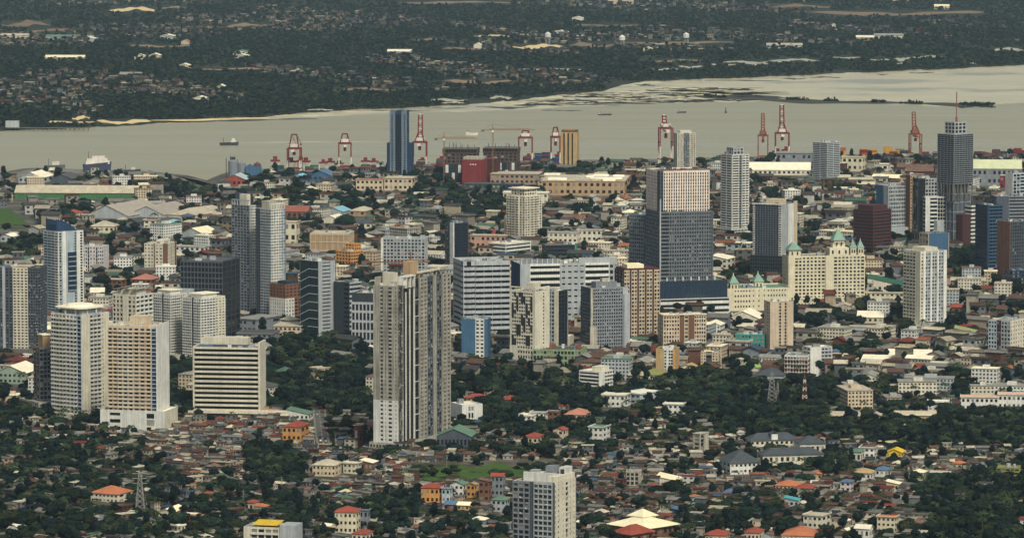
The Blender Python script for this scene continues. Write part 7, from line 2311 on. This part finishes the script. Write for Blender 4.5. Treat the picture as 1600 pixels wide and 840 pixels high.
inframe = [p for p in pts_h if -2 < p[3] < 1602 and p[4] < 842 and p[4] > 600]
inframe.sort(key=lambda p: -p[4])
near_h = inframe[:300]
ns = set(id(p) for p in near_h)
rest_h = [p for p in pts_h if id(p) not in ns]
hr = random.Random(13)
recs = []
for p in near_h:
    v = hr.choice(VAR)
    rn, rm, _ = pick(hr, RC)
    wn_, wmt, _ = pick(hr, WC)
    if v['kind'] == 'flat':
        rn, rm = ('grey', ROOFG) if hr.random() < .6 else (rn, rm)
    fln = {1: 'low', 2: 'two-storey', 3: 'three-storey'}[v['fl']]
    kn = {'gable': 'gable', 'hip': 'hip', 'shed': 'lean-to', 'flat': 'flat'}[v['kind']]
    rname = rn.replace(' sheet', '')
    recs.append((p, v, rm, wmt, f'{fln} {wn_} house with {rname} {kn} roof {where(p[3], p[4])}'))
cnt = {}
for q in recs:
    cnt.setdefault(q[4], []).append(q)
lab_of = {}
for lab, qs in cnt.items():
    qs.sort(key=lambda q: q[0][3])
    for i, q in enumerate(qs):
        lab_of[id(q[0])] = lab if len(qs) == 1 else f'{lab}, {ORD[min(i, 19)]} from left'
for p, v, rm, wmt, _ in recs:
    t = empty('small_house', (p[0], p[1], p[2]), lane(p[0], p[1]) + hr.choice((0, 0, math.pi / 2, math.pi)) + hr.uniform(-.15, .15))
    tag(t, lab_of[id(p)], 'house', 'houses of the hillside settlement')
    s = hr.uniform(.75, 1.08)
    t.scale = (s, s, hr.uniform(.9, 1.1))
    put('wall', var_mesh(v, 'wall', wmt), t)
    rf = put('roof', var_mesh(v, 'roof', rm), t)
    if v['ridge'] is not None:
        put('ridge_cap', v['ridge'], rf)
    for (x, y, z, rz) in v['wins']:
        if hr.random() < .8:
            put('window', WPANE['d' if hr.random() < .75 else 'l'], t, (x, y, z), rz)

# the rest of the houses: joined, coloured one by one
ATT = M('house_surfaces', attr=True, var=.3, streak=.2, rnd=0, scale=.25)
def lin(m):
    for n in m.node_tree.nodes:
        if n.type == 'VECT_MATH':
            return tuple(n.inputs[0].default_value)
ROOFC = [(lin(x[1]), x[2]) for x in RC]
WALLC = [(lin(x[1]), x[2]) for x in WC]

def house_mass(name, label, pts, smin, smax, seed, dim=.85):
    r = random.Random(seed)
    V, Fl, C = [], [], []
    rw, ww = [x[1] for x in ROOFC], [x[1] for x in WALLC]
    nv = 0
    arr = {}
    for p in pts:
        vi = r.randrange(len(VAR))
        v = VAR[vi]
        if vi not in arr:
            wv = np.array(v['wall'].v)
            rv = np.array(v['roof'].v)
            wf = []
            for (x, y, z, rz) in v['wins']:
                c, s_ = math.cos(rz), math.sin(rz)
                b0 = len(wf)
                wf += [(x + c * -.6, y + s_ * -.6, z), (x + c * .6, y + s_ * .6, z), (x + c * .6, y + s_ * .6, z + 1.25), (x - c * .6, y - s_ * .6, z + 1.25)]
            arr[vi] = (wv, rv, np.array(wf))
        wv, rv, wf = arr[vi]
        a = lane(p[0], p[1]) + r.choice((0, 0, math.pi / 2, math.pi)) + r.uniform(-.15, .15)
        s = r.uniform(smin, smax)
        sx, sy = s * r.uniform(.85, 1.7), s
        c, sn = math.cos(a), math.sin(a)
        for geo, faces, col in ((wv, v['wall'].f, r.choices(WALLC, ww)[0][0]), (rv, v['roof'].f, r.choices(ROOFC, rw)[0][0]), (wf, [(4 * i, 4 * i + 1, 4 * i + 2, 4 * i + 3) for i in range(len(wf) // 4)], (.015, .015, .017))):
            x, y, z = geo[:, 0] * sx, geo[:, 1] * sy, geo[:, 2] * s
            V.append(np.stack([p[0] + x * c - y * sn, p[1] + x * sn + y * c, p[2] + z], 1))
            Fl.extend([tuple(nv + i for i in f) for f in faces])
            k = dim * r.uniform(.6, 1.2)
            C.extend([(col[0] * k, col[1] * k, col[2] * k, 1)] * len(faces))
            nv += len(geo)
    me = bpy.data.meshes.new(name)
    me.from_pydata(np.concatenate(V).tolist(), [], Fl)
    at = me.attributes.new('col', 'FLOAT_COLOR', 'FACE')
    at.data.foreach_set('color', np.array(C, dtype=np.float32).ravel())
    me.materials.append(ATT)
    o = put(name, me)
    tag(o, label, 'houses', None, 'stuff')
    return o

mid_h = [p for p in rest_h if p[4] < 600]
nr_h = [p for p in rest_h if p[4] >= 600]
house_mass('settlement_houses', 'dense small houses filling the slope between the named ones', nr_h, .7, 1.05, 1, .66)
house_mass('city_houses', 'mass of low roofs filling the plain between the towers', mid_h, 1.15, 2.2, 2, .7)

# ------------------------------------------------------------------ trees as things, the rest as woods
tin = [p for p in pts_t if 0 < p[3] < 1600 and p[4] < 845]
tin.sort(key=lambda p: -p[4])
tsel = tin[:300]
ts = set(id(p) for p in tsel)
trest = [p for p in pts_t if id(p) not in ts]
tr = random.Random(6)
PROTO = {}
trecs = []
for p in tsel:
    i = tr.choices(range(len(TREES)), [4] * 9 + [1.2] * 2 + [1.6] * 2)[0]
    tm, cm, kn = TREES[i]
    s = tr.uniform(.7, 1.25)
    size = 'small' if s < .87 else ('large' if s > 1.07 else 'medium')
    tone = {'palm': 'coconut palm', 'slender': 'slender tall tree'}.get(kn) or ['dark green', 'mid green', 'olive', 'blue-green'][(0, 1, 2, 3, 1, 2, 1, 3, 2)[i]] + ' broadleaf tree'
    trecs.append((p, i, s, f'{size} {tone} {where(p[3], p[4])}', kn))
cnt = {}
for q in trecs:
    cnt.setdefault(q[3], []).append(q)
for lab, qs in cnt.items():
    qs.sort(key=lambda q: q[0][3])
    for j, (p, i, s, _, kn) in enumerate(qs):
        tm, cm, _ = TREES[i]
        t = empty('palm_tree' if kn == 'palm' else 'tree', (p[0], p[1], p[2]), tr.uniform(0, 6.28))
        t.scale = (s, s, s * tr.uniform(.9, 1.15))
        tag(t, lab if len(qs) == 1 else f'{lab}, {ORD[min(j, 19)]} from left', 'tree', f'{kn} trees {where(p[3], p[4])}')
        put('trunk', tm, t)
        c = put('crown', cm, t)
        PROTO.setdefault(i, c)

def wood(name, label, pts, weights, seed, smin, smax):
    """many trees standing on the given points, each with its own kind, size and turn"""
    r = random.Random(seed)
    ids = sorted(PROTO)
    me = bpy.data.meshes.new(name)
    me.from_pydata([(p[0], p[1], p[2]) for p in pts], [], [])
    n = len(pts)
    me.attributes.new('rot', 'FLOAT', 'POINT')
    me.attributes.new('scl', 'FLOAT_VECTOR', 'POINT')
    me.attributes.new('idx', 'INT', 'POINT')
    me.attributes['rot'].data.foreach_set('value', [r.uniform(0, 6.28) for _ in range(n)])
    sv = []
    for p in pts:
        s = r.uniform(smin, smax) * (p[5] if len(p) > 5 else 1)
        sv += [s * r.uniform(.95, 1.4), s * r.uniform(.95, 1.4), s * r.uniform(.65, 1.1)]
    me.attributes['scl'].data.foreach_set('vector', sv)
    me.attributes['idx'].data.foreach_set('value', r.choices(range(len(ids)), [weights[i] for i in ids], k=n))
    o = put(name, me)
    ng = bpy.data.node_groups.new(name, 'GeometryNodeTree')
    ng.interface.new_socket('Geometry', in_out='INPUT', socket_type='NodeSocketGeometry')
    ng.interface.new_socket('Geometry', in_out='OUTPUT', socket_type='NodeSocketGeometry')
    N, L = ng.nodes, ng.links
    gi, go = N.new('NodeGroupInput'), N.new('NodeGroupOutput')
    iop = N.new('GeometryNodeInstanceOnPoints')
    jn = N.new('GeometryNodeJoinGeometry')
    for i in ids:
        oi = N.new('GeometryNodeObjectInfo')
        oi.transform_space = 'ORIGINAL'
        oi.inputs['Object'].default_value = PROTO[i]
        oi.inputs['As Instance'].default_value = True
        L.new(oi.outputs['Geometry'], jn.inputs[0])
    L.new(jn.outputs[0], iop.inputs['Instance'])
    iop.inputs['Pick Instance'].default_value = True
    def na(nm, ty):
        q = N.new('GeometryNodeInputNamedAttribute')
        q.data_type = ty
        q.inputs[0].default_value = nm
        return next(x for x in q.outputs if x.enabled)
    L.new(na('idx', 'INT'), iop.inputs['Instance Index'])
    L.new(na('scl', 'FLOAT_VECTOR'), iop.inputs['Scale'])
    cx = N.new('ShaderNodeCombineXYZ')
    L.new(na('rot', 'FLOAT'), cx.inputs[2])
    er = N.new('FunctionNodeEulerToRotation')
    L.new(cx.outputs[0], er.inputs[0])
    L.new(er.outputs[0], iop.inputs['Rotation'])
    L.new(gi.outputs[0], iop.inputs['Points'])
    L.new(iop.outputs[0], go.inputs[0])
    md = o.modifiers.new('trees', 'NODES')
    md.node_group = ng
    tag(o, label, 'trees', None, 'stuff')
    return o

W0 = {i: (4 if i < 9 else (1.2 if i < 11 else 1.4)) for i in range(13)}
wood('woodland', 'dark trees filling the slope and plain between the buildings', trest, W0, 1, .7, 1.25)
# extra shrubs in the woods to close gaps
ex = [(p[0] + sr.uniform(-4, 4), p[1] + sr.uniform(-4, 4), hz(p[0], p[1]) - .8) for p in pts_t if sr.random() < .55]
ex = [p for p in ex if not taken(p[0], p[1], 1.5)]
wood('undergrowth', 'low shrubs and saplings between the trees and houses', ex, {i: (4 if i < 9 else 0) for i in range(13)}, 5, .25, .5)

# ------------------------------------------------------------------ the island: woods, roofs, mangrove
ir = random.Random(17)
ipts, hpts = [], []
PATCHZ = []
for k_ in range(110000):
    # even in the picture: rows closer together near the shore
    py = ir.uniform(-6, 200)
    px = ir.uniform(-20, 1620)
    sh = lerp_tab(FARS, px) + wob(px, 1.1)
    if py > sh - 1.0:
        continue
    if any(a < px < b and ((c if not isinstance(c, tuple) else c[0]) - t / 2 - .5 < py < (c if not isinstance(c, tuple) else c[0]) + t / 2 + 3) for a, b, c, t in PATCHES):
        continue
    q = gp(px, py, 0.3)
    nz_ = .5 + .25 * math.sin(q.x / 210 + 2 * math.sin(q.y / 700)) + .25 * math.sin(q.y / 420 + 1.5 * math.sin(q.x / 330)) + .18 * math.sin(q.x / 71 + q.y / 160)
    mang = sh - py < (20 if px < 700 else 16 + 6 * math.sin(px / 90))
    if 1280 < px < 1500 and 18 < py < 26 and ir.random() < .8:
        hpts.append((q.x, q.y, .3)); continue
    if mang:
        if ir.random() < .9:
            ipts.append((q.x, q.y, -.8, 0, 0, .62))
    elif nz_ > .64 and ir.random() < .13:
        hpts.append((q.x, q.y, .3))
    elif ir.random() < (.6 if nz_ < .7 else .42):
        ipts.append((q.x, q.y, -.6, 0, 0, .85))
def off_patch(p):
    return True
wood('island_woodland', 'dark trees and mangrove covering the far island', ipts, {i: (4 if i < 9 else 0) for i in range(13)}, 9, .7, 1.35)
house_mass('island_houses', 'scattered pale and red roofs across the far island', hpts, .8, 1.5, 3, .42)
# weed clumps on the spit and islet
sp = []
for k_ in range(520):
    t_ = ir.random()
    q = gp(1100 + 400 * t_, 151.4 + 13 * t_ + ir.uniform(-.5, .4), -1.9)
    if math.sin(t_ * 40) + math.sin(t_ * 17 + 1) > .3:
        sp.append((q.x, q.y, -3.2))
for k_ in range(160):
    q = gp(ir.uniform(1500, 1552), ir.uniform(164.2, 166), -1.6)
    sp.append((q.x, q.y, -2))
wood('spit_bushes', 'low bushes on the sand spit and its islet', sp, {i: (4 if i < 9 else 0) for i in range(13)}, 4, .35, .7)

# ------------------------------------------------------------------ vehicles on the roads
def car_mesh(col):
    m = MB()
    m.prism([(-2.1, -.85), (2.1, -.85), (2.1, .85), (-2.1, .85)], .35, .95, col, .98)
    m.prism([(-1.3, -.78), (1.0, -.78), (1.0, .78), (-1.3, .78)], .95, 1.5, col, .78, .86)
    return m.mesh('body')
wmsh = MB()
wmsh.bar((0, -.1, 0), (0, .1, 0), .32, DSTEEL)
WHEEL = wmsh.mesh('wheel')
gmsh = MB()
gmsh.box(-1.12, .86, -.8, .8, 1.02, 1.36, GL)
CABG = gmsh.mesh('windows')
CARC = [('white', wm('car_white', (220, 220, 216))), ('silver', wm('car_silver', (160, 162, 164))), ('red', wm('car_red', (150, 36, 34))), ('dark', wm('car_dark', (40, 42, 46)))]
CMESH = [(n_, car_mesh(c_)) for n_, c_ in CARC]
vr = random.Random(8)
CARS = {}
for k_ in range(34):
    px, py = 1132 + 58 * ((k_ % 12) + .5) / 12, (490.6, 494.4, 498.4)[k_ // 12]
    q = gp(px, py)
    cn, cme = vr.choice(CMESH)
    t = tag(empty('car', (q.x, q.y, .03), math.pi / 2 + vr.uniform(-.06, .06)), f'{cn} car parked in the {ORD[k_ // 12]} row beside the hotel wing', 'car', f'{cn} cars parked in the {ORD[k_ // 12]} row')
    CARS.setdefault(t['label'], []).append(t)
    put('body', cme, t)
    put('window_band', CABG, t)
    for x in (-1.3, 1.3):
        for y in (-.8, .8):
            put('wheel', WHEEL, t, (x, y, .32))
for ri, (P, w) in enumerate(ROADS):
    for k_ in range(9 if ri == 0 else 4):
        f = vr.uniform(.05, .95) * (len(P) - 1)
        i = int(f)
        p = P[i].lerp(P[i + 1], f - i)
        d = P[i + 1] - P[i]
        s = vr.choice((-1, 1))
        nn = Vector((-d.y, d.x, 0)).normalized() * s * w * .25
        cn, cme = vr.choice(CMESH)
        rd = ['the street under the concrete tower', 'the road by the sports field', 'the cross street at the tower foot', 'the avenue before the grey halls', 'the road in the wood', 'the lane under the field'][ri]
        t = tag(empty('car', (p.x + nn.x, p.y + nn.y, hz(p.x, p.y) + .31), math.atan2(d.y, d.x) + (math.pi if s > 0 else 0)), f'{cn} car on {rd}', 'car', f'{cn} cars on {rd}')
        CARS.setdefault(t['label'], []).append(t)
        put('body', cme, t)
        put('window_band', CABG, t)
        for x in (-1.3, 1.3):
            for y in (-.8, .8):
                put('wheel', WHEEL, t, (x, y, .32))

for lab, ts_ in CARS.items():
    if len(ts_) > 1:
        pk = 'parked' in lab
        ts_.sort(key=lambda o: o.location.x if pk else -o.location.y)
        for i, o in enumerate(ts_):
            o['label'] = f'{lab}, {ORD[i]} from left' if pk else f'{lab}, {ORD[i]} counted from the far end'

# ------------------------------------------------------------------ air
hm = bpy.data.materials.new('haze_air')
hm.use_nodes = True
nt = hm.node_tree
nt.nodes.remove(nt.nodes['Principled BSDF'])
pv = nt.nodes.new('ShaderNodeVolumePrincipled')
pv.inputs['Color'].default_value = (0.58, 0.80, 0.97, 1)
pv.inputs['Density'].default_value = 1.7e-5
pv.inputs['Anisotropy'].default_value = 0.2
nt.links.new(pv.outputs[0], nt.nodes['Material Output'].inputs['Volume'])
mb = MB()
mb.box(-15500, 15500, -300, 45500, -6, 520, hm)
o = mb.build('haze')
o['kind'] = 'stuff'
o['label'] = 'thin blue-grey haze in the air over the city'
